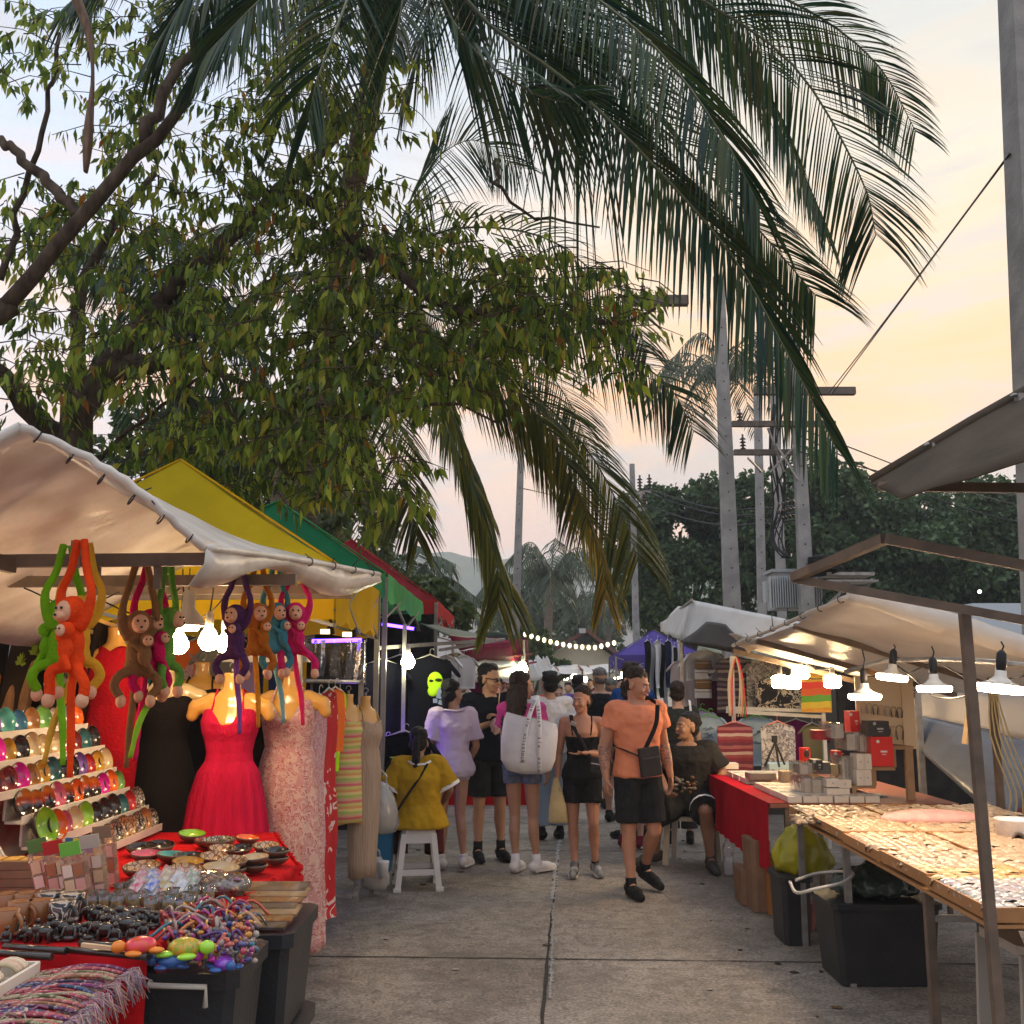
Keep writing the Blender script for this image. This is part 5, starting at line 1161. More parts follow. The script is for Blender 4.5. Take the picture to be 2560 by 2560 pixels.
cl_.grid(skirt(NR, FR, .13, 70, .02, (1, 0, 0), .045), True); cl_.grid(skirt(FR, FF, .13, 40, .02, (.9, .3, 0), .03), True)
co = cl_.build('table_cloth', REDC, None, (-2.1, 3.44, TZ_)); tag(co, 'red cloth draped over the souvenir table with a gathered side edge', 'table cloth'); co.modifiers.new('t', 'SOLIDIFY').thickness = .002
# stepped bowl rack -----------------------------------------------------
WBRD = mat('white painted board', (.70, .64, .54), .6, (.6, .55, .46), 5)
rk = thing('display_rack', 'white stepped rack filled with rows of lacquered bowls', 'display rack', (-2.3, 5.1, TZ_ + .006))
levels = [(-2.02, .84, 5.22, 5.95, 7), (-2.09, .945, 4.62, 5.92, 11), (-2.16, 1.055, 4.60, 5.80, 11), (-2.22, 1.165, 4.45, 5.75, 12), (-2.28, 1.285, 4.42, 5.72, 11), (-2.34, 1.405, 4.35, 5.62, 10)]
for i, (x, z, y0, y1, n) in enumerate(levels):
    MB().box((x + .012, (y0 + y1) / 2, z - .012), (.075, y1 - y0 + .04, .012)).build('step', WBRD, rk)
    MB().box((x + .052, (y0 + y1) / 2, z - .002), (.008, y1 - y0 + .05, .036)).build('lip', WBRD, rk)
    MB().box((x - .040, (y0 + y1) / 2, z + .045), (.010, y1 - y0, .105)).build('riser', WBRD, rk)
MB().box((-2.42, 5.1, 1.1), (.03, 1.5, .62)).build('back_board', WBRD, rk)
for yy in (4.34, 5.97): MB().prism([(-2.43, yy, .82), (-1.98, yy, .82), (-2.40, yy, 1.45), (-2.43, yy, 1.45)], (0, 0, 0), (0, .015, 0)).build('side_panel', WBRD, rk)
BOWLO = mat('dark coconut shell', (.028, .014, .009), .35, (.05, .028, .018), 14, coat=.3)
BOWLO2 = mat('brown coconut shell', (.075, .042, .025), .45, (.12, .07, .04), 20, coat=.3)
def lac(n, c, c2=None): return mat('lacquer ' + n, c, .2, c2, 9, coat=.4, hi=.6)
SUN = patmat('sunset lacquer', 'grad', [(.01, .005, .005), (.01, .005, .005), (.55, .07, .01), (.85, .26, .02), (.85, .42, .08)], .15, 9, 0, .8)
SHELLM = patmat('eggshell mosaic lacquer', 'crackle', [(.22, .11, .04), (.62, .42, .22), (.50, .32, .16)], .25, 42, 0, .8)
SHELLG = patmat('grey mosaic lacquer', 'crackle', [(.05, .04, .035), (.40, .34, .24), (.28, .25, .18)], .25, 55, 0, .8)
PAL = {'red': lac('red', (.45, .015, .012), (.30, .02, .02)), 'purple': lac('purple', (.20, .10, .36), (.10, .05, .2)), 'teal': lac('teal', (.05, .28, .25), (.12, .42, .36)), 'blue': lac('blue', (.06, .26, .42), (.02, .1, .2)), 'green': lac('green', (.10, .28, .06), (.2, .42, .1)),
       'gold': lac('gold', (.55, .32, .03), (.42, .22, .02)), 'black': lac('black', (.012, .01, .01), (.04, .03, .03)), 'cream': lac('cream', (.58, .46, .26), (.5, .36, .18)), 'pink': lac('pink', (.62, .14, .22), (.5, .1, .16)), 'magenta': lac('magenta', (.55, .01, .28)), 'silver': lac('silver', (.42, .38, .34), (.3, .27, .24)),
       'orange': lac('orange', (.75, .16, .015), (.6, .1, .01)), 'lime': lac('lime', (.30, .55, .03), (.2, .45, .02)), 'maroon': lac('maroon', (.14, .01, .02), (.3, .04, .03)), 'dark teal': lac('dark teal', (.01, .08, .09), (.04, .16, .16)), 'sunset': SUN, 'mosaic': SHELLM, 'grey mosaic': SHELLG, 'bronze': lac('bronze', (.30, .13, .04), (.42, .22, .07))}
RIM = mat('lacquer rim', (.06, .035, .02), .3)
def bowl(p, r, axis, colr, lab, depth=.62, out=BOWLO, grp=None, squash=1.0, name='bowl'):
    t = thing(name, lab, 'bowl', p, 0, grp); rot = V(axis).to_track_quat('Z', 'Y').to_matrix()
    D = r * depth; prof = [(r * sin(a), -D * cos(a) + D) for a in [pi / 2 * k / 7 for k in range(8)]]; prof[0] = (.001, 0); 
    mb = MB(); mb.lathe([(x, z - D) for x, z in prof] + [(r * .955, .001)], p, 24, rot, cap=False); mb.build('shell', out, t)
    ins = [(r * .955, .001)] + [(max(.001, r * .94 * sin(a)), -D * .93 * cos(a)) for a in [pi / 2 * (6 - k) / 7 for k in range(7)]]
    mb = MB().lathe(ins, p, 24, rot, cap=False); o = mb.build('lining', PAL[colr], t)
    return t
ordn = ['nearest', 'second', 'third', 'fourth', 'fifth', 'sixth', 'seventh', 'eighth', 'ninth', 'tenth', 'eleventh', 'twelfth']
rown = ['bottom', 'second lowest', 'third lowest', 'third highest', 'second highest', 'top']
cols = [['mosaic', 'grey mosaic', 'mosaic', 'mosaic', 'grey mosaic', 'bronze', 'grey mosaic'],
        ['lime', 'orange', 'pink', 'cream', 'lime', 'black', 'black', 'black', 'dark teal', 'red', 'grey mosaic'],
        ['sunset', 'sunset', 'sunset', 'pink', 'sunset', 'orange', 'sunset', 'sunset', 'magenta', 'orange', 'green'],
        ['maroon', 'maroon', 'magenta', 'bronze', 'gold', 'dark teal', 'black', 'black', 'purple', 'red', 'gold', 'cream'],
        ['dark teal', 'magenta', 'gold', 'black', 'cream', 'cream', 'cream', 'pink', 'maroon', 'dark teal', 'black'],
        ['teal', 'red', 'purple', 'teal', 'blue', 'bronze', 'green', 'silver', 'teal', 'orange']]
for i, (x, z, y0, y1, n) in enumerate(levels):
    for j in range(n):
        y = y0 + (y1 - y0) * (j + .5) / n; r = .058 + .004 * ((j * 7 + i) % 3); r = .082 if (i, j) == (1, 0) else .07 if (i, j) == (1, 1) else r
        ax = V((.95, -.14 + uni(-.05, .05), .24 + uni(-.05, .05))).normalized()
        bowl((x + .026 + (.02 if r > .069 else 0), y, z + r * .93), r, ax, cols[i][j], '%s lacquer bowl, %s from the left in the %s row of the rack' % (cols[i][j], ordn[j], rown[i]), .60, BOWLO, 'lacquered bowls standing on the rack')
        if cols[i][j] == 'sunset':   # painted palm silhouette inside
            pass
# bowls on the table ------------------------------------------------------
tbv = [(355, 2100, .075, 'black', 'flat'), (365, 2118, .07, 'pink', 'purple pink'), (300, 2150, .0, '', ''), (400, 2096, .07, 'black', ''), (480, 2068, .072, 'lime', ''), (545, 2083, .085, 'grey mosaic', ''), (618, 2078, .062, 'orange', ''),
       (520, 2084, .068, 'red', ''), (560, 2092, .05, 'green', ''), (430, 2120, .07, 'teal', ''), (470, 2122, .065, 'black', ''), (556, 2105, .066, 'mosaic', ''), (665, 2100, .062, 'mosaic', ''), (535, 2125, .066, 'mosaic', ''), (470, 2138, .07, 'gold', ''), (580, 2138, .066, 'mosaic', ''), (635, 2130, .064, 'cream', ''), (353, 2150, .08, 'mosaic', ''), (462, 2160, .078, 'mosaic', ''), (553, 2156, .076, 'cream', ''), (690, 2112, .06, 'black', ''), (600, 2105, .06, 'black', '')]
desc = ['black bowl at the foot of the rack', 'dusty pink bowl on the table nearest the rack', '', 'black bowl behind the dusty pink one', 'pale lime bowl farthest back on the table', 'large grey mosaic bowl at the back of the table', 'glowing orange bowl at the back right of the table', 'red bowl in front of the large grey mosaic bowl', 'small green bowl beside the red one', 'sea green bowl right of the dusty pink one', 'black bowl between the sea green and mosaic bowls', 'mosaic bowl in the middle of the table group', 'mosaic bowl near the far right corner of the red cloth', 'cream mosaic bowl behind the gold one', 'gold lined bowl in the middle of the table group', 'mosaic bowl on a stack at the right of the group', 'plain cream bowl tilted on the right hand stack', 'large mosaic bowl at the left front of the table group', 'mosaic bowl just behind the bracelet packs', 'cream lined bowl at the front right of the group', 'black bowl at the far right end of the table', 'black bowl half hidden by the right hand stacks']
for (u, v, r, c_, _), ds in zip(tbv, desc):
    if not c_: continue
    st2 = 2 if ds.startswith(('mosaic bowl on a stack', 'plain cream', 'cream lined', 'mosaic bowl near', 'black bowl at the far')) else 1
    p = G(u, v + 18, TZ_ + r * .62 * 1.0 + (.03 if st2 == 2 else 0)); p.z = TZ_ + .008 + r * .62 + (.034 if st2 == 2 else 0)
    bowl(p, r, (uni(-.05, .12), uni(-.2, -.02), 1), c_, ds, .62, BOWLO2, 'lacquered bowls spread on the souvenir table')
    if st2 == 2: bowl(p - V((0, 0, .034)), r * .98, (0, 0, 1), 'black', 'dark bowl stacked under the ' + ds, .62, BOWLO2, 'lacquered bowls spread on the souvenir table')
# beige drape at the left of the rack
dr = [[V((-2.15 - .35 * i / 6, 4.2 + .28 * sin(j * .35) * .3 + j * .0, TZ_ + .01 + .35 * (1 - abs(j - 12) / 30.) * i / 6 + .1)) for j in range(2)] for i in range(2)]
cloth('cream_drape', [[V((-2.75 + .68 * j / 24, 4.18 - .06 * i / 8 + .035 * sin(j * 1.05 + i * .2), 1.30 - .14 * (j / 24) ** 2 * 3 * (1 - i / 8.) - (.5 - .02 * sin(j)) * i / 8)) for j in range(25)] for i in range(9)], mat('cream drape cloth', (.55, .46, .32), .85, bump=.3), None, .02, 7, V((0, 1, 0)), loc=(-2.5, 4.2, .82))
tag(bpy.data.objects['cream_drape'], 'cream cloth gathered at the left end of the bowl rack', 'cloth')
# mugs --------------------------------------------------------------------
TERR = mat('brown clay mug', (.30, .12, .035), .4, (.24, .09, .028), 7, coat=.3); TERI = mat('dark mug inside', (.12, .04, .015), .5)
def mug(p, r, h, mo, mi, lab, a=0, grp='mugs on the souvenir table'):
    t = thing('mug', lab, 'mug', p, 0, grp); p = V(p)
    MB().lathe([(r * .8, 0), (r * .9, .004), (r * .93, h * .5), (r, h), (r * .9, h + .002)], p, 20).build('body', mo, t)
    MB().lathe([(r * .93, h), (r * .92, h + .003), (r * .86, h - .004), (r * .84, h * .2), (.001, h * .18)], p, 20, cap=False).build('inside', mi, t)
    c = p + V((cos(a) * r * .95, sin(a) * r * .95, h * .52)); MB().tube([c + V((cos(a) * h * .34 * cos(x), sin(a) * h * .34 * cos(x), h * .34 * sin(x))) for x in [-1.5 + k * .3 for k in range(11)]], .007, 6).build('handle', mo, t)
for k, (u, v) in enumerate(((12, 2345), (48, 2322), (97, 2318), (10, 2300), (60, 2298), (110, 2296))):
    mug(G(u, v, TZ_ + .006), .042, .09, TERR, TERI, '%s brown clay mug of the two rows behind the black figurines' % ['front left', 'front middle', 'front right', 'rear left', 'rear middle', 'rear right'][k], -.4)
DKM = patmat('dark printed mug', 'blot', [(.02, .02, .02), (.02, .02, .02), (.5, .42, .36), (.03, .03, .03), (.1, .05, .05)], .3, 18)
for k, (u, v) in enumerate(((152, 2325), (178, 2302), (122, 2300))):
    mug(G(u, v, TZ_ + .006), .044, .095, DKM, lac('cream', (.58, .46, .26)), ['black printed mug with cream inside nearest the figurines', 'black printed mug with cream inside right of its twin', 'black printed mug with cream inside behind its twin'][k], -.5)
# gift packs, boxes, glasses -----------------------------------------------
CLG = glassm('shot glass', (.95, .93, .86), .03, .12); CLP2 = glassm('clear wrap', (.95, .88, .80), .08, .14)
for k, (u, v, c_, c2, lean) in enumerate(((130, 2255, (.08, .22, .05), 'green', -.35), (165, 2262, (.45, .02, .02), 'red', -.3), (205, 2268, (.15, .5, .06), 'bright green', -.28), (245, 2245, (.5, .45, .4), 'white', -.2), (270, 2215, (.2, .15, .1), 'brown', -.15))):
    p = G(u, v, TZ_ + .01); t = thing('soap_gift_pack', 'tall clear gift pack with %s card tag leaning among the bottles' % c2, 'gift pack', p, 0, 'clear gift packs on the souvenir table')
    M = Matrix.Translation(p) @ Matrix.Rotation(lean * .7, 4, 'Y') @ Matrix.Rotation(.12, 4, 'X')
    def lb_(c, s, name, m):
        b_ = MB().box((0, 0, 0), s); b_.v = [tuple(M @ (V(x) + V(c))) for x in b_.v]; return b_.build(name, m, t)
    lb_((0, 0, .10), (.085, .045, .20), 'wrap', CLP2)
    for q in range(6): lb_(((-.02 if q % 2 else .02), 0, .035 + .055 * (q // 2)), (.036, .046, .045), 'soap', mat('soap colour %d' % ((k + q) % 4), [(.70, .38, .32), (.72, .56, .36), (.40, .16, .08), (.80, .66, .56)][(k + q) % 4], .35, coat=.5))
    lb_((0, -.015, .225), (.075, .006, .05), 'card_tag', mat('tag ' + c2, c_, .6)); 
for k, (u, v, c_, cn) in enumerate(((185, 2110, (.02, .12, .3), 'blue'), (205, 2112, (.62, .48, .03), 'yellow'), (222, 2116, (.26, .14, .5), 'purple'))):
    p = P(u, v, 4.75 - k * .1); t = thing('soap_gift_pack', 'clear bottle pack topped by a %s card' % cn, 'gift pack', V((p.x, p.y, TZ_ + .01)), 0, 'clear gift packs on the souvenir table')
    MB().box(p, (.075, .008, .055), .2).build('card_tag', mat('tag ' + cn, c_, .6), t); MB().box(V((p.x, p.y, (p.z + TZ_) / 2 - .01)), (.06, .04, p.z - TZ_ - .04)).build('wrap', CLP2, t)
bx = MB(); 
for r_ in range(4):
    t = thing('soap_box', ['lowest', 'second', 'third', 'topmost'][r_] + ' brown box in the stack left of the gift packs', 'box', G(60, 2238 - r_ * 2, TZ_ + .008 + r_ * .032), 0, 'brown boxes stacked left of the gift packs')
    p = G(60, 2238, TZ_) + V((0, 0, .024 + r_ * .033)); MB().box(p, (.32, .12, .031), .02 * r_).build('box_body', mat('brown box card', (.16, .09, .05), .6, (.22, .13, .07), 9), t)
    if r_ == 3:
        for q in range(4): MB().box(p + V((-.12 + q * .07, 0, .0175)), (.055, .09, .006), .05).build('label', mat('amber label', (.62, .36, .08), .5), t)
random.seed(12); gi = 0
for (u, v) in [(232, 2282), (262, 2284), (292, 2286), (247, 2262), (277, 2264), (307, 2266), (300, 2245), (330, 2247), (360, 2250), (345, 2230), (395, 2285), (420, 2290), (445, 2287), (470, 2282), (405, 2268), (432, 2270), (458, 2266), (484, 2262), (500, 2276), (520, 2262), (375, 2290), (355, 2272), (332, 2284)]:
    p = G(u, v, TZ_ + .006); t = thing('shot_glass', 'small printed shot glass standing in the crowd of glasses', 'shot glass', p, 0, 'shot glasses crowded on the souvenir table'); h = uni(.05, .075)
    MB().lathe([(.018, 0), (.02, .002), (.025, h), (.0235, h), (.018, .01), (.001, .009)], p, 14, cap=False).build('glass', CLG, t)
    MB().lathe([(.0215, h * .25), (.0245, h * .75)], p, 10, cap=False).build('print', mat('gold glass print', (.45, .3, .08), .4, (.1, .15, .08), 60, alpha=.75), t)
for k in range(15):
    u, v = 350 + (k % 5) * 32 + uni(-8, 8), 2240 - (k // 5) * 17 + uni(-4, 4); p = G(u, v, TZ_ + .03 + .02 * (k // 5)); t = thing('keychain_pack', 'glittering clear pack of keychains in the leaning row', 'keychain pack', p, uni(-.2, .2), 'keychain packs beside the shot glasses')
    b_ = MB().box((0, 0, .02), (.05, .008, .075), 0, -.6, .5); b_.build('clear_wrap', CLP2, t, world=False)
    c_ = [(.5, .06, .1), (.08, .12, .4), (.5, .35, .08), (.42, .4, .42), (.1, .25, .12)][k % 5]; b_ = MB().box((.0, -.006, .02), (.034, .006, .05), 0, -.6, .5); b_.build('insert', mat('keychain %d' % (k % 5), c_, .25, (.6, .55, .5), 60, metal=.5), t, world=False)
t = thing('trinket_bag', 'crackling clear bag heaped with shiny trinkets near the red cloth edge', 'bag', G(540, 2245, TZ_ + .01)); c = G(540, 2240, TZ_) + V((0, 0, .045))
b_ = MB(); b_.ell(c, (.14, .10, .05), nu=28, nv=12); b_.v = [tuple(V(x) * 1 + V((0, 0, .02)) * noise.noise(V(x) * 30)) for x in b_.v]; b_.build('wrap', CLP2, t)
b_ = MB(); [b_.ell(c + V((uni(-.1, .1), uni(-.07, .07), uni(-.02, .03))), (.018, .014, .012), nu=6, nv=4) for _ in range(60)]; tag(b_.build('contents', mat('gold and silver trinkets', (.5, .4, .3), .25, metal=.7, island=[(.55, .38, .16), (.5, .46, .42), (.3, .12, .05), (.2, .15, .3)]), t), kind='stuff')
# black figurines ------------------------------------------------------------
FIG = mat('polished black wood', (.014, .011, .010), .25, (.035, .028, .022), 9, coat=.4)
def figurine(p, lab, k, s=1.0):
    b = MB(); p = V(p)
    if k == 0:   # elephant
        b.ell(p + V((0, 0, .045)) * s, (.036 * s, .022 * s, .024 * s)); b.ell(p + V((-.038, 0, .055)) * s, (.018 * s, .016 * s, .018 * s)); b.tube([p + V(x) * s for x in ((-.052, 0, .055), (-.062, 0, .04), (-.062, 0, .02), (-.056, 0, .012))], [.008 * s, .006 * s, .005 * s, .003 * s], 6)
        for x, y in ((-.022, .012), (-.022, -.012), (.022, .012), (.022, -.012)): b.caps(p + V((x, y, .04)) * s, p + V((x, y, .006)) * s, .009 * s, .008 * s, 7, 2)
        for y in (.016, -.016): b.ell(p + V((-.03, y, .055)) * s, (.012 * s, .003 * s, .014 * s))
    elif k == 1:  # seated figure
        b.ell(p + V((0, 0, .012)) * s, (.03 * s, .022 * s, .012 * s)); b.ell(p + V((0, 0, .038)) * s, (.018 * s, .014 * s, .022 * s)); b.ell(p + V((0, 0, .068)) * s, .012 * s); b.caps(p + V((.018, 0, .045)) * s, p + V((.024, -.012, .02)) * s, .006 * s, .005 * s, 6, 2); b.caps(p + V((-.018, 0, .045)) * s, p + V((-.024, -.012, .02)) * s, .006 * s, .005 * s, 6, 2)
    else:        # turtle-like
        b.ell(p + V((0, 0, .014)) * s, (.032 * s, .024 * s, .014 * s)); b.ell(p + V((-.036, 0, .02)) * s, (.011 * s, .009 * s, .009 * s))
        for x, y in ((-.02, .024), (-.02, -.024), (.022, .02), (.022, -.02)): b.ell(p + V((x, y, .008)) * s, (.010 * s, .008 * s, .006 * s))
    return one('figurine', b, FIG, lab, 'figurine', 'black figurines at the front of the souvenir table')
random.seed(8); kinds = ['elephant', 'seated figure', 'turtle']
for i in range(46):
    u = 18 + (i % 23) * 15.5 + uni(-5, 5); v = (2350 if i < 23 else 2318) + uni(-9, 9)
    if i >= 23: u = 230 + (i - 23) * 7.2
    k_ = [1, 0, 1, 2, 0][i % 5]; figurine(G(u, v, TZ_ + .006), 'black carved %s in the %s row of figurines' % (kinds[k_], 'front' if i < 23 else 'back'), k_, uni(.65, .95))
for i, (a, b_) in enumerate((((-60, 2378), (130, 2392)), ((10, 2366), (165, 2378)), ((160, 2374), (370, 2392)), ((200, 2358), (390, 2372)))):
    q1, q2 = G(*a, TZ_ + .015), G(*b_, TZ_ + .015); one('carved_stick', MB().tube([q1, q2], [.011, .012], 8), FIG, ['black carved stick lying at the left end of the red table', 'thin black stick behind the left carved stick', 'black carved stick along the front edge of the red table', 'black stick right of the figurines'][i], 'stick', 'black carved sticks on the red table')
one('wooden_stick', MB().beam(G(205, 2362, TZ_ + .04), G(345, 2378, TZ_ + .03), .012), mat('pale stick wood', (.6, .42, .25), .5), 'pale wooden stick lying across the black sticks', 'stick')
# bright crafts hanging over the bin -------------------------------------------
CRAFT = mat('bright craft cloth', (.5, .1, .3), .45, island=[(.36, .005, .05), (.55, .28, .01), (.015, .05, .25), (.28, .01, .16), (.30, .02, .08), (.5, .07, .01), (.05, .01, .16), (.01, .14, .17), (.12, .02, .03), (.4, .36, .3)], coat=.6)
random.seed(41); b_ = MB()
for i in range(420):
    u, v = uni(410, 640), uni(2300, 2395); p = G(u, v, .80) + V((0, 0, uni(-.03, .05)));
    if u < 470 and v > 2380: continue
    b_.ell(p, (uni(.006, .016), uni(.006, .012), uni(.006, .012)), Matrix.Rotation(uni(0, 3), 3, 'Z'), 7, 5)
for i in range(60):
    p = G(uni(420, 600), uni(2270, 2360), .82); q = p + V((uni(-.12, .14), uni(-.12, .06), uni(-.03, .02))); b_.tube(bez([p, (p + q) / 2 + V((uni(-.03, .03), 0, .04)), q], 6), uni(.004, .008), 5)
tag(one('craft_heap', b_, CRAFT, 'glossy heap of bright woven toys and straps over the near black bin', 'crafts'), kind='stuff')
def turtle(p, yaw, m1, m2, lab, s=1.0):
    t = thing('toy_turtle', lab, 'toy turtle', p, yaw, 'bright toy turtles over the black bin')
    MB().ell((0, 0, .022 * s), (.045 * s, .036 * s, .024 * s), nu=14, nv=8).build('shell', m1, t, world=False)
    MB().ell((-.06 * s, 0, .026 * s), (.020 * s, .017 * s, .017 * s)).build('head', m2, t, world=False)
    for x, y in ((-.03, .042), (-.03, -.042), (.034, .034), (.034, -.034)): MB().ell((x * s, y * s, .012 * s), (.024 * s, .015 * s, .008 * s), Matrix.Rotation(y * 16, 3, 'Z')).build('flipper', m2, t, world=False)
LIM = mat('lime toy vinyl', (.32, .66, .03), .3, coat=.5)
turtle(G(462, 2392, .80), 2.9, patmat('turtle shell print', 'floral', [(.5, .12, .02), (.2, .35, .03), (.6, .3, .03)], .35, 40), LIM, 'green toy turtle with lime head nearest the red table corner', 1.25)
turtle(G(350, 2384, .82), .6, mat('pink toy vinyl', (.7, .02, .1), .3, (.6, .1, .02), 40), mat('orange toy vinyl', (.75, .22, .02), .35), 'pink and orange toy turtle on the red table corner', 1.1)
turtle(G(525, 2398, .78), 1.2, mat('yellow toy vinyl', (.6, .5, .03), .3), mat('magenta toy vinyl', (.5, .02, .3), .3), 'yellow and magenta toy turtle at the bin rim', 1.0)
turtle(G(430, 2420, .77), .2, mat('blue toy vinyl', (.03, .1, .3), .3), mat('dark blue toy vinyl', (.02, .06, .2), .3), 'dark blue toy turtle hanging over the bin handle', 1.0)
turtle(G(560, 2425, .76), 2.2, mat('violet toy vinyl', (.2, .04, .4), .25, coat=.6), mat('blue toy vinyl', (.03, .1, .3), .3), 'violet toy turtle slipping over the front of the near bin', .9)
# black bins -----------------------------------------------------------------
def bin_(lab, x0, x1, y0, y1, z0, z1, lid=False, label=False, handle=True):
    c = V(((x0 + x1) / 2, (y0 + y1) / 2, z0)); t = thing('storage_bin', lab, 'storage bin', c); h = z1 - z0
    BG = mat('charcoal bin plastic', (.022, .023, .025), .42, (.030, .031, .033), 5, bump=.15, spec=.25)
    MB().box((c.x, c.y, z0 + h / 2 - .03), (x1 - x0 - .03, y1 - y0 - .03, h - .06), taper=.86, bev=.03).build('tub', BG, t)
    MB().box((c.x, c.y, z1 - .035), (x1 - x0, y1 - y0, .05), bev=.035).build('rim', BG, t)
    for q in range(5): MB().box((x1 - .052 - .0, y0 + (y1 - y0) * (.18 + .16 * q), z0 + h * .5), (.012, .015, h * .6)).build('rib', BG, t) if q in (0, 4) else None
    if handle: MB().tube([(x0 + .07, y0 - .01, z1 - .03), (x0 + .07, y0 - .03, z1 - .035), (x1 - .09, y0 - .03, z1 - .04), (x1 - .09, y0 - .028, z1 - .10)], .009, 6).build('clip_handle', WHITEM, t)
    if label: MB().box((x1 + .003 - .04, y0 + .14, z0 + h * .6), (.004, .05, .09)).build('paper_label', WHT, t)
    return t
bin_('near black storage bin with white clip handle and toys on top', -1.205, -.865, 3.43, 3.88, .36, .745)
bin_('black storage bin under the near one, cut off by the lower edge', -1.2, -.87, 3.43, 3.88, 0, .355)
bin_('far black storage bin with paper label, covered by wrapped boards', -1.14, -.80, 3.93, 4.48, .37, .745, label=True, handle=False)
bin_('black storage bin under the labelled one', -1.14, -.80, 3.93, 4.48, 0, .365)
for k in range(7):
    p = V((-.98 + .008 * (k % 3), 4.02 + k * .062, .756 + k * .010)); t = thing('boxed_board', ['nearest', 'second', 'third', 'fourth', 'fifth', 'sixth', 'farthest'][k] + ' wrapped card overlapping on the far black bin', 'wrapped card', p, 0, 'wrapped cards overlapping on the far bin')
    MB().box(p, (.29, .11, .010), 0, .12).build('card', mat('card print %d' % (k % 3), [(.05, .03, .02), (.22, .05, .02), (.28, .14, .06)][k % 3], .2, [(.14, .12, .11), (.26, .16, .08), (.30, .24, .16)][k % 3], 14, coat=.8), t)
# bracelet table ----------------------------------------------------------------
t = thing('bracelet_table', 'low table of shell and braided bracelets in the bottom left corner', 'table', (-1.7, 2.85, 0))
MB().box((-1.92, 2.87, .735), (1.46, .98, .03)).build('tabletop', MATS['plywood'], t)
cb2 = MB(); cb2.box((-1.92, 2.87, .754), (1.48, 1.0, .006)); cb2.box((-1.183, 2.87, .72), (.006, 1.0, .07)); cb2.build('cloth', REDC, t)
for x in (-1.25, -2.5):
    for y in (2.45, 3.3): MB().beam((x, y, 0), (x, y, .72), .04).build('leg', GSTEEL, t)
tr = thing('bracelet_tray', 'cream tray of shell bracelet rolls in the bottom left corner', 'tray', (-1.75, 2.95, .76))
MB().box((-1.74, 2.92, .763), (.62, .72, .006)).build('base', WBRD, tr)
for (c, s) in (((-1.43, 2.92, .785), (.012, .72, .05)), ((-1.74, 3.285, .785), (.62, .012, .05)), ((-1.74, 2.555, .785), (.62, .012, .05))): MB().box(c, s).build('edge', WBRD, tr)
random.seed(66)
SHL = mat('cream shell beads', (.60, .46, .30), .4, island=[(.62, .48, .32), (.68, .56, .42), (.5, .36, .22), (.55, .5, .3), (.66, .42, .36)])
for k in range(26):
    p = V((-1.95 + .09 * (k % 6) + uni(-.01, .01), 3.22 - .12 * (k // 6), .80)); t = thing('shell_bracelet_roll', 'cream shell bracelet rolled up in the corner tray', 'bracelet', p, 0, 'shell bracelet rolls in the corner tray')
    b_ = MB()
    for q in range(5): b_.tube([p + V((.042 * cos(x), -.028 + q * .014, .026 * sin(x))) for x in [y * pi / 7 for y in range(8)]], .008, 6)
    tag(b_.build('beads', SHL, t), kind='stuff') if False else b_.build('beads', SHL, t)
BRC = [(.36, .03, .07), (.04, .08, .18), (.32, .15, .06), (.45, .33, .22), (.40, .06, .10), (.26, .04, .16), (.03, .03, .06), (.40, .12, .10), (.14, .16, .06)]
fr_m = mat('bracelet threads', (.5, .3, .3), .8, island=[(.42, .16, .18), (.5, .36, .26), (.10, .14, .26), (.5, .3, .34), (.12, .08, .12), (.45, .4, .3)])
for k in range(52):
    row = k // 13; x = -1.44 + .02 * row; y = 3.30 - .024 * (k % 26) - (.0 if k < 26 else .012) - uni(0, .008); z = .775 + .014 * (1 if k >= 26 else 0)
    if k >= 26: x += .04; 
    p = V((x, y, z)); t = thing('braided_bracelet', 'braided thread bracelet with loose fringe in the colourful pile', 'bracelet', p, uni(-.28, .28), 'braided bracelets piled on the bracelet table')
    c_ = BRC[(k * 4) % 9]; m_ = patmat('braid %d' % ((k * 4) % 9), 'blot', [tuple(q * .6 for q in c_), c_, BRC[(k * 5 + 2) % 9], c_, (.42, .33, .26)], .8, 60)
    a = [p, p + V((.07, 0, .012)), p + V((.15, uni(-.01, .01), .010)), p + V((.20, uni(-.01, .01), .0))]; MB().tube(bez(a, 9), .0075, 6, flat=.6).build('braid', m_, t)
    f_ = MB(); e = a[-1]
    for q in range(11): f_.tube([e, e + V((uni(.02, .045), uni(-.02, .02), uni(-.005, .012))), e + V((uni(.045, .075), uni(-.03, .03), uni(-.08, -.02)))], .0014, 3)
    tag(f_.build('fringe', fr_m, t), kind='stuff')
b_ = MB()
for q in range(420):
    p = V((uni(-1.62, -1.24), uni(2.52, 2.86), uni(.765, .80))); d = V((uni(-.4, 1), uni(-.5, .5), uni(-.1, .1))) * .07; b_.tube([p, p + d * .5 + V((0, 0, .012)), p + d], uni(.0015, .005), 4)
for q in range(160): b_.ell(V((uni(-1.75, -1.35), uni(2.5, 2.72), uni(.78, .81))), (.010, .008, .006), nu=6, nv=4)
tag(one('bracelet_pile', b_, mat('mixed bracelet threads', (.4, .3, .2), .7, island=[(.55, .42, .3), (.62, .5, .36), (.14, .06, .06), (.4, .1, .14), (.08, .1, .2), (.5, .36, .2)]), 'loose tangle of shell strings and fringes at the bottom left edge', 'bracelets'), kind='stuff')
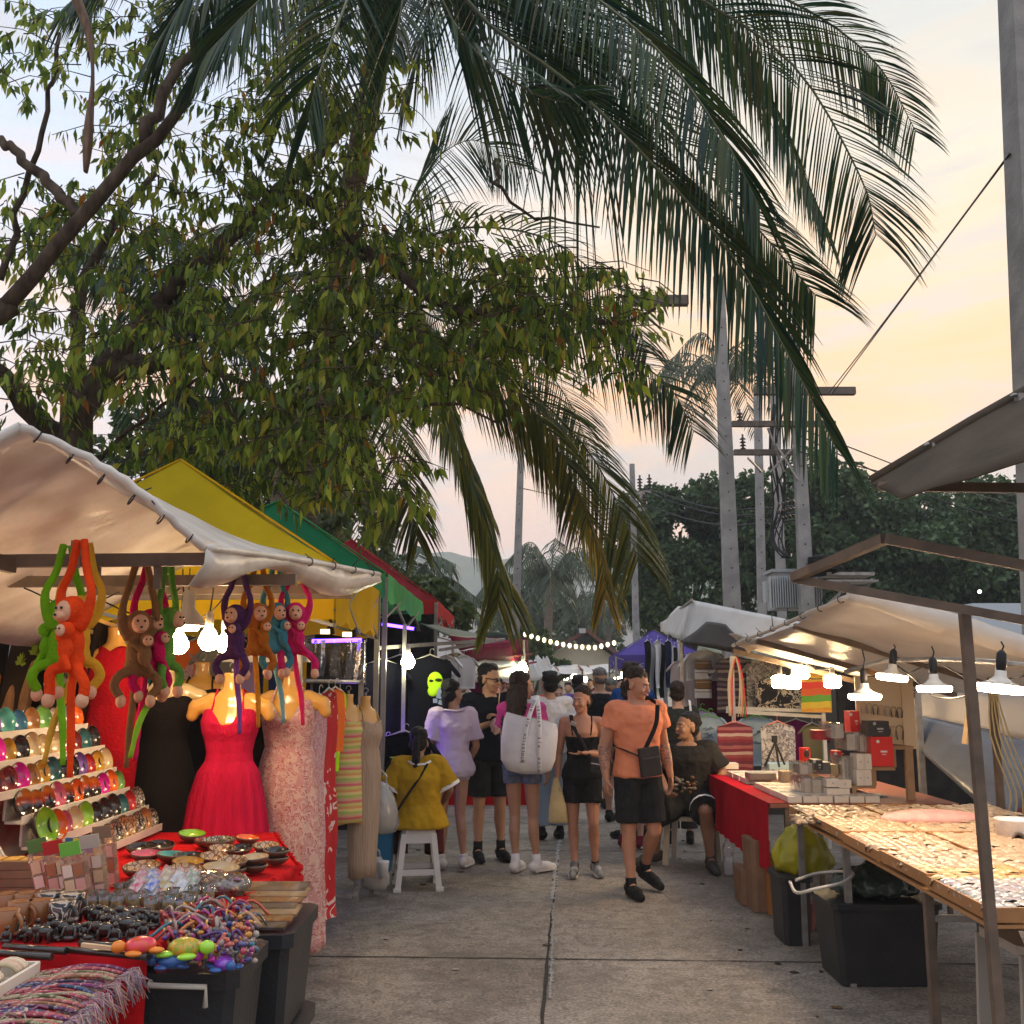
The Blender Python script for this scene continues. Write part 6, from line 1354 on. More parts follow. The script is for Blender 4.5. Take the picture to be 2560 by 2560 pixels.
# batik paintings -------------------------------------------------------------------
GLD = mat('gold painted batten', (.72, .42, .10), .4); PBL = mat('black painting cloth', (.012, .008, .006), .8, (.03, .018, .01), 3)
PG = mat('painted palm green', (.16, .22, .02), .8); PB = mat('painted driftwood brown', (.30, .17, .08), .8, (.14, .07, .03), 9, stretch=(3, 1, .6)); PO = mat('painted orange glow', (.55, .16, .01), .8, (.05, .01, .005), 6); PW = mat('painted bone white', (.42, .38, .32), .8, (.08, .07, .06), 22)
def painting(u0, v0, u1, v1, h, Y, lab, motif, skew=-45):
    a, b = P(u0, v0, Y), P(u1, v1, Y + .25); t = thing('painting', lab, 'painting', (a + b) / 2 - V((0, 0, h)), 0, 'dark batik paintings hung at the back left')
    n = V((b.y - a.y, a.x - b.x, 0)).normalized(); n = n if n.y < 0 else -n; dd = b - a; lean = V((P(u0 + skew, v0, Y).x - a.x, 0, -h))
    MB().prism([a, b, b + lean, a + lean], (0, 0, 0), -n * .006).build('canvas', PBL, t); MB().beam(a, b, .018, .022).build('batten', GLD, t)
    def at(x, z): return a + dd * x + lean * z + n * .004
    if motif == 'statue':
        for (cx, cz, w, hh) in ((.62, .62, .17, .28), (.22, .82, .17, .26)):
            MB().poly([at(cx + w * cos(k * pi / 8) * (1 if k < 9 else .85), cz + hh * sin(k * pi / 8)) for k in range(15, -1, -1)]).build('figure', PB, t)
        k = MB()
        for (cx, cz, s_) in ((.62, .30, .12), (.38, .16, .09), (.30, .40, .09)):
            for q in range(7):
                an = pi * (.05 + .15 * q); tip = (cx + s_ * 1.6 * cos(an), cz - s_ * 1.1 * sin(an)); k.poly([at(cx, cz), at((cx + tip[0]) / 2 + .025, (cz + tip[1]) / 2 - .02), at(*tip), at((cx + tip[0]) / 2 - .025, (cz + tip[1]) / 2 + .02)])
        k.build('palm', PG, t)
    elif motif == 'mask':
        k = MB()
        for q in range(3): k.poly([at(.25 + q * .22 + .06 * cos(w_ * pi / 6), .45 + q * .05 + .3 * sin(w_ * pi / 6)) for w_ in range(11, -1, -1)])
        k.build('mask', PW, t)
    else:
        k = MB(); k.poly([at(.05, .75), at(.9, .85), at(.9, .55), at(.5, .35), at(.1, .5)]); k.build('glow', PO, t); k = MB()
        for q in range(8): an = q * pi / 4; k.poly([at(.45, .3), at(.45 + .1 * cos(an + .2), .3 + .08 * sin(an + .2)), at(.45 + .22 * cos(an), .3 + .16 * sin(an))])
        k.build('palm', PG, t)
painting(-60, 1512, 42, 1512, .75, 5.75, 'dark batik painting with orange glow at the left edge', 'glow', -30)
painting(48, 1524, 142, 1552, .72, 5.75, 'dark batik painting of wooden figures under green palms', 'statue', -45)
painting(146, 1556, 236, 1582, .62, 5.85, 'dark batik painting with pale carved masks', 'mask', -35)
painting(240, 1548, 288, 1566, .60, 5.85, 'narrow dark batik painting of a golden palm behind the plush monkeys', 'glow', -20)
# plush monkeys ---------------------------------------------------------------------
SKIN = mat('pale plush face', (.66, .36, .22), .9, bump=.3, bscale=60); EYE = mat('bead eye', (.01, .01, .01), .1)
def plush(n, c): return mat('%s plush' % n, c, .95, tuple(x * .8 for x in c), 12, bump=.5, bscale=90, sheen=.4)
def monkey(u, v, Y, c, lab, yaw=0, s=1.0, tail=None, tc=None, legs=0, splay=0.09, baby=True, L=.235, al=1.0):
    top = P(u, v, Y); t = thing('plush_monkey', lab, 'plush monkey', top, yaw, 'plush monkeys hanging by their arms from the tarpaulin'); m = plush(lab.split()[0], c)
    def q(x, y, z): return V((x, y, z)) * s
    z0 = -L
    b = MB(); b.ell(q(0, 0, z0 - .10), (.040 * s, .034 * s, .07 * s)); b.ell(q(0, .0, z0 - .145), (.043 * s, .037 * s, .042 * s)); b.ell(q(.0, -.012, z0 + .01), (.045 * s, .043 * s, .045 * s)); b.ell(q(0, -.005, z0 - .035), (.03 * s, .028 * s, .04 * s))
    for sg in (-1, 1):
        b.tube(bez([q(sg * .03, 0, z0 - .05), q(sg * .056, 0, z0 - .005), q(sg * (.056 + splay * .1), 0, z0 + .07), q(sg * .036, .004, -.10), q(sg * .014, .004, 0)], 12), [.016 * s] * 6 + [.0135 * s] * 7, 9)
        fl_ = legs if sg > 0 else -legs
        b.tube(bez([q(sg * .025, 0, z0 - .165), q(sg * .058, -.025, z0 - .178), q(sg * (.075 + .02 * fl_), -.03, z0 - .215), q(sg * (.05 + .045 * max(0, fl_)), -.03, z0 - .255)], 9), [.019 * s] * 3 + [.017 * s] * 7, 9)
        b.ell(q(sg * .046, .0, z0 + .018), (.016 * s, .008 * s, .017 * s))
    solid(b, 'body', m, t, .0055, 3, world=False)
    tl = MB(); tx = tail if tail is not None else .03; tl.tube(bez([q(0, .01, z0 - .17), q(tx * .4, .0, z0 - .27), q(tx, 0, z0 - .38), q(tx * 1.3, 0, z0 - .50)], 12), [.012 * s] * 10 + [.009 * s] * 3, 8); tl.build('tail', plush(lab.split()[0] + ' tail', tc or c), t, world=False)
    f = MB(); f.ell(q(0, -.045, z0 + .004), (.030 * s, .018 * s, .034 * s)); f.ell(q(0, -.058, z0 - .010), (.022 * s, .016 * s, .016 * s)); f.build('face', SKIN, t, world=False)
    for sg in (-1, 1):
        MB().ell(q(sg * .012, -.0635, z0 + .014), .0046 * s, nu=8, nv=6).build('eye', EYE, t, world=False)
        fo = MB(); fo.ell(q(sg * (.05 + .045 * max(0, legs * sg)), -.035, z0 - .268), (.018 * s, .021 * s, .024 * s)); fo.build('foot', SKIN, t, world=False)
    MB().ell(q(0, -.075, z0 - .008), (.006 * s, .004 * s, .004 * s), nu=8, nv=5).build('nose', EYE, t, world=False)
    if baby:
        k = MB(); k.ell(q(.025, -.05, z0 - .055), (.026 * s, .025 * s, .027 * s)); k.ell(q(.02, -.045, z0 - .11), (.026 * s, .022 * s, .036 * s)); k.caps(q(.0, -.05, z0 - .085), q(-.03, -.035, z0 - .06), .010 * s, .009 * s); k.caps(q(.03, -.055, z0 - .14), q(.05, -.055, z0 - .17), .012 * s, .01 * s)
        bb = solid(k, 'baby_monkey', m, t, .005, 2, world=False); MB().ell(q(.025, -.073, z0 - .056), (.018 * s, .010 * s, .019 * s)).build('face', SKIN, bb, world=False)
        for sg in (-1, 1): MB().ell(q(.025 + sg * .007, -.083, z0 - .051), .0032 * s, nu=6, nv=5).build('eye', EYE, bb, world=False)
    return t
monkey(200, 1348, 3.62, (.80, .065, .01), 'orange plush monkey with baby, frontmost of the left cluster', -.45, 1.12, .02, legs=1)
monkey(168, 1362, 3.76, (.16, .42, .01), 'green plush monkey turned away behind the orange one', -2.2, 1.08, -.03, (.2, .55, .02))
monkey(212, 1356, 3.82, (.72, .38, .03), 'yellow plush monkey almost hidden behind the orange one', .4, 1.1, -.06, (.75, .42, .05), baby=False)
monkey(356, 1392, 4.25, (.24, .12, .05), 'brown plush monkey with pale belly in the middle cluster', .5, 1.14, -.01, baby=True, splay=.0, L=.25)
monkey(382, 1392, 4.32, (.60, .01, .10), 'crimson plush monkey behind the brown one', .9, 1.12, -.02, (.8, .02, .12), L=.25)
monkey(425, 1392, 4.38, (.12, .30, .04), 'leafgreen plush monkey at the right of the middle cluster', 1.4, 1.1, -.16, (.25, .5, .03), baby=False, L=.25)
monkey(598, 1408, 4.72, (.085, .03, .10), 'purple plush monkey with baby beside the teardrop bulb', -.3, 1.05, .03, (.24, .08, .3))
monkey(648, 1408, 4.9, (.42, .13, .015), 'rust plush monkey between the purple and blue ones', .55, 1.05, .02, (.65, .25, .02))
monkey(692, 1410, 5.05, (.06, .22, .28), 'blue plush monkey second from the right', .75, 1.05, .05, (.2, .42, .42))
monkey(742, 1408, 5.1, (.62, .02, .13), 'pink plush monkey with baby at the right end', .25, 1.08, .04, (.8, .03, .12), legs=1)
# ================================================================== RIGHT HAND STALLS
random.seed(90)
WOODT = mat('honey wooden tray', (.34, .16, .055), .5, (.44, .22, .08), 7, stretch=(1, .2, 1))
def pbox(mb, u0, v0, u1, v1, Y, d=.1, off=0):
    a, b = P(u0, v1, Y), P(u1, v0, Y); mb.box(((a.x + b.x) / 2, Y + d / 2, (a.z + b.z) / 2), (abs(b.x - a.x), d, abs(b.z - a.z)), bev=0); return (a + b) / 2
# ---- stall roof over shells and electronics
s2 = thing('market_stall', 'white tarpaulin stall over the shell trays and gadget boxes on the right', 'stall', (2.6, 7.4, 0))
a_, b_, c_, d_ = P(1832, 1614, 8.7), P(2130, 1487, 5.6), P(2880, 1700, 5.6), P(2292, 1728, 9.0)
d2 = V((d_.x + .5, d_.y, d_.z - .08)); TARP2 = mat('lamp lit white tarpaulin', (.70, .66, .60), .36, (.60, .55, .48), 3.5, bump=.3, bscale=10, transl=.35, detail=6)
cloth('tarpaulin', patch(a_, b_, c_, d_, 14, 12, .03), TARP2, s2, .03, 2.5)
r_ = MB(); rp_ = bez([b_ + V((-.02, 0, .01)), b_.lerp(c_, .5) + V((0, -.02, -.02)), c_], 20); r_.tube([p + V((0, 0, uni(-.006, .006))) for p in rp_], [.035 + .03 * min(1, i / 5) for i in range(len(rp_))], 10); r_.tube([b_.lerp(a_, i / 14) + V((0, 0, uni(-.005, .005))) for i in range(15)], .014, 7); r_.build('rolled_edge', TARP2, s2)
for q_ in range(8): ties(s2, a_.lerp(b_, q_ / 8), a_.lerp(b_, (q_ + 1) / 8), 1, .08, r=.02)
cloth('loose_corner', patch(P(1822, 1582, 8.6), P(1935, 1600, 8.2), P(1885, 1628, 8.5), P(1872, 1634, 8.6), 6, 5), TARP2, s2, .03, 8)
dn = V((0, 0, -.045))
for (q1, q2) in ((a_ + (c_ - a_) * 0, d_), (a_.lerp(b_, .28), d_.lerp(c_, .24)), (a_.lerp(b_, .62), d_.lerp(c_, .55))): MB().beam(q1 + dn, q2 + dn, .035, .04).build('roof_beam', STEEL, s2)
MB().beam((d_.x, 9.0, 0), (d_.x, 9.0, d_.z), .05).build('post', GSTEEL, s2)
MB().beam((3.18, 6.9, 0), (3.18, 6.9, 1.78), .04).build('post', STEEL, s2)
k = MB()
for i in range(5): k.tube(bez([V((3.16, 6.86, 1.7)), V((3.1 + .03 * i, 6.8, 1.3)), V((3.2 + .035 * i, 6.8, .95)), V((3.18 + .05 * i, 6.82, .78))], 9), .006, 4)
k.build('cable', mat('yellowed cable', (.45, .38, .2), .6), s2)
pp_ = [P(2112, 1680, 6.2), P(2216, 1651, 6.0), P(2335, 1648, 5.6), P(2480, 1655, 4.9), P(2600, 1668, 4.4)]
one('lamp_pipe', MB().tube(pp_, .014, 8), GSTEEL, 'thin grey pipe carrying the disc lamps', 'pipe')
GD = 'flat disc lamps over the shell trays'
bulb(P(2162, 1742, 5.9), 'disc', 'lowest disc lamp hanging in front of the headphone panel', .11, .09, 44, (1, .72, .46), GD)
bulb(P(2230, 1694, 5.8), 'disc', 'tilted disc lamp clamped high on the pipe', .03, .085, 44, (1, .72, .46), GD, .12)
bulb(P(2336, 1722, 5.3), 'disc', 'disc lamp just left of the near brown post', .06, .085, 44, (1, .72, .46), GD)
bulb(P(2500, 1722, 4.3), 'disc', 'largest disc lamp tilted at the right edge', .04, .095, 44, (1, .72, .46), GD, .12)
bulb(P(2700, 1700, 4.6), 'disc', 'disc lamp just outside the right edge', .04, .095, 44, (1, .72, .46), GD)
GJ = 'round bulbs among the printed clothes'
for i, (u, v, Y) in enumerate(((1950, 1704, 8.8), (1982, 1706, 9.0), (2002, 1681, 8.7), (2081, 1703, 8.6))):
    bulb(P(u, v, Y), 'jar', ['left bulb of the pair before the elephant print trousers', 'right bulb of the pair before the elephant print trousers', 'bulb above the pair of round bulbs', 'bulb beside the rainbow shorts'][i], .12, .07, 70, (1, .70, .36), GJ)
# ---- shell table
shp = thing('shell_table', 'long slanting stand of wooden trays heaped with pale shells', 'table', (2.35, 5.3, 0)); ZS = .80
XL0, XL1, Y0_, Y1_ = 1.70, 1.80, 3.85, 6.9
def SX(fx, y): return XL0 + (XL1 - XL0) * (y - Y0_) / (Y1_ - Y0_) + fx * 1.32
def quadbeam(mb, p, q, w=.012, h=.05): mb.beam(p, q, w, h)
for x, y in ((1.74, 4.5), (1.86, 5.95), (1.84, 6.8), (2.9, 4.0), (2.95, 6.8)): MB().beam((x, y, 0), (x, y, ZS - .03), .035).build('leg', STEEL if y < 5 else GSTEEL, shp)
MB().beam((1.74, 4.5, .17), (3.0, 4.4, .17), .03).build('cross_bar', STEEL, shp); MB().beam((1.86, 5.95, .36), (2.9, 5.9, .36), .035).build('cross_bar', GSTEEL, shp)
rows = [[V((SX(fx, y), y, ZS - .012)) for fx in (0, .5, 1)] for y in (Y0_, 5.4, Y1_)]; MB().grid(rows, False).build('base_board', WOODT, shp).modifiers.new('t', 'SOLIDIFY').thickness = .012
gt = 'wooden trays on the shell stand'; ny = 5; nx = 3
for i in range(ny):
    for j in range(nx):
        ya, yb = Y0_ + (Y1_ - Y0_) * i / ny + .004, Y0_ + (Y1_ - Y0_) * (i + 1) / ny - .004; fa, fb = j / nx + .003, (j + 1) / nx - .003
        c = V((SX((fa + fb) / 2, (ya + yb) / 2), (ya + yb) / 2, ZS)); mb = MB(); z = ZS + .022 + .008 * ((i + j) % 2)
        q = [V((SX(fa, ya), ya, z)), V((SX(fb, ya), ya, z)), V((SX(fb, yb), yb, z)), V((SX(fa, yb), yb, z))]
        mb.beam(q[0], q[1], .014, .05); mb.beam(q[2], q[3], .014, .05); mb.beam(q[1] + V((-.008, .008, 0)), q[2] + V((-.008, -.008, 0)), .014, .048); mb.beam(q[0] + V((.008, .008, 0)), q[3] + V((.008, -.008, 0)), .014, .048)
        t = one('wooden_tray', mb, WOODT, 'wooden shell tray, %s row from the front, %s column' % (['nearest', 'second', 'middle', 'fourth', 'farthest'][i], ['left', 'middle', 'right'][j]), 'tray', gt)
SHC = [(.46, .29, .16), (.52, .36, .22), (.34, .21, .11), (.56, .41, .28), (.44, .30, .19), (.28, .17, .09), (.48, .31, .17)]; SHN = [(.38, .34, .34), (.22, .22, .28), (.42, .28, .30), (.5, .45, .36), (.30, .32, .3), (.2, .14, .24)]
mS = mat('cream sea shell', (.6, .45, .3), .35, (.45, .30, .18), 45, objr=SHC, stretch=(1, 4, 1), coat=.2); mSi = mat('cream sea shells', (.6, .45, .3), .35, (.45, .30, .18), 45, island=SHC, stretch=(1, 3, 1), coat=.2)
mN = mat('grey violet sea shell', (.3, .3, .3), .3, (.55, .5, .42), 60, objr=SHN, coat=.3); mY = mat('yellow sea shell', (.5, .33, .12), .35, (.6, .45, .2), 40, objr=[(.52, .34, .12), (.6, .44, .2), (.45, .3, .1)], coat=.2)
def shell_mesh(mb, M):
    n0 = []
    for i in range(5):
        t = i / 4 * pi / 2; row = []
        for j in range(14):
            a = 2 * pi * j / 14; r = .041 * cos(t) * (1 + .06 * cos(7 * a)); row.append(M @ V((r * cos(a), r * .86 * sin(a) + .010 * sin(t), .034 * sin(t))))
        n0.append(row)
    mb.grid(n0, True, True); mb.face(tuple(len(mb.v) - 14 + j for j in range(14)))
protos = []
for m_ in (mS, mN, mY):
    mb = MB(); shell_mesh(mb, Matrix.Identity(4)); o = mb.build('sea_shell', m_); protos.append(o); tag(o, None, 'shell')
GSH = 'sea shells laid out in the wooden trays'; used = [0, 0, 0]
slab = ['pale cream domed shell lying in the rows of the wooden trays', 'grey violet shell in the near left trays', 'small yellow shell in the trays near the left edge']
pos = []
y = Y0_ + .05
while y < Y1_ - .04:
    fx = .035
    while fx < .975:
        if min(abs(fx - k / 3) for k in (1, 2)) > .022 and (y - Y0_) % ((Y1_ - Y0_) / ny) > .045: pos.append((fx, y))
        fx += .038
    y += .054
pos.sort(key=lambda a: a[1]); stuffm = MB()
for i, (fx, y) in enumerate(pos):
    p = V((SX(fx, y) + uni(-.006, .006), y + uni(-.008, .008), ZS + .022 + uni(0, .010))); M = Matrix.Translation(p) @ Matrix.Rotation(uni(-.5, .5), 4, 'Z') @ Matrix.Rotation(-.6 + uni(-.2, .2), 4, 'X') @ Matrix.Scale(uni(.95, 1.2), 4)
    k = 1 if (y < 4.35 and fx < .66) or (y < 4.1) else 2 if (4.35 <= y < 4.7 and fx < .5) else 0
    if i < 300:
        o = protos[k] if not used[k] else protos[k].copy()
        if used[k]: COL.objects.link(o)
        used[k] = 1; o.matrix_world = M; tag(o, slab[k], 'shell', GSH, 'thing')
    else: shell_mesh(stuffm, M)
tag(one('sea_shells', stuffm, mSi, 'dense rows of cream shells filling the far trays', 'shells'), kind='stuff')
for i in range(26):
    pass
one('packing_cloth', MB().ell(G(2330, 2046, .86), (.3, .12, .05), nu=24, nv=10), mat('pink cloth lining', (.66, .30, .28), .8, (.7, .42, .36), 9, bump=.6, bscale=12), 'crumpled pink cloth at the far right end of the shell trays', 'cloth')
k = MB(); [k.ell(G(2035 + uni(-45, 70), 2046 + uni(-6, 12), .84), (uni(.02, .05), .02, .014), Matrix.Rotation(uni(0, 3), 3, 'Z'), 7, 5) for _ in range(60)]; tag(one('hair_clips', k, mat('dark shell clips', (.03, .02, .02), .3, island=[(.03, .02, .02), (.08, .04, .02), (.4, .28, .18), (.04, .04, .03)]), 'dark clips heaped in the far left tray of the shell stand', 'hair clips'), kind='stuff')
tr_ = thing('tissue_tub', 'round white tub with dark emblem at the right edge', 'tub', P(2550, 2120, 5.5)); MB().lathe([(.10, 0), (.115, .16), (.12, .165), (.02, .17)], P(2552, 2130, 5.5), 20).build('tub', WHT, tr_)
k = MB(); k.lathe([(.035, 0), (.035, .004), (.02, .004), (.02, 0)], P(2546, 2098, 5.385), 16, Matrix.Rotation(R(90), 3, 'X')); k.build('emblem', STEEL, tr_)
one('paper_packet', MB().box(P(2405, 2052, 6.6), (.16, .05, .11), .1, bev=.01), mat('yellow packet paper', (.66, .48, .2), .7), 'yellow paper packet standing behind the shell trays', 'packet')
# near frame and hanging awning
fr = thing('awning_stand', 'bare brown steel awning frame reaching over the shell trays', 'frame', (1.7, 3.72, 0))
MB().beam((1.66, 3.72, 0), P(2410, 1520, 3.72), .033).build('post', STEEL, fr)
MB().beam(P(1985, 1447, 3.95), P(2900, 1612, 3.4), .032).build('rail', STEEL, fr); MB().beam(P(1985, 1443, 3.95), P(2212, 1347, 3.3), .032).build('rail', STEEL, fr); MB().beam(P(2212, 1347, 3.3), P(2900, 1480, 3.1), .032).build('rail', STEEL, fr)
wp = thing('wooden_board', 'short wooden slat hanging beside the near post', 'slat', P(2415, 1850, 5.5)); MB().beam(P(2433, 1700, 5.5), P(2412, 1860, 5.5), .05, .012).build('slat', mat('old slat wood', (.22, .15, .08), .8), wp)
t = thing('awning', 'tarpaulin awning edge coloured dark for shade, with pipe and clips cutting in from the upper right', 'awning', P(2500, 1150, 3.0)); DT = mat('shade browned tarpaulin', (.11, .085, .06), .7, (.075, .06, .045), 4, bump=.2, transl=.15)  # tarpaulin colour lowered so that it carries the shadow
cloth('tarpaulin', patch(P(2176, 1206, 3.3), P(2258, 1246, 2.9), P(2760, 1090, 2.3), P(2700, 905, 3.0), 6, 16), DT, t, .012, 4)
q1, q2 = P(2180, 1205, 3.3), P(2700, 905, 3.0); MB().tube([q1, q1.lerp(q2, .5) + V((0, 0, .005)), q2], .022, 8).build('pipe', DT, t); MB().beam(P(2200, 1216, 3.2), P(2700, 1222, 2.8), .028).build('beam', STEEL, t)
for (u, v, Y) in ((2330, 1128, 3.2), (2545, 1005, 3.05)):
    k = MB(); k.box(P(u + 15, v, Y), (.045, .03, .05)); k.tube([P(u + 10, v - 16, Y), P(u - 12, v - 18, Y), P(u - 20, v - 12, Y)], .006, 6); k.tube([P(u + 10, v + 10, Y), P(u - 12, v + 16, Y), P(u - 22, v + 12, Y)], .006, 6); k.build('clip', GSTEEL, t)
mat('dusty white plastic', (.45, .42, .37), .5)
# ---- under the shell table
def tub(u0, u1, vt, vb, lab, m=None, d=.4, name='storage_bin', cat='storage bin', lid=True):
    g_ = G((u0 + u1) / 2, vb, 0); Y = g_.y; x0, x1 = P(u0, vb, Y).x, P(u1, vb, Y).x; h = P(u0, vt, Y).z; c = V(((x0 + x1) / 2, Y + d / 2, 0)); t = thing(name, lab, cat, c); m = m or MATS['charcoal bin plastic']
    MB().box(c + V((0, 0, h / 2 - .01)), (x1 - x0, d, h - .03), taper=.88, bev=.03).build('tub', m, t)
    if lid: MB().box(c + V((0, 0, h - .012)), (x1 - x0 + .03, d + .03, .03), bev=.03).build('rim', m, t)
    return t
tub(1962, 2036, 2195, 2368, 'narrow black bin under the yellow bag', d=.35)
tub(2095, 2365, 2262, 2472, 'wide black storage bin under the shell trays', d=.45)
tub(1990, 2045, 2250, 2330, 'dusty pink box behind the narrow black bin', mat('pink cardboard', (.30, .12, .10), .8), d=.3, name='cardboard_box', cat='box', lid=False)
for i, (u0, u1, vt, vb) in enumerate(((1858, 1890, 2170, 2268), (1885, 1935, 2095, 2285), (1925, 1957, 2140, 2292))): tub(u0, u1, vt, vb, ['small brown carton at the foot of the red cloth', 'tall brown carton under the gadget table', 'orange brown carton behind the thin table leg'][i], mat('brown carton', (.20, .12, .075), .8, (.25, .15, .09), 6) if i != 2 else mat('orange carton', (.3, .13, .04), .8), d=.35, name='cardboard_box', cat='box', lid=False)
YBG = mat('thin yellow plastic', (.50, .46, .02), .3, (.40, .38, .02), 6, bump=.6, bscale=14, transl=.4)
gy = G(2000, 2368, 0); bag(V((P(2018, 2200, gy.y + .1).x, gy.y + .2, P(2018, 2200, gy.y).z)), .38, .30, 'translucent yellow bag resting on the narrow black bin', YBG, .3, handles=False)
bag(V((P(2200, 2240, 6.0).x, 6.1, P(2200, 2245, 6.0).z)), .5, .16, 'dark green plastic bag lying on the wide black bin', mat('dark green plastic', (.03, .05, .04), .25, bump=.8, bscale=12, transl=.1), .36, handles=False)
one('trolley_handle', MB().tube(bez([P(1975, 2205, 5.9), P(1992, 2232, 5.7), P(2040, 2222, 5.6), P(2110, 2205, 5.7), P(2130, 2180, 6.0), P(2050, 2182, 6.2), P(1990, 2200, 6.1)], 24), .009, 8), MATS['dusty white plastic'], 'bent white plastic handle beside the narrow black bin', 'handle bar') 
pt = thing('plastic_stool', 'off white plastic stool under the right end of the shell trays', 'stool', G(2440, 2520)); g0 = G(2470, 2560, 0)
for (x, y) in ((2.05, 4.35), (2.4, 4.35), (2.05, 4.75), (2.4, 4.75)): MB().beam((x, y, 0), (x * .98 + .05, y * .99 + .04, .56), .07, .03, w2=.05).build('leg', mat('dusty white plastic', (.45, .42, .37), .5), pt)
MB().box((2.22, 4.55, .57), (.36, .42, .04), bev=.04).build('seat', MATS['dusty white plastic'], pt)
cc = cloth('satin_cloth', patch((1.78, 3.80, ZS - .02), (3.1, 3.78, ZS - .02), (3.1, 3.80, ZS - .24), (1.86, 3.83, ZS - .26), 24, 6), mat('cream satin cloth', (.50, .38, .28), .35, (.40, .30, .22), 4, bump=.3), None, .05, 5, V((0, 1, 0)), loc=(2.4, 3.8, .55)); tag(cc, 'cream satin cloth hanging from the near edge of the shell stand', 'cloth')
cr = thing('plastic_crate', 'blue plastic crate with white rope handle in the bottom right corner', 'crate', (2.2, 3.75, 0)); BLC = mat('blue crate plastic', (.02, .12, .22), .4)
MB().box((2.38, 3.78, .24), (.62, .40, .36), taper=.86, bev=.02).build('body', BLC, cr); MB().box((2.38, 3.78, .43), (.66, .44, .035), bev=.02).build('rim', mat('light blue crate rim', (.05, .25, .42), .4), cr)
MB().tube(bez([(2.16, 3.58, .34), (2.15, 3.55, .27), (2.19, 3.54, .24), (2.24, 3.55, .28), (2.23, 3.575, .36)], 12), .010, 6).build('rope_handle', WHT, cr)
# ---- gadget table
et = thing('gadget_table', 'table of boxed gadgets with a red cloth side facing the lane', 'table', (2.4, 8.7, 0)); XE0, XE1, YE0, YE1 = 1.80, 3.12, 7.4, 9.9
MB().box(((XE0 + XE1) / 2, (YE0 + YE1) / 2, .785), (XE1 - XE0, YE1 - YE0, .03)).build('tabletop', mat('brown edged board', (.22, .07, .035), .6), et)
for x, y in ((1.93, 7.45), (2.2, 7.6), (1.86, 9.8), (3.05, 7.5), (3.05, 9.8)): MB().beam((x, y, 0), (x, y, .77), .04 if y < 7.5 else .03).build('leg', STEEL, et)
rc = MB().grid([[V((XE0 - .012 - .012 * sin(j * 1.3 + .5 * sin(j * .3)) * i / 6 - .01 * i / 6, YE0 + (YE1 - YE0) * j / 60, .805 - (.43 + .04 * (1 - j / 60)) * i / 6)) for j in range(61)] for i in range(7)], True); rc.poly([(XE0 - .01, YE0, .803), (XE0 + .14, YE0, .803), (XE0 + .14, YE1, .803), (XE0 - .01, YE1, .803)])
o = one('red_cloth', rc, mat('crimson drape', (.40, .008, .02), .75, (.30, .006, .015), 4, bump=.3), 'red cloth hanging down the lane side of the gadget table', 'cloth')
WBX = mat('white gadget carton', (.68, .62, .54), .45, (.6, .54, .46), 2); CLB = glassm('clear gadget case', (.9, .88, .84), .05, .25); EDG = mat('grey print on carton', (.32, .30, .28), .6)
gb = 'white cartons in rows on the gadget table'
rown2 = ['front', 'second', 'third', 'fourth', 'fifth', 'sixth', 'seventh', 'eighth']
for i in range(8):
    for j in range(6):
        if i in (4,) and j < 3: continue
        c = V((1.99 + j * .108, 7.56 + i * .265, .80)); t = thing('gadget_carton', 'flat white carton, %s row from the front, %s from the lane' % (rown2[i], ['first', 'second', 'third', 'fourth', 'fifth', 'sixth'][j]), 'carton', c, uni(-.03, .03), gb)
        MB().box((0, 0, .022), (.10, .235, .042)).build('carton', WBX, t, world=False); MB().box((0, -.05, .0445), (.05, .05, .002)).build('print', EDG, t, world=False)
for i, (x, y, w, d, h, m_, lab, nm) in enumerate(((2.06, 8.75, .22, .2, .05, mat('grey tinted case', (.25, .24, .22), .3), 'grey flat case lying on the white cartons', 'gadget_case'), (2.24, 8.5, .17, .13, .085, mat('taupe case', (.36, .28, .2), .4), 'taupe case in the middle of the gadget table', 'gadget_case'), (1.93, 9.75, .3, .16, .05, WBX, 'white tray at the lane corner of the gadget table', 'gadget_tray'), (2.6, 9.75, .5, .2, .05, mat('pale blue tray', (.25, .36, .40), .5), 'pale blue tray at the back of the gadget table', 'gadget_tray'))):
    one(nm, MB().box((x, y, .845 + h / 2), (w, d, h), bev=.01), m_, lab, 'case' if 'case' in nm else 'tray')
# stepped gadget shelf
gs = thing('gadget_shelf', 'stepped wooden shelf stacked with gadget boxes', 'shelf', (2.9, 7.6, .8)); SW = mat('brown shelf wood', (.26, .15, .07), .65, (.33, .2, .10), 8)
YS = 7.62
for n_, (u0, v0, u1, v1) in enumerate(((2062, 2011, 2292, 2018), (2130, 1964, 2190, 1972), (2180, 1917, 2238, 1926), (2230, 1866, 2284, 1874))): k = MB(); pbox(k, u0, v0, u1, v1, YS, .5); k.build('shelf_board', SW, gs)
for (u0, v0, u1, v1) in ((2133, 1972, 2141, 2012), (2180, 1926, 2190, 1965), (2231, 1874, 2239, 1918), (2272, 1874, 2282, 2012)): k = MB(); pbox(k, u0, v0, u1, v1, YS, .04); k.build('upright', SW, gs)
one('black_bag', MB().ell(P(2180, 1998, YS + .2), (.13, .1, .045), nu=16), mat('black soft bag', (.015, .015, .015), .35, bump=.5), 'black soft bag tucked under the gadget shelf', 'bag')
RB = mat('red gadget box', (.62, .02, .015), .35); KB = mat('black gadget box', (.03, .028, .028), .35)
gl = 'gadget boxes stacked on the stepped shelf'
specs = [(2067, 1947, 2097, 1968, WBX, 'wide white box, left one of the front stack'), (2098, 1950, 2128, 1970, WBX, 'wide white box, right one of the front stack')]
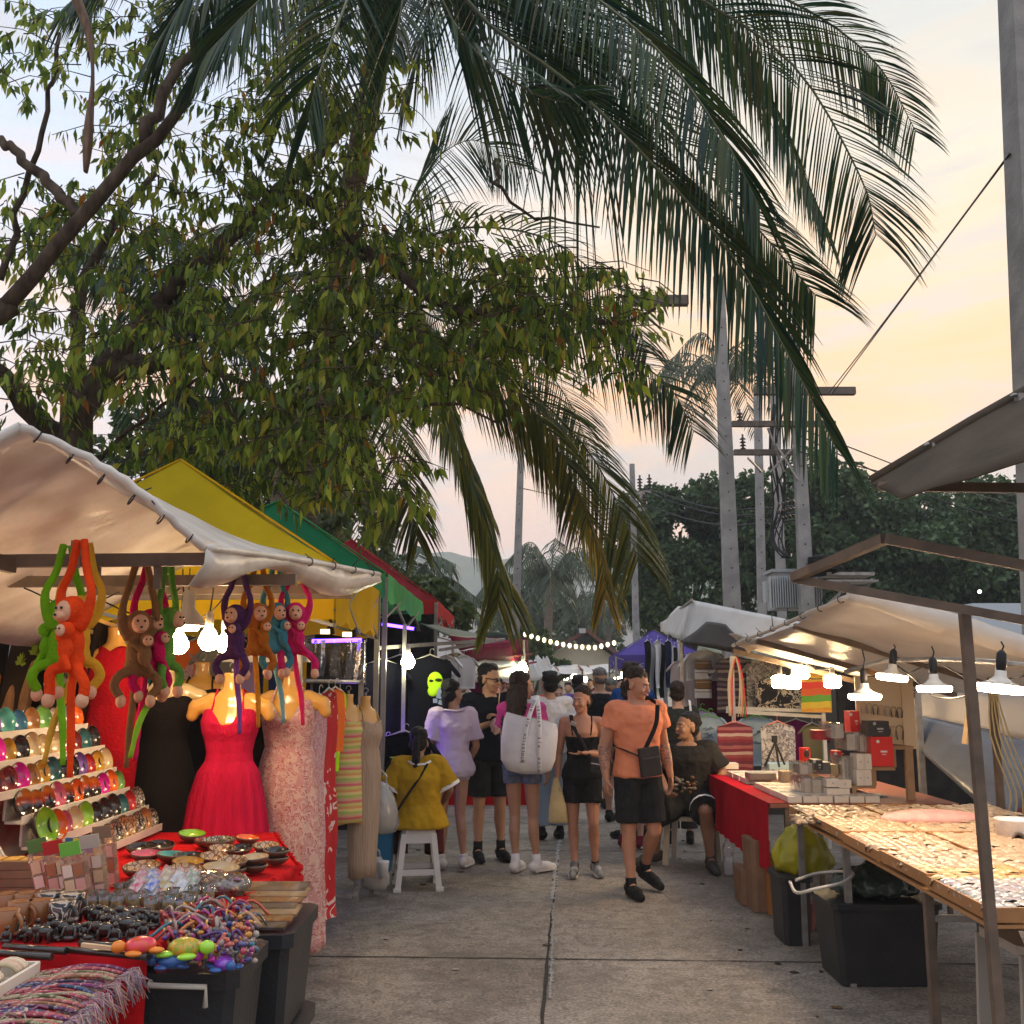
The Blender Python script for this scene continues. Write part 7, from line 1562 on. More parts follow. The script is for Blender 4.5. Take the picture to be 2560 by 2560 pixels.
for i in range(4): specs.append((2069 + i * 14, 1971, 2082 + i * 14, 2010, WBX, 'upright white box, %s of the four in the front stack' % ['first', 'second', 'third', 'last'][i]))
for i in range(2):
    for j in range(2): specs.append((2143 + i * 18, 1885 + j * 40, 2160 + i * 18, 1924 + j * 40, WBX, 'white box, %s %s of the middle shelf stack' % (['left', 'right'][i], ['upper', 'lower'][j])))
specs += [(2181, 1842, 2231, 1916, RB, 'large red gadget box on the third step'), (2172, 1803, 2222, 1841, KB, 'black gadget box on top of the large red box'), (2127, 1778, 2148, 1828, RB, 'tall red gadget box beside the headphone panel'), (2092, 1878, 2106, 1922, RB, 'slim red box behind the clear cases'), (2040, 1826, 2080, 1850, mat('crimson gadget box', (.4, .01, .02), .4), 'low crimson box at the back of the shelf'), (2055, 1906, 2076, 1935, mat('dark grey box', (.09, .09, .085), .4), 'dark grey box left of the gold one'), (2076, 1912, 2095, 1936, mat('gold brown box', (.33, .24, .12), .4), 'gold brown box beside the dark grey one'), (2036, 1900, 2056, 1925, KB, 'small black box at the left of the gadget shelf')]
for i, (u0, v0, u1, v1, m_, lab) in enumerate(specs):
    Yb = YS - .0 if i < 10 else YS - .01
    k = MB(); c = pbox(k, u0, v0, u1, v1, YS - .02 + (.25 if 'back' in lab or 'behind' in lab or 'tall' in lab else 0) + (.15 if 'dark grey' in lab or 'gold' in lab or 'small black' in lab else 0), .14); t = thing('gadget_box', lab, 'box', (c.x, YS + .05, P(u0, v1, YS).z), 0, gl); k.build('box_body', m_, t)
    yf = min(v[1] for v in k.v) - .002
    if m_ in (RB, KB): q = MB(); q.box((c.x + .01, yf, c.z), ((k.v[1][0] - k.v[0][0]) * .3, .003, .012)); q.box((c.x + .01, yf, c.z - .02), ((k.v[1][0] - k.v[0][0]) * .2, .003, .006)); q.lathe([(.001, 0), (.012, 0), (.012, .002)], (c.x - .03, yf, c.z + (k.v[4][2] - k.v[0][2]) * .34), 12, Matrix.Rotation(R(90), 3, 'X')); q.build('print', WHT if m_ is RB else mat('grey box print', (.4, .4, .4), .5), t)
    elif m_ is WBX: q = MB(); q.lathe([(.001, 0), (.006, 0), (.006, .002)], (c.x, yf, c.z), 8, Matrix.Rotation(R(90), 3, 'X')); q.build('print', EDG, t)
for i, (u0, v0, u1, v1) in enumerate(((2004, 1940, 2030, 1995), (2031, 1944, 2065, 2001), (2107, 1890, 2124, 1960), (2125, 1892, 2142, 1960), (2118, 1830, 2148, 1876), (2149, 1834, 2180, 1880), (2078, 1808, 2108, 1846), (2000, 1908, 2030, 1936))):
    k = MB(); c = pbox(k, u0, v0, u1, v1, YS + .06, .3); t = thing('clear_case', 'clear case, %s along the gadget shelf' % ['lowest at the left', 'second lowest', 'left of the middle step', 'right of the middle step', 'left under the tall red box', 'right beside the large red box', 'highest at the back', 'topmost at the left end'][i], 'clear case', (c.x, c.y, c.z - .05), 0, 'clear plastic gadget cases'); k.build('case', CLB, t)
    for q in range(3): kk = MB(); w_ = (u1 - u0) / 3.6; pbox(kk, u0 + 1 + q * w_ * 1.15, v0 + 6, u0 + 1 + q * w_ * 1.15 + w_, v1 - 2, YS + .1, .2); kk.build('insert', WBX if (q + i) % 3 else EDG, t)
hpn = thing('headphone_panel', 'cream display panel hung with two rows of headphones', 'display panel', P(2210, 1868, 7.9)); k = MB(); pbox(k, 2146, 1690, 2262, 1868, 7.9, .02); k.build('panel', mat('cream display panel', (.62, .48, .30), .6), hpn); k = MB(); pbox(k, 2262, 1660, 2279, 1872, 7.88, .4); k.build('side_panel', MATS['cream display panel'], hpn)
for i in range(7):
    for j in range(2):
        cx, cv = 2158 + i * 15.2, 1766 + j * 48 + i * 2; 
        if cx > 2258: continue
        c = P(cx, cv, 7.88); s_ = 1.25 if (j == 1 and i == 6) else .9; k = MB(); k.tube([c + V((.022 * s_ * cos(a), 0, .03 * s_ * sin(a))) for a in [x * pi / 8 for x in range(9)]] , .0025, 5); hm = [(.5, .3, .25), (.25, .25, .25), (.05, .05, .05)][(i + j) % 3] if not (i == 6) else (.03, .03, .03)
        for sg in (-1, 1): k.beam(c + V((sg * .022 * s_, 0, 0)), c + V((sg * .016 * s_, 0, -.055 * s_)), .008)
        k.build('headphones', mat('headphone %d' % (hm[0] * 20), hm, .4), hpn)
for i, (u, v, lab) in enumerate(((2012, 1885, 'red action camera on a stick at the back of the gadget table'),)):
    t = thing('camera', lab, 'camera', P(u, v, 8.6)); MB().box(P(u, v, 8.6), (.085, .06, .10), bev=.015).build('body', RB, t); MB().ell(P(u + 5, v, 8.56), (.022, .01, .035)).build('lens', KB, t); MB().beam(P(u, v + 14, 8.6), P(u, 1930, 8.6), .012).build('stick', KB, t)
t = thing('tripod', 'black mini tripod standing on the gadget table', 'tripod', P(1945, 1915, 9.3)); c = P(1938, 1855, 9.3); MB().box(P(1936, 1848, 9.3), (.04, .04, .06)).build('head', BLK, t)
for (u, v) in ((1912, 1915), (1948, 1918), (1962, 1912)): MB().beam(c, P(u, v, 9.25), .014).build('leg', BLK, t)
# ---- printed clothes stall behind
s3 = thing('market_stall', 'white canopied stall of printed clothes behind the gadget table', 'stall', (3.2, 12, 0))
cloth('white_sheet', patch(P(1728, 1500, 12.2), P(2080, 1570, 10), P(2060, 1640, 9.9), P(1702, 1600, 12), 14, 8), WTARP, s3, .05, 2.5, V((0, 1, 0)))
cloth('end_sheet', patch(P(1650, 1556, 14.6), P(1728, 1500, 12.2), P(1702, 1602, 12), P(1652, 1580, 14.5), 8, 6), WTARP, s3, .06, 3)
cloth('shaded_underside', patch(P(1700, 1606, 11.8), P(1766, 1556, 11.6), P(1815, 1560, 11.3), P(1886, 1634, 10.8), 8, 8), mat('shade brown underside', (.03, .022, .018), .6, (.045, .035, .028), 4, bump=.3), s3, .02, 4)  # underside of the white canopy, its shade put into the cloth colour
cloth('shaded_underside', patch(P(1700, 1606, 11.8), P(1886, 1634, 10.8), P(2300, 1735, 11.5), P(1760, 1610, 13), 8, 8), MATS['shade brown underside'], s3, .02, 4)
MB().beam(P(1656, 1560, 14.5), P(1730, 1500, 12.1), .03).build('beam', GSTEEL, s3); MB().beam(P(1815, 1778, 10.8), P(2062, 1792, 10.6), .035).build('rail', WHITEM, s3); MB().beam(P(1815, 1770, 11.0), P(2062, 1778, 10.8), .035).build('rail', WHITEM, s3)
for (u, Y, vt) in ((1829, 10.7, 1640), (2058, 10.6, 1780), (1702, 12, 1600)): p = P(u, vt, Y); MB().beam((p.x, Y, 0), p, .035).build('post', WHITEM if u > 1800 else GSTEEL, s3)
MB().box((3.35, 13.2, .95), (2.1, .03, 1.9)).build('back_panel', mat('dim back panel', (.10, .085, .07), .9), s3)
ELE = patmat('dark elephant print', 'stripe', [(.06, .04, .06), (.30, .24, .20), (.05, .03, .045), (.12, .09, .11), (.045, .03, .045), (.22, .17, .15), (.06, .045, .06)], .85, 5); ELB = patmat('black and cream elephant print', 'blot', [(.015, .013, .015), (.02, .02, .02), (.62, .5, .34), (.02, .018, .02), (.55, .44, .3)], .85, 9); RBW = patmat('rainbow dyed cloth', 'stripe', [(.62, .26, .02), (.60, .42, .03), (.12, .32, .03), (.60, .10, .02), (.62, .04, .02), (.66, .34, .02)], .8, 2.5); REB = patmat('red elephant print', 'stripe', [(.22, .02, .03), (.28, .05, .05), (.50, .34, .26), (.18, .015, .03), (.34, .10, .09), (.14, .02, .04)], .85, 5.5); LBL = mat('pale blue cotton', (.42, .52, .56), .85, (.34, .44, .5), 8); PLM = mat('purple cotton', (.18, .01, .10), .85, bump=.3); GRY = patmat('grey printed cotton', 'floral', [(.4, .36, .32), (.12, .1, .1), (.5, .45, .4)], .85, 16)
gp = 'printed clothes on show behind the gadget table'
for (u, v, Y, w, h, m_, lab, kd) in [(1838, 1640, 11.6, .46, .62, ELE, 'dark violet elephant print top left of the hanging straps', 'shirt'), (1905, 1648, 11.5, .36, .6, GRY, 'grey flower print top above the elephant trousers', 'shirt'), (1948, 1690, 11.2, .52, .36, ELB, 'black and cream elephant print trousers behind the round bulbs', 'dress'), (2037, 1680, 10.5, .30, .4, RBW, 'rainbow dyed elephant shorts beside the bulb', 'dress'), (1772, 1788, 10.9, .34, .52, LBL, 'pale blue tee with grey print next to the seated man', 'shirt'), (1890, 1790, 11.2, .40, .52, LBL, 'pale blue tee with dark motifs between the bags', 'shirt'), (1990, 1800, 11.4, .50, .45, PLM, 'purple tee behind the patterned singlet', 'shirt'), (1836, 1806, 10.5, .36, .5, REB, 'red elephant print singlet framed by a pink hanger', 'tank'), (1943, 1806, 10.3, .36, .5, GRY, 'patterned singlet on a pink hanger behind the tripod', 'tank'), (2030, 1810, 11, .22, .5, mat('olive cloth', (.2, .18, .1), .85), 'olive top at the end of the clothes rail', 'shirt'), (1708, 1650, 12.6, .30, .62, mat('pale pink cotton', (.55, .46, .46), .85), 'pale pink baby dress above the woman with white strap', 'shirt'), (1760, 1625, 12.2, .44, .36, WHT, 'white tee at the top left of the clothes stall', 'shirt'), (1752, 1775, 11.6, .34, .45, mat('lilac cotton', (.42, .36, .55), .85), 'lilac tee peeping out behind the pale blue one', 'shirt'), (1800, 1680, 12.5, .5, .7, mat('wine cloth', (.12, .02, .04), .85), 'wine coloured cloth between white tee and elephant top', 'dress')]:
    g = garment(P(u, v, Y), w, h, m_, lab, kd, uni(-.25, .25), grp=gp, hm_=mat('pink plastic hanger', (.7, .22, .16), .5) if 'pink hanger' in lab else mat('green plastic hanger', (.15, .5, .05), .5) if 'pale blue' in lab else None)
    if m_ is LBL: k = MB(); [k.box(P(u + uni(-12, 12), v + 50 + uni(-18, 18), Y - .045), (uni(.03, .08), .006, .012), 0, 0, uni(-.6, .6)) for _ in range(9)]; k.build('print', mat('slate print', (.16, .2, .26), .8), g)
for i in range(4): 
    c = P(1758, 1662 + i * 24, 11.9); t = thing('folded_bag', 'folded %s pouch, %s of four hung in a column' % (['tan', 'white', 'brown', 'white'][i], ['top', 'second', 'third', 'lowest'][i]), 'pouch', c, 0, 'pouches hung in a column'); MB().box(c, (.19, .05, .10), bev=.01).build('pouch', [mat('tan pouch', (.25, .15, .07), .8), WHT, mat('tan pouch', (.25, .15, .07), .8), WHT][i], t); MB().box(c + V((0, -.03, .02)), (.19, .01, .012)).build('flap_edge', EDG, t)
t = thing('strap_bundle', 'loop of cream, green and red bag straps hanging before the elephant print', 'straps', P(1838, 1790, 10.4))
for i, (dx, m_) in enumerate(((0, mat('cream strap', (.5, .42, .3), .7)), (5, mat('coral strap', (.6, .2, .15), .7)), (10, mat('green strap', (.08, .28, .06), .7)), (-6, mat('cream strap', (.5, .42, .3), .7)), (14, mat('red strap', (.6, .03, .06), .7)))): MB().tube(bez([P(1826 + dx * .4, 1790, 10.4), P(1824 + dx * .5, 1700, 10.4), P(1838 + dx * .2, 1642, 10.35), P(1852 + dx * .4, 1700, 10.4), P(1852 + dx, 1792, 10.4)], 16), .007, 5, flat=.4).build('strap', m_, t)
for i in range(11):
    m_ = [BLK, mat('pale grey cloth', (.5, .5, .5), .85), mat('deep navy cloth', (.02, .025, .06), .85), WHT][i % 4]; garment(P(1618 + i * 8.5, 1602 + (i % 3) * 8, 13.8 + (i % 3) * .25), .20, .62 + .1 * (i % 3), m_, '%s garment, %s in the bunch hung from the white canopy' % (['black', 'grey', 'navy', 'white'][i % 4], ordn[i]), 'tank', 1.1 + uni(-.3, .3), grp='bunch of dark and white clothes under the white canopy', flare=.6)
# ---- back sheets at the right edge
ws = cloth('hanging_sheet', patch(P(2292, 1728, 9.3), P(2850, 1740, 7.5), P(2850, 1925, 7.5), P(2288, 1792, 9.3), 14, 6, -.02), mat('grey white sheet', (.52, .50, .48), .6, (.45, .43, .42), 3, transl=.3, bump=.3), None, .06, 2.5, V((0, 1, 0)), loc=P(2500, 1880, 8.5)); tag(ws, 'grey white sheet hanging behind the disc lamps', 'sheet')
ws = cloth('dark_sheet', patch(P(2284, 1786, 9.2), P(2700, 1868, 8), P(2515, 2068, 7.9), P(2300, 1880, 9), 14, 10), mat('slate blue tarpaulin', (.085, .095, .12), .3, (.06, .068, .09), 3, bump=.5, bscale=6), None, .08, 2.5, V((0, 1, 0)), loc=P(2450, 2060, 8.2)); tag(ws, 'slate blue tarpaulin slung diagonally behind the near post', 'sheet')
k = MB().box((5.0, 10.6, .9), (3.4, .05, 1.8)); tag(one('shade_partition', k, BLK, 'black partition added for the deep shade behind the slate tarpaulin', 'partition'))  # black sheet standing in for the dark depth behind the stall
for i, (u, v, Y, c_) in enumerate(((2540, 2035, 8.5, (.30, .02, .04)), (2580, 2000, 9, (.2, .02, .03)), (2500, 2040, 9.2, (.12, .015, .02)))): b_ = MB(); b_.ell(P(u, v, Y), (.22, .16, .18), nu=18, nv=12); b_.v = [tuple(V(x) + V((0, 0, 1)) * noise.noise(V(x) * 9) * .05) for x in b_.v]; one('cloth_bundle', b_, mat('maroon bundle %d' % i, c_, .6, bump=.5), ['maroon bundle at the right edge beyond the shells', 'dark red bundle highest at the right edge', 'dark bundle left of the maroon ones'][i], 'bundle', 'maroon bundles at the right edge')
pw = thing('roadside_building', 'pale flat building glimpsed below the trees at the right edge', 'building', P(2600, 1600, 24)); k = MB(); c = pbox(k, 2470, 1508, 2700, 2060, 24, 3); k.build('wall', mat('pale blue wall', (.5, .56, .6), .8), pw); k = MB(); pbox(k, 2380, 1540, 2472, 2060, 24.2, 2); k.build('wall', mat('grey wall', (.4, .42, .42), .8), pw)
one('street_light', MB().ell(P(2449, 1479, 23), .04), lampmat('white street glow', (1, .95, .85), 5), 'small white light glowing among the dark trees at right', 'lamp')
wb_ = thing('water_bottle', 'large clear water bottle on the ground beside the seated man', 'bottle', G(1822, 2190, 0)); MB().lathe([(.045, 0), (.05, .02), (.05, .16), (.045, .17), (.05, .18), (.048, .24), (.016, .31), (.016, .33)], G(1822, 2190, 0), 18).build('bottle', glassm('clear bottle', (.88, .9, .92), .04, .3), wb_); MB().lathe([(.018, .33), (.018, .35), (.001, .352)], G(1822, 2190, 0), 12).build('cap', WHT, wb_)
# loose wiring along the right hand roof
random.seed(71)
for i, (q1, q2, sg) in enumerate(((P(2162, 1690, 6.0), P(2335, 1655, 5.6), .05), (P(2230, 1655, 5.9), P(2440, 1730, 5.0), .10), (P(2335, 1650, 5.6), P(2560, 1690, 4.4), .07), (P(1950, 1660, 8.8), P(2112, 1682, 7.4), .08), (P(2000, 1650, 8.7), P(2085, 1668, 8.5), .05), (P(2420, 1700, 5.1), P(2446, 1760, 5.6), .03))):
    m_ = (q1 + q2) / 2 - V((0, 0, sg)); one('lamp_cable', MB().tube(bez([q1, q1.lerp(m_, .6) + V((0, uni(-.04, .04), uni(-.02, .02))), m_, m_.lerp(q2, .5) + V((0, uni(-.04, .04), uni(-.03, .01))), q2], 20), .0045, 5), BLACKP, ['slack black cable between the two left disc lamps', 'slack black cable drooping to the near post', 'slack black cable at the largest disc lamp', 'slack black cable left of the headphone panel', 'short black cable above the rainbow shorts', 'short black cable beside the wooden board'][i], 'cable', 'slack cables under the right hand roof')
# ================================================================== PEOPLE
def skinm(n, c): return mat('%s skin' % n, c, .52, tuple(x * .86 for x in c), 9, bump=.08, bscale=60, spec=.4)
TAN = skinm('tanned', (.44, .235, .14)); FAIR = skinm('fair', (.52, .31, .21)); BRN = skinm('brown', (.30, .155, .09)); PINKS = skinm('rosy tanned', (.46, .22, .135))
HB = mat('dark brown hair', (.018, .010, .007), .55, (.04, .023, .015), 30, spec=.2, bump=.8, bscale=60, stretch=(4, 4, .6)); HK = mat('black hair', (.008, .007, .007), .5, (.016, .014, .014), 30, spec=.2, bump=.8, bscale=60, stretch=(4, 4, .6)); HG = mat('greying hair', (.14, .13, .12), .6, (.07, .065, .06), 30, bump=.6, bscale=60)
EYW = mat('eye white', (.6, .57, .54), .3); EYI = mat('dark iris', (.02, .013, .01), .15); LIPM = mat('lip', (.36, .12, .10), .5)
MEN = [(.85, .13, .09), (.91, .165, .112), (.98, .158, .108), (1.08, .145, .102), (1.2, .158, .112), (1.32, .178, .12), (1.40, .168, .10), (1.45, .115, .078), (1.48, .06, .055)]
WOM = [(.84, .13, .10), (.90, .17, .12), (.97, .158, .11), (1.08, .12, .088), (1.2, .132, .10), (1.31, .148, .125), (1.40, .140, .092), (1.45, .095, .07), (1.48, .052, .05)]
def human(lab, x, y, yaw, H=1.75, J=None, wom=False, skin=TAN, hair='short', hm=HB, head=(0, 0), lean=(0, 0), dz=0, shirt=None, bottom=None, shoe=None, sock=None, vox=.0075, face=True, fist=(.5, .5), bulk=1.0, grp=None, hold=None):
    s = H / 1.75; t = thing('person', lab, 'person', (x, y, 0), yaw, grp); prof = WOM if wom else MEN; kw = .9 if wom else 1.0
    def S(p): return V(p) * s
    def T(p):  # upper body placement
        p = V(p); h = p.z - .93; return V((p.x + lean[0] * max(0, h), p.y + lean[1] * max(0, h), p.z + dz))
    sw = .165 if wom else .188
    D = dict(hd=T((0, -.015, 1.612)), shL=T((sw, .005, 1.41)), shR=T((-sw, .005, 1.41)), elL=T((sw + .055, .03, 1.13)), elR=T((-sw - .055, .03, 1.13)), wrL=T((sw + .07, -.03, .89)), wrR=T((-sw - .07, -.03, .89)), hiL=V((.088, 0, .89 + dz)), hiR=V((-.088, 0, .89 + dz)), knL=V((.095, -.02, .48)), knR=V((-.095, -.02, .48)), anL=V((.10, .015, .085)), anR=V((-.10, .015, .085)), toL=V((.12, -.14, .03)), toR=V((-.12, -.14, .03)), haL=V((0, -.01, -1)), haR=V((0, -.01, -1)))
    for k_, v in (J or {}).items(): D[k_] = V(v)
    b = MB()
    def ring(mb, pr, grow, m0=None, m1=None, fl=0, n=22):
        rows = []
        pr2 = []
        for a_, c_ in zip(pr, pr[1:]):
            for q in range(3): pr2.append(tuple(x0 + (x1 - x0) * q / 3 for x0, x1 in zip(a_, c_)))
        pr2.append(pr[-1])
        for (z, rx, ry_) in pr2:
            if m0 is not None and z < m0 - .012: continue
            if m1 is not None and z > m1: continue
            f = fl * max(0, (1.2 - z)); rows.append([S(T(((rx * bulk + grow + f) * cos(2 * pi * j / n), (ry_ * bulk + grow + f * .8) * sin(2 * pi * j / n), z))) for j in range(n)])
        mb.grid(rows, True, True); k0 = len(mb.v) - n * len(rows); mb.face(tuple(k0 + n - 1 - j for j in range(n))); mb.face(tuple(len(mb.v) - n + j for j in range(n)))
    ring(b, prof, 0)
    hc = D['hd']; HM = Matrix.Translation(S(hc)) @ Matrix.Rotation(head[0], 4, 'Z') @ Matrix.Rotation(head[1], 4, 'X'); R3 = HM.to_3x3(); hs = 1.07
    def h(p): return HM @ (V(p) * s * hs)
    hk = s * (1.0 if not wom else .96)
    def hell(mb, c, r, nu=14, nv=10): mb.ell(h(c), tuple(q * hk * hs for q in r), R3, nu, nv)
    hell(b, (0, .014, .028), (.076, .094, .088)); hell(b, (0, -.028, -.02), (.063, .062, .086)); hell(b, (0, -.042, -.072), (.046, .044, .036)); hell(b, (0, -.070, -.092), (.02, .017, .017)); hell(b, (0, -.072, .022), (.052, .02, .013))
    b.caps(h((0, -.088, .006)), h((0, -.104, -.030)), .008 * s, .0135 * s, 8, 2)
    for g in (-1, 1): hell(b, (g * .076, .012, -.015), (.010, .019, .030), 8, 6); hell(b, (g * .037, -.065, -.032), (.022, .02, .02), 8, 6)
    b.caps(S(T((0, .012, 1.43))), h((0, .012, -.06)), .062 * s * kw, .053 * s * kw)
    for g in 'LR':
        sh, el, wr = S(D['sh' + g]), S(D['el' + g]), S(D['wr' + g]); k = kw * (1 + (bulk - 1) * .6)
        b.caps(S(T((.09 if g == 'L' else -.09, .005, 1.415))), sh, .056 * s * k, .058 * s * k); b.caps(sh, sh.lerp(el, .5), .056 * s * k, .047 * s * k); b.caps(sh.lerp(el, .5), el, .047 * s * k, .039 * s * k); b.caps(el, el.lerp(wr, .35), .040 * s * k, .040 * s * k); b.caps(el.lerp(wr, .35), wr, .040 * s * k, .026 * s * k)
        hi, kn, an, to = S(D['hi' + g]), S(D['kn' + g]), S(D['an' + g]), S(D['to' + g])
        b.caps(hi, hi.lerp(kn, .5), .090 * s * k, .074 * s * k); b.caps(hi.lerp(kn, .5), kn, .074 * s * k, .054 * s * k); cv = (V((0, .018, 0)) if abs((kn - an).normalized().z) > .6 else V((0, 0, 0))) * s
        b.caps(kn, kn.lerp(an, .32) + cv, .052 * s * k, .056 * s * k); b.caps(kn.lerp(an, .32) + cv, kn.lerp(an, .7), .056 * s * k, .038 * s * k); b.caps(kn.lerp(an, .7), an, .038 * s * k, .033 * s * k); b.caps(an, to, .035 * s, .025 * s)
        # hand: palm, four fingers, thumb
        hd_ = D['ha' + g].normalized(); sg = 1 if g == 'L' else -1; cu = fist[0 if g == 'L' else 1]
        fw = V((0, -1, 0)); ax = (fw - hd_ * fw.dot(hd_)); ax = ax.normalized() if ax.length > .2 else V((0, 0, 1)); inn = hd_.cross(ax) * sg * (1 if hd_.z < 0 else -1)
        pc = wr + hd_ * .015 * s; pe = wr + hd_ * .082 * s
        for q in (-1, 0, 1): b.caps(pc + ax * q * .014 * s, pe + ax * q * .025 * s, .016 * s, .0145 * s, 8, 2, .8, side=ax)
        for q, L in zip((-1.5, -.5, .5, 1.5), (.062, .074, .078, .07)):
            f0 = pe + ax * q * .0185 * s; d1 = (hd_ + inn * cu * .7).normalized(); f1 = f0 + d1 * L * .5 * s; d2 = (hd_ * (1 - cu * .9) + inn * cu * 1.5).normalized(); f2 = f1 + d2 * L * .5 * s; b.caps(f0, f1, .0092 * s, .0085 * s, 6, 2); b.caps(f1, f2, .0085 * s, .0072 * s, 6, 2)
        t0 = pc + ax * .022 * s; t1 = t0 + (hd_ * .7 + ax * .7 + inn * .3).normalized() * .042 * s; b.caps(t0, t1, .013 * s, .011 * s, 6, 2); b.caps(t1, t1 + (hd_ + ax * .15 + inn * .5).normalized() * .034 * s, .011 * s, .009 * s, 6, 2)
    solid(b, 'body', skin, t, vox, 2, world=False)
    if face:
        for g in (-1, 1):
            e = MB(); hell(e, (g * .030, -.080, .002), (.013, .0085, .0058), 10, 6); eo = e.build('eye', EYW, t, world=False); e = MB(); hell(e, (g * .030 + .001, -.0868, .002), (.0056, .003, .0054), 8, 6); e.build('iris', EYI, eo, world=False)
            e = MB(); e.tube([h((g * .014, -.0895, .019)), h((g * .032, -.088, .0235)), h((g * .048, -.079, .019))], .0026 * s, 5); e.build('eyebrow', hm, t, world=False)
        e = MB(); hell(e, (0, -.0945, -.055), (.024, .009, .0075), 10, 6); e.build('lips', LIPM, t, world=False)
    hb_ = MB(); L_ = hair
    if L_ == 'buzz': hell(hb_, (0, .022, .058), (.0785, .092, .077)); hell(hb_, (0, .040, .0), (.073, .056, .064))
    else: hell(hb_, (0, .035, .062), (.083, .093, .078)); hell(hb_, (0, .052, -.008), (.079, .062, .074))
    if L_ == 'short': hell(hb_, (0, -.012, .10), (.058, .046, .032)); hell(hb_, (.03, .02, .11), (.05, .06, .03)); hell(hb_, (-.03, .03, .11), (.05, .06, .03))
    if L_ in ('tied', 'bun', 'pony'): hell(hb_, (0, .012, .080), (.077, .072, .046))
    if L_ == 'bun': hell(hb_, (.0, .118, .045), (.036, .032, .036))
    if L_ == 'low': hell(hb_, (0, .012, .080), (.077, .072, .046)); hb_.caps(h((0, .10, -.04)), h((0, .075, -.24)), .034 * s, .022 * s)
    if L_ == 'pony': hell(hb_, (0, .115, .03), (.03, .032, .032)); hb_.caps(h((0, .13, .01)), h((0, .135, -.14)), .034 * s, .038 * s); hb_.caps(h((0, .135, -.14)), h((0, .115, -.36)), .038 * s, .016 * s)
    if L_ == 'long':
        hell(hb_, (0, .010, .078), (.080, .076, .05))
        for xx in (-.055, -.02, .02, .055): hb_.caps(h((xx, .06, -.02)), h((xx * 1.5, .105, -.28)), .045 * s, .043 * s); hb_.caps(h((xx * 1.5, .105, -.28)), h((xx * 1.35, .115, -.50)), .043 * s, .018 * s)
        for g in (-1, 1): hb_.caps(h((g * .072, .01, .02)), h((g * .098, .04, -.24)), .024 * s, .030 * s)
    solid(hb_, 'hair', hm, t, .0075, 2, .02, .03, world=False)
    if shirt:
        m, z0, sl, gr, fl = shirt[:5]; c = MB(); ring(c, prof, gr, z0, 1.458 if len(shirt) < 6 else shirt[5], fl)
        if sl:
            for g in 'LR':
                sh, el = D['sh' + g], D['el' + g]; e = sh.lerp(el, min(1, sl)); c.caps(S(T((.06 if g == 'L' else -.06, .005, 1.40))), S(sh), (.058 + gr) * s * kw, (.062 + gr) * s * kw); c.tube([S(sh.lerp(el, -.05)), S(sh.lerp(el, sl * .5)), S(e)], [(.060 + gr * .9) * s * kw, (.060 + gr * .9) * s * kw, (.064 + gr * 1.2) * s * kw], 14)
        so_ = solid(c, 'shirt', m, t, .0085, 3, .026, .11, world=False); d2 = so_.modifiers.new('fold', 'DISPLACE'); d2.texture = FOLD; d2.strength = .008; d2.mid_level = .5
    if bottom:
        m, fr, gr = bottom[:3]; c = MB(); ring(c, [(.835, .10, .088)] + prof, gr * .7 + .002, .83, 1.06)
        for g in 'LR':
            hi, kn = D['hi' + g], D['kn' + g]; e = hi.lerp(kn, fr) if fr <= 1 else kn.lerp(D['an' + g], fr - 1); pts = [hi + V((0, 0, .03)), hi.lerp(kn, min(1, fr) * .5), e] if fr <= 1 else [hi + V((0, 0, .03)), hi.lerp(kn, .5), kn, e]
            c.tube([S(q) for q in pts], [(.098 + gr * .6) * s * kw, (.088 + gr) * s * kw] + [(.082 + gr) * s * kw] * (len(pts) - 2), 14)
        solid(c, 'shorts' if fr <= 1 else 'trousers', m, t, .0085, 2, .014, .09, world=False)
    if sock:
        for g in 'LR': an, kn = S(D['an' + g]), S(D['kn' + g]); c = MB(); c.tube([an + V((0, 0, -.03)), an.lerp(kn, sock[1])], .042 * s * kw, 12); c.build('sock', sock[0], t, world=False)
    if shoe:
        for g in 'LR':
            an, to = S(D['an' + g]), S(D['to' + g]); d = (to - an); fl_ = V((d.x, d.y, 0)); up = V((0, 0, 1)); 
            ln = d.copy(); ln.normalize(); q = an - V((0, 0, .045 * s)); hp = q - fl_.normalized() * .045 * s; tp = to + fl_.normalized() * .055 * s; tz = tp - V((0, 0, 0)); c = MB(); c.caps(hp + up * .02, tz.lerp(hp, .25) + up * .016, .044 * s, .042 * s); c.caps(tz.lerp(hp, .5) + up * .018, tz + up * .002, .046 * s, .034 * s, 10, 3, 1.0); c.caps(q + up * .0, an + up * .022 * s, .044 * s, .045 * s)
            so = solid(c, 'shoe', shoe[0], t, .008, 2, world=False); 
            c = MB(); a1, a2 = hp - up * .022 * s, tz - up * .018 * s; sd = fl_.normalized().cross(up) * .041 * s; rows = [[a1 + (a2 - a1) * (k / 8) + sd * w * (.8 if k in (0, 8) else 1.0) + up * z_ for w, z_ in ((-1, 0), (-1, .02), (1, .02), (1, 0))] for k in range(9)]; c.grid(rows, False, True); c.face((3, 2, 1, 0)); c.face((32, 33, 34, 35)); c.build('sole', shoe[1], so, world=False)
    return t, S, T, D, h
def strap(t, pts, w, m, name='strap', parent=None, flat=.22): MB().tube(bez(pts, 18), w, 8, flat=flat).build(name, m, parent or t, world=False)
FOLD = bpy.data.textures.new('fold', 'STUCCI'); FOLD.noise_scale = .05; FOLD.turbulence = 8
def txy(u, v): g = G(u, v, 0); return g.x, g.y
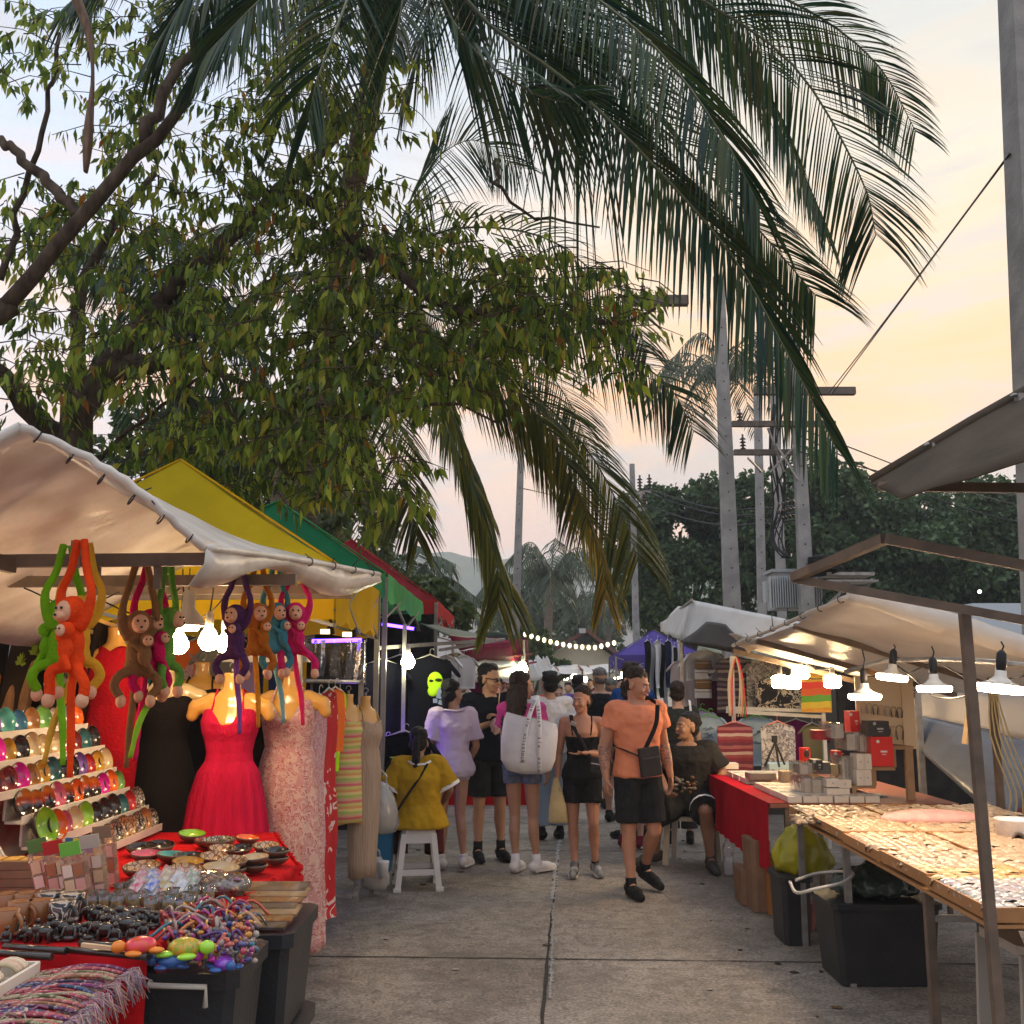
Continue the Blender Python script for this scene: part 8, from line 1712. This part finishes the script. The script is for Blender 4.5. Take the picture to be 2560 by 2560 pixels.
WSH = mat('white sneaker', (.68, .66, .65), .6, (.6, .58, .57), 14); SOLW = mat('white sole', (.6, .58, .55), .6); BSH = mat('black sneaker', (.010, .010, .011), .65, (.02, .02, .02), 20, spec=.1); SOLB = mat('dark sole', (.03, .03, .03), .7)
# orange shirt man ------------------------------------------------------------
ORS = mat('apricot t-shirt', (.72, .26, .14), .85, (.64, .22, .12), 5, bump=.35, bscale=18)
x, y = txy(1600, 2235)
t, S, T, D, h = human('man in apricot t-shirt and black shorts walking with a black crossbody pouch', x, y, R(22), 1.755, dict(knL=(.10, -.07, .475), anL=(.14, .17, .165), toL=(.17, .05, .04), knR=(-.095, -.02, .48), anR=(-.11, -.06, .085), toR=(-.13, -.21, .03), elL=(.26, .03, 1.14), wrL=(.275, -.04, .89), elR=(-.275, .05, 1.13), wrR=(-.28, .0, .88)), skin=PINKS, hair='buzz', hm=HB, head=(R(38), R(14)), shirt=(ORS, .90, .52, .024, .03), bottom=(mat('black shorts cloth', (.014, .014, .016), .85, (.025, .025, .027), 9, bump=.3), .84, .024), shoe=(BSH, SOLB), sock=(BLK, .14), bulk=1.1)
TAT = mat('tattoo ink', (.06, .05, .05), .6, (.2, .11, .08), 30)
for g in (-1, 1): c = MB(); e, w_ = D['elL' if g > 0 else 'elR'], D['wrL' if g > 0 else 'wrR']; c.tube([S(e.lerp(w_, .02)), S(e.lerp(w_, .35)), S(e.lerp(w_, .72))], [.0445, .0455, .0375], 14, cap=False); c.build('tattoo', patmat('tattooed skin', 'floral', [(.42, .20, .12), (.08, .06, .06), (.3, .15, .1), (.44, .21, .13)], .55, 34), t, world=False)
strap(t, [S((.12, -.13, 1.45)), S((.08, -.165, 1.30)), S((-.02, -.175, 1.12)), S((-.04, -.18, 1.06))], .018, BLK); strap(t, [S((-.19, .02, 1.13)), S((-.16, -.12, 1.10)), S((-.08, -.175, 1.06))], .016, BLK); strap(t, [S((-.19, .02, 1.13)), S((-.08, .17, 1.25)), S((.06, .12, 1.42)), S((.10, .02, 1.50)), S((.12, -.10, 1.47))], .018, BLK)
pb = thing('shoulder_bag', 'small black crossbody pouch worn by the man in the apricot shirt', 'pouch', V((x, y, 0)) + Matrix.Rotation(R(22), 3, 'Z') @ S((.0, -.20, .92)), R(22)); MB().box((0, 0, .10), (.18, .05, .22), 0, 0, -.12, bev=.012).build('pouch', mat('black nylon', (.014, .014, .015), .5, bump=.3), pb, world=False); MB().box((0, -.03, .13), (.16, .012, .008), 0, 0, -.12).build('zip', mat('dark zip', (.06, .06, .06), .3), pb, world=False)
c = MB(); c.lathe([(.001, 0), (.012, 0), (.012, .003)], S((.085, -.148, 1.27)), 12, Matrix.Rotation(R(90), 3, 'X')); c.build('shirt_emblem', WHT, t, world=False)
# woman in black romper --------------------------------------------------------
x, y = txy(1458, 2188)
ROM = mat('black romper cloth', (.012, .012, .014), .9, (.022, .022, .024), 8, bump=.3)
t, S, T, D, h = human('woman in black strappy playsuit with folded arm and crossbody bag', x, y, R(-4), 1.60, dict(elL=(.235, .03, 1.10), wrL=(.03, -.155, 1.13), haL=(-1, -.15, -.12), elR=(-.225, .04, 1.10), wrR=(-.235, -.04, .84), haR=(0, -.05, -1), knL=(.10, -.07, .48), anL=(.115, .02, .09), toL=(.15, -.12, .03), knR=(-.09, -.01, .48), anR=(-.08, -.03, .085), toR=(-.09, -.18, .03)), wom=True, skin=PINKS, hair='tied', head=(R(-30), R(4)), shirt=(ROM, .88, 0, .012, .0, 1.30), bottom=(ROM, .56, .022), shoe=(mat('black white sneaker', (.03, .03, .032), .6, (.35, .35, .35), 12), SOLW), sock=(mat('black sock', (.015, .015, .015), .9), .1), bulk=1.06, fist=(.25, .9))
for g in (-1, 1): strap(t, [S((g * .085, -.115, 1.29)), S((g * .095, -.085, 1.38)), S((g * .095, -.02, 1.465)), S((g * .08, .07, 1.40))], .007, ROM)
strap(t, [S((-.10, -.03, 1.475)), S((-.075, -.105, 1.37)), S((.02, -.15, 1.2)), S((.12, -.15, 1.0))], .018, BLK, name='bag_strap')
c = MB(); c.box(S((-.08, -.10, 1.395)), (.05, .02, .035), 0, .4, .5); c.build('buckle', mat('pale buckle', (.5, .5, .48), .3, metal=.5), t, world=False)
pb = thing('shoulder_bag', 'shiny black shoulder bag at the hip of the woman in the playsuit', 'bag', (x + .15, y - .19, .86), -.2); MB().box((0, 0, .07), (.20, .07, .13), 0, 0, .15, bev=.02).build('bag_body', mat('patent black', (.012, .012, .013), .18, bump=.5, coat=.5), pb, world=False); MB().box((0, -.038, .08), (.16, .01, .01), 0, 0, .15).build('zip', mat('silver zip', (.5, .5, .5), .3, metal=.8), pb, world=False)
fb = thing('tote_bag', 'small cream fabric bag hanging from the hand of the woman in the playsuit', 'bag', (x - .23, y - .06, .44)); mb = MB(); rows = []
for i, (z, w, d_) in enumerate(((0, .075, .02), (.02, .085, .03), (.14, .075, .03), (.26, .05, .022), (.38, .02, .012))): rows.append([V((w * cos(2 * pi * j / 16) + .02 * (1 - z / .34), d_ * sin(2 * pi * j / 16) + .006 * sin(j * 3 + z * 30), z)) for j in range(16)])
mb.grid(rows, True, True); mb.face(tuple(15 - j for j in range(16))); mb.build('bag', mat('cream cotton bag', (.55, .45, .24), .85, (.48, .38, .2), 9, bump=.4), fb, world=False)
# woman with long hair and white tote ------------------------------------------
x, y = txy(1305, 2182); PK = mat('hot pink t-shirt', (.55, .07, .24), .85, (.48, .05, .2), 6, bump=.35)
DEN = mat('blue denim', (.10, .13, .19), .85, (.16, .19, .26), 30)
t, S, T, D, h = human('woman with very long dark hair in a pink t-shirt and denim shorts seen from behind', x, y, R(158), 1.73, dict(knL=(.075, -.02, .48), anL=(.05, .03, .085), toL=(.06, -.12, .03), knR=(-.10, -.02, .48), anR=(-.13, -.02, .085), toR=(-.19, -.16, .03), elL=(.215, -.10, 1.16), wrL=(.12, -.26, 1.18), haL=(-.3, -1, .2)), wom=True, skin=TAN, hair='long', head=(R(-38), R(2)), shirt=(PK, .97, .55, .020, .0), bottom=(DEN, .30, .016), shoe=(WSH, SOLW), sock=(WHT, .2))
# tote bag with printed strap
tb = thing('tote_bag', 'large white tote bag with printed straps on the shoulder of the long haired woman', 'tote bag', (x + .06, y - .28, .86), R(-6)); mb = MB(); rows = []
for (z, w, d_, ox) in ((0, .10, .04, .02), (.03, .19, .09, .0), (.12, .235, .11, -.01), (.28, .245, .10, .0), (.40, .235, .075, .015), (.47, .215, .05, .02)): rows.append([V((ox + w * (abs(cos(2 * pi * j / 32)) ** .7) * (1 if cos(2 * pi * j / 32) > 0 else -1), d_ * sin(2 * pi * j / 32) * (1 + .08 * sin(j * 2.2 + z * 20)), z + (.05 * cos(2 * pi * j / 32) * -1 if z > .3 else 0))) for j in range(32)])
mb.grid(rows, True, True); mb.face(tuple(31 - j for j in range(32))); mb.build('bag', mat('white tote canvas', (.66, .65, .66), .7, (.58, .57, .60), 5, bump=.4, bscale=12), tb, world=False)
def sstrap(px): 
    k = MB(); k.grid([[p - V((.019, 0, 0)), p + V((.019, 0, 0))] for p in px], True); o = k.build('strap', MATS['white tote canvas'], tb, world=False); o.modifiers.new('t', 'SOLIDIFY').thickness = .004
sp1 = bez([V((-.045, -.112, .10)), V((-.03, -.125, .28)), V((.0, -.10, .45)), V((.045, -.02, .60)), V((.06, .10, .66))], 16); sstrap(sp1); sp2 = bez([V((.10, -.105, .02)), V((.095, -.125, .2)), V((.10, -.112, .38)), V((.085, -.03, .55)), V((.06, .10, .66))], 16); sstrap(sp2)
PRT = mat('black strap print', (.03, .03, .035), .7)
for sp_, word, n0 in ((sp1, 'ATHLETICA  AJE  ATHLE', 0), (sp2, 'TICA  AJE  ATHLET', 0)):
    L = len(sp_) - 1
    for i, ch in enumerate(word):
        if ch == ' ': continue
        f_ = .02 + .80 * i / len(word); k0 = f_ * L; a = sp_[int(k0)]; b2 = sp_[min(int(k0) + 1, L)]; p = a.lerp(b2, k0 - int(k0)); d = (b2 - a).normalized(); sx = V((1, 0, 0)); nrm = sx.cross(d).normalized(); nrm = nrm if nrm.y < 0 else -nrm
        up_ = nrm.cross(d).normalized(); M = Matrix.Identity(4); M.col[0][:3] = d; M.col[1][:3] = -up_ if up_.x > 0 else up_; M.col[2][:3] = nrm; M.col[3][:3] = p + nrm * .004; o = text('letter', ch, None, .032, PRT, None, M=M, ext=.0006); o.parent = tb
# woman in oversized pale shirt ---------------------------------------------------
x, y = txy(1128, 2172); VLIT = mat('violet lit white shirt', (.60, .50, .60), .85, (.52, .44, .54), 6, bump=.5, bscale=14)  # white shirt with the violet tube light mixed into its colour
t, S, T, D, h = human('young woman in a pale oversized shirt with dark tied hair seen from behind', x, y, R(195), 1.66, dict(knL=(.085, -.03, .48), anL=(.10, .03, .085), toL=(.12, -.11, .03), knR=(-.08, -.0, .48), anR=(-.12, .0, .085), toR=(-.20, -.12, .03), elL=(.23, .02, 1.12), wrL=(.22, -.08, .92), elR=(-.235, .0, 1.12), wrR=(-.20, -.12, .98), haR=(.3, -.6, -.6)), wom=True, skin=TAN, hair='low', hm=HK, head=(R(-55), 0), shirt=(VLIT, .80, .8, .032, .10), bottom=(VLIT, .2, .01), shoe=(mat('beige sneaker', (.45, .42, .38), .6, (.6, .57, .52), 14), SOLW), sock=(WHT, .12))
c = MB(); c.tube([S((-.09, .085, 1.46)), S((0, .115, 1.45)), S((.09, .085, 1.46)), S((.11, .0, 1.45))], .022, 8, flat=.5); c.build('collar', VLIT, t, world=False)
# man in black with sunglasses -----------------------------------------------------
x, y = txy(1222, 2150)
t, S, T, D, h = human('man in black t-shirt and sunglasses eating from a skewer', x, y, R(18), 1.80, dict(elL=(.25, .0, 1.14), wrL=(.04, -.20, 1.27), haL=(-.9, -.3, .35), elR=(-.24, .0, 1.12), wrR=(-.06, -.22, 1.22), haR=(.7, -.4, .3), knL=(.10, -.02, .48), anL=(.12, .02, .085), knR=(-.10, -.02, .48)), skin=TAN, hair='short', hm=HK, head=(R(42), R(8)), shirt=(BT, .88, .55, .028, .03), bottom=(MATS['black shorts cloth'], .80, .02), shoe=(BSH, SOLB), sock=(BLK, .22), fist=(.8, .8))
c = MB()
for g in (-1, 1): c.ell(h((g * .033, -.094, .004)), (.028, .009, .018), Matrix.Rotation(R(42), 3, 'Z'), 12, 8)
c.tube([h((-.075, .0, .008)), h((-.062, -.08, .010)), h((0, -.098, .010)), h((.062, -.08, .010)), h((.075, .0, .008))], .004, 5); c.build('sunglasses', mat('black lens', (.006, .006, .007), .08), t, world=False)
c = MB(); c.box(S((.10, -.150, 1.30)), (.16, .01, .05), .1, 0, -.7); c.box(S((.15, -.12, 1.22)), (.10, .01, .04), .3, 0, .7); c.build('shirt_print', mat('grey shirt print', (.35, .35, .37), .8), t, world=False)
for sg in (0, 1, 2): c = MB(); c.tube([S((.175 + .012 * sg * 0, -.02 - .028 * sg, .86)), S((.18, -.03 - .028 * sg, .60))], .009, 6, flat=.5); c.build('stripe', WHT, t, world=False)
sk = thing('skewer_bag', 'wooden skewer in a crumpled pink paper bag held by the man in sunglasses', 'food', (x, y, 0), R(18)); MB().tube([S((.0, -.26, 1.30)), S((.03, -.235, 1.52))], .005, 6).build('skewer', mat('skewer wood', (.55, .36, .18), .6), sk, world=False); c = MB(); c.ell(S((-.01, -.26, 1.20)), (.06, .05, .075), nu=14, nv=10); c.v = [tuple(V(q) + V((1, .5, 1)) * noise.noise(V(q) * 30) * .02) for q in c.v]; c.build('paper_bag', mat('pink white paper', (.55, .22, .24), .6, (.7, .62, .6), 14), sk, world=False)
# seated seller in mustard -------------------------------------------------------------
x, y = txy(1040, 2225); MUS = mat('mustard cotton', (.42, .25, .015), .85, (.34, .20, .012), 5, bump=.4, bscale=14); y += .12
t, S, T, D, h = human('seated seller in a mustard blouse with black ponytail seen from behind', x, y, R(188), 1.60, dict(knL=(.17, -.38, .50), anL=(.16, -.30, .12), toL=(.17, -.44, .03), knR=(-.17, -.38, .50), anR=(-.16, -.26, .12), toR=(-.18, -.40, .03), elL=(.28, -.03, .83), wrL=(.24, -.22, .70), elR=(-.28, -.03, .83), wrR=(-.24, -.22, .70), hiL=(.10, 0, .56), hiR=(-.10, 0, .56)), wom=True, skin=BRN, hair='pony', hm=HK, head=(R(-12), R(6)), dz=-.37, lean=(0, -.10), shirt=(MUS, .875, .85, .055, .10), bottom=(mat('dark red trousers', (.08, .02, .02), .85), 1.7, .02), shoe=(mat('tan sandal', (.25, .16, .1), .6), SOLB), bulk=1.12)
strap(t, [S((-.07, .10, 1.07)), S((.02, .15, .93)), S((.14, .165, .76)), S((.22, .11, .62))], .019, BLK); c = MB(); c.tube([S((-.10, .045, 1.085)), S((-.05, .09, 1.065)), S((.0, .10, 1.06)), S((.05, .09, 1.065)), S((.10, .045, 1.085))], .010, 6); c.build('neck_trim', WHT, t, world=False)
for g in (-1, 1): sh, el = D['shL' if g > 0 else 'shR'], D['elL' if g > 0 else 'elR']; c = MB(); c.tube([S(sh.lerp(el, .80)), S(sh.lerp(el, .93))], .118 * .915, 14, cap=False); c.build('cuff_trim', WHT, t, world=False)
st2 = thing('plastic_stool', 'white plastic stool under the seated seller', 'stool', (x, y, 0), R(8)); WP = mat('white moulded plastic', (.62, .60, .58), .38, (.56, .54, .52), 4)
MB().box((0, 0, .445), (.27, .27, .045), bev=.03).build('seat', WP, st2, world=False)
for g1 in (-1, 1):
    for g2 in (-1, 1): k = MB(); k.beam((g1 * .165, g2 * .165, 0), (g1 * .118, g2 * .118, .43), .045, .045); k.box((g1 * .168, g2 * .168, .012), (.062, .062, .024)); k.build('leg', WP, st2, world=False)
for q in range(4): M = Matrix.Rotation(q * pi / 2, 3, 'Z'); MB().beam(M @ V((-.15, -.155, .14)), M @ V((.15, -.155, .14)), .02, .045).build('stretcher', WP, st2, world=False); MB().beam(M @ V((-.12, -.128, .395)), M @ V((.12, -.128, .395)), .02, .07).build('apron', WP, st2, world=False)
# seated man at the gadget table ---------------------------------------------------------
x, y = txy(1735, 2175); y += .35; x += .05
BLG = mat('faded black t-shirt', (.018, .017, .017), .9, (.03, .028, .027), 6, bump=.35)
t, S, T, D, h = human('heavy seated man in black t-shirt with dark bun looking up the lane', x, y, R(-20), 1.78, dict(knL=(.20, -.42, .50), anL=(.22, -.36, .10), toL=(.28, -.50, .03), knR=(-.24, -.40, .47), anR=(-.30, -.16, .10), toR=(-.40, -.26, .03), elL=(.30, -.06, .80), wrL=(.26, -.26, .62), elR=(-.29, -.10, .80), wrR=(-.14, -.36, .64), haR=(.5, -.8, -.2), hiL=(.11, 0, .53), hiR=(-.11, 0, .53)), skin=BRN, hair='bun', hm=HK, head=(R(-42), R(-6)), dz=-.41, lean=(0, -.16), shirt=(BLG, .865, .8, .035, .07), bottom=(MATS['black shorts cloth'], .93, .05), shoe=(mat('grey slip on shoe', (.06, .06, .055), .7), SOLB), bulk=1.24)
c = MB(); [c.ell(S((uni(-.10, .10), -.30 + .10 * abs(uni(-.6, .6)), uni(.64, .78))), (uni(.01, .035), .012, uni(.01, .02)), None, 8, 5) for _ in range(26)]; c.build('shirt_print', mat('faded tiger print', (.16, .08, .03), .8, island=[(.18, .08, .03), (.05, .05, .045), (.25, .22, .18), (.12, .06, .03)]), t, world=False)
for g in 'LR': c = MB(); hi, kn = D['hi' + g], D['kn' + g]; c.tube([S(hi.lerp(kn, .80)), S(hi.lerp(kn, .95))], .140, 16, cap=False); c.build('shorts_band', WHT, t, world=False) if g == 'L' else None
c = MB(); c.ell(h((0, -.088, -.078)), (.026, .012, .012), nu=8, nv=6); c.build('goatee', HK, t, world=False)
ch = thing('plastic_chair', 'cream plastic chair under the seated man', 'chair', (x, y, 0), R(-20)); CP = mat('cream chair plastic', (.48, .44, .35), .4, (.42, .38, .3), 5)
MB().box((0, 0, .41), (.44, .42, .035), bev=.05).build('seat', CP, ch, world=False)
for g1 in (-1, 1):
    for g2 in (-1, 1): MB().beam((g1 * .21, g2 * .20, 0), (g1 * .19, g2 * .18, .40), .05, .035).build('leg', CP, ch, world=False)
k = MB(); k.grid([[V((.22 * sin(a), .20 + .04 * cos(a * 1.2), z)) for a in (-1.2, -.6, 0, .6, 1.2)] for z in (.42, .55, .68, .80)], True); k.build('backrest', CP, ch, world=False).modifiers.new('t', 'SOLIDIFY').thickness = .02
# people further up the lane -------------------------------------------------------------------
def bg(lab, u, v, H, yaw, shirt, bot, hair='short', hm=HB, Y=None, head=(0, 0), wom=False, skin=TAN, sl=.5, fr=.85, J=None, z0=.88, shoe=(BSH, SOLB), vox=.011, face=False, fl=.03, gr=.024, grp=None, bulk=1.0):
    # v: photo row of the head top
    d = ray(u, v); Yy = Y if Y else (H - CH) * d.y / d.z if abs(d.z) > .004 else 14; xx = d.x / d.y * Yy
    return (xx, Yy) + human(lab, xx, Yy, yaw, H, J, wom=wom, skin=skin, hair=hair, hm=hm, head=head, shirt=(mat(*shirt), z0, sl, gr, fl), bottom=(mat(*bot), fr, .02), shoe=shoe, vox=vox, face=face, bulk=bulk, grp=grp)
J1 = dict(elR=(-.27, .0, 1.12), wrR=(-.20, -.18, 1.0), haR=(.4, -.8, .2))
a = bg('man in white t-shirt with sunglasses hooked on his back carrying a clear bag', 1374, 1674, 1.74, R(195), ('white tee', (.62, .60, .60), .85, (.55, .53, .54), 6), ('light jeans', (.22, .28, .34), .85), Y=11.2, hm=HK, J=J1, fr=1.85)
bag((a[0] + .24, a[1] - .22, .98), .34, .32, 'puffed clear bag clutched by the man in the white t-shirt', glassm('puffed clear bag', (.9, .92, .94), .2, .6), handles=False)
bg('woman in sunglasses and white top walking behind the clear bag', 1392, 1700, 1.60, R(10), ('white blouse', (.64, .62, .62), .85), ('black short shorts', (.012, .012, .012), .85), 'tied', mat('auburn hair', (.07, .02, .015), .5), Y=12.8, wom=True, face=True, fr=.35, skin=TAN, shoe=(mat('sandal', (.2, .12, .08), .7), SOLB))
t = bg('man in violet t-shirt with short black hair seen from behind', 1447, 1678, 1.72, R(172), ('violet tee', (.16, .10, .30), .85, (.13, .08, .26), 6), ('pale grey shorts', (.36, .35, .34), .85), hm=HK, Y=14.5, head=(R(-25), 0))
t = bg('grey haired man in a black vest seen from behind', 1497, 1668, 1.80, R(165), ('black vest', (.016, .016, .018), .85), ('stone cargo shorts', (.38, .35, .31), .85), 'buzz', HG, Y=12.6, sl=0, head=(R(35), R(8)), bulk=1.08)
t = bg('balding man in a loose grey white shirt carrying a bottle', 1527, 1692, 1.68, R(178), ('grey white shirt', (.50, .50, .51), .85, (.42, .42, .44), 6), ('striped trousers', (.42, .42, .43), .85), 'buzz', HG, Y=13.8, sl=.9, fr=1.5)
t = bg('bearded man in a blue t-shirt looking right', 1580, 1656, 1.84, R(215), ('royal blue tee', (.015, .06, .22), .85, (.01, .04, .15), 5), ('dark burgundy shorts', (.06, .02, .025), .85), 'short', HB, Y=11.2, head=(R(-55), 0), bulk=1.1)
a = bg('woman in dark t-shirt with white bag strap and brown bun seen from behind', 1692, 1712, 1.64, R(178), ('charcoal tee', (.03, .033, .03), .85), ('dark leggings', (.02, .02, .02), .85), 'bun', HB, Y=10.9, wom=True, skin=FAIR, fr=1.8)
MB().tube(bez([(-.10, .10, 1.18), (-.12, .12, 1.32), (-.12, .04, 1.44), (-.12, -.08, 1.36)], 9), .016, 6, flat=.4).build('strap', WHT, a[2], world=False)
a = bg('person in maroon high top sneakers half hidden behind the apricot shirt man', 1573, 1700, 1.66, R(150), ('burgundy top', (.08, .015, .02), .85), ('dark shorts', (.03, .025, .025), .85), 'tied', HB, Y=10.6, wom=True, skin=FAIR, fr=.5, shoe=(mat('maroon canvas shoe', (.14, .015, .03), .8), SOLW))
far = [(1585 - 20, 1712, 1.62, 24, (.05, .09, .14)), (1552, 1706, 1.68, 26, (.3, .3, .3)), (1541, 1712, 1.6, 30, (.02, .02, .02)), (1560, 1716, 1.58, 20, (.12, .16, .2)), (1420, 1712, 1.6, 22, (.4, .2, .2)), (1382, 1700, 1.66, 17, (.25, .02, .03)), (1600, 1708, 1.65, 19, (.02, .03, .05)), (1533, 1708, 1.66, 34, (.4, .38, .35)), (1475, 1706, 1.68, 30, (.1, .02, .02))]
fl_ = ['far walker in slate blue checked shirt', 'far walker in grey under the purple tent', 'far walker in black beside the tent leg', 'far woman in blue grey top right of the tent leg', 'far walker in rose top between two men', 'red haired walker behind the white shirt', 'far walker in navy beside the blue shirt', 'farthest walker in pale top', 'far walker in dark red under the pink canopy']
for (u, v, H, Yf, c_), lb2 in zip(far, fl_): bg(lb2, u, v, H, R(uni(150, 210)) if Yf % 2 else R(uni(-20, 20)), ('cloth ' + lb2[-14:], c_, .85), ('far trousers', (.05, .05, .06), .85), random.choice(['short', 'tied', 'buzz']), random.choice([HB, HK]), Y=Yf, vox=.02, fr=1.6, grp='people far down the lane')
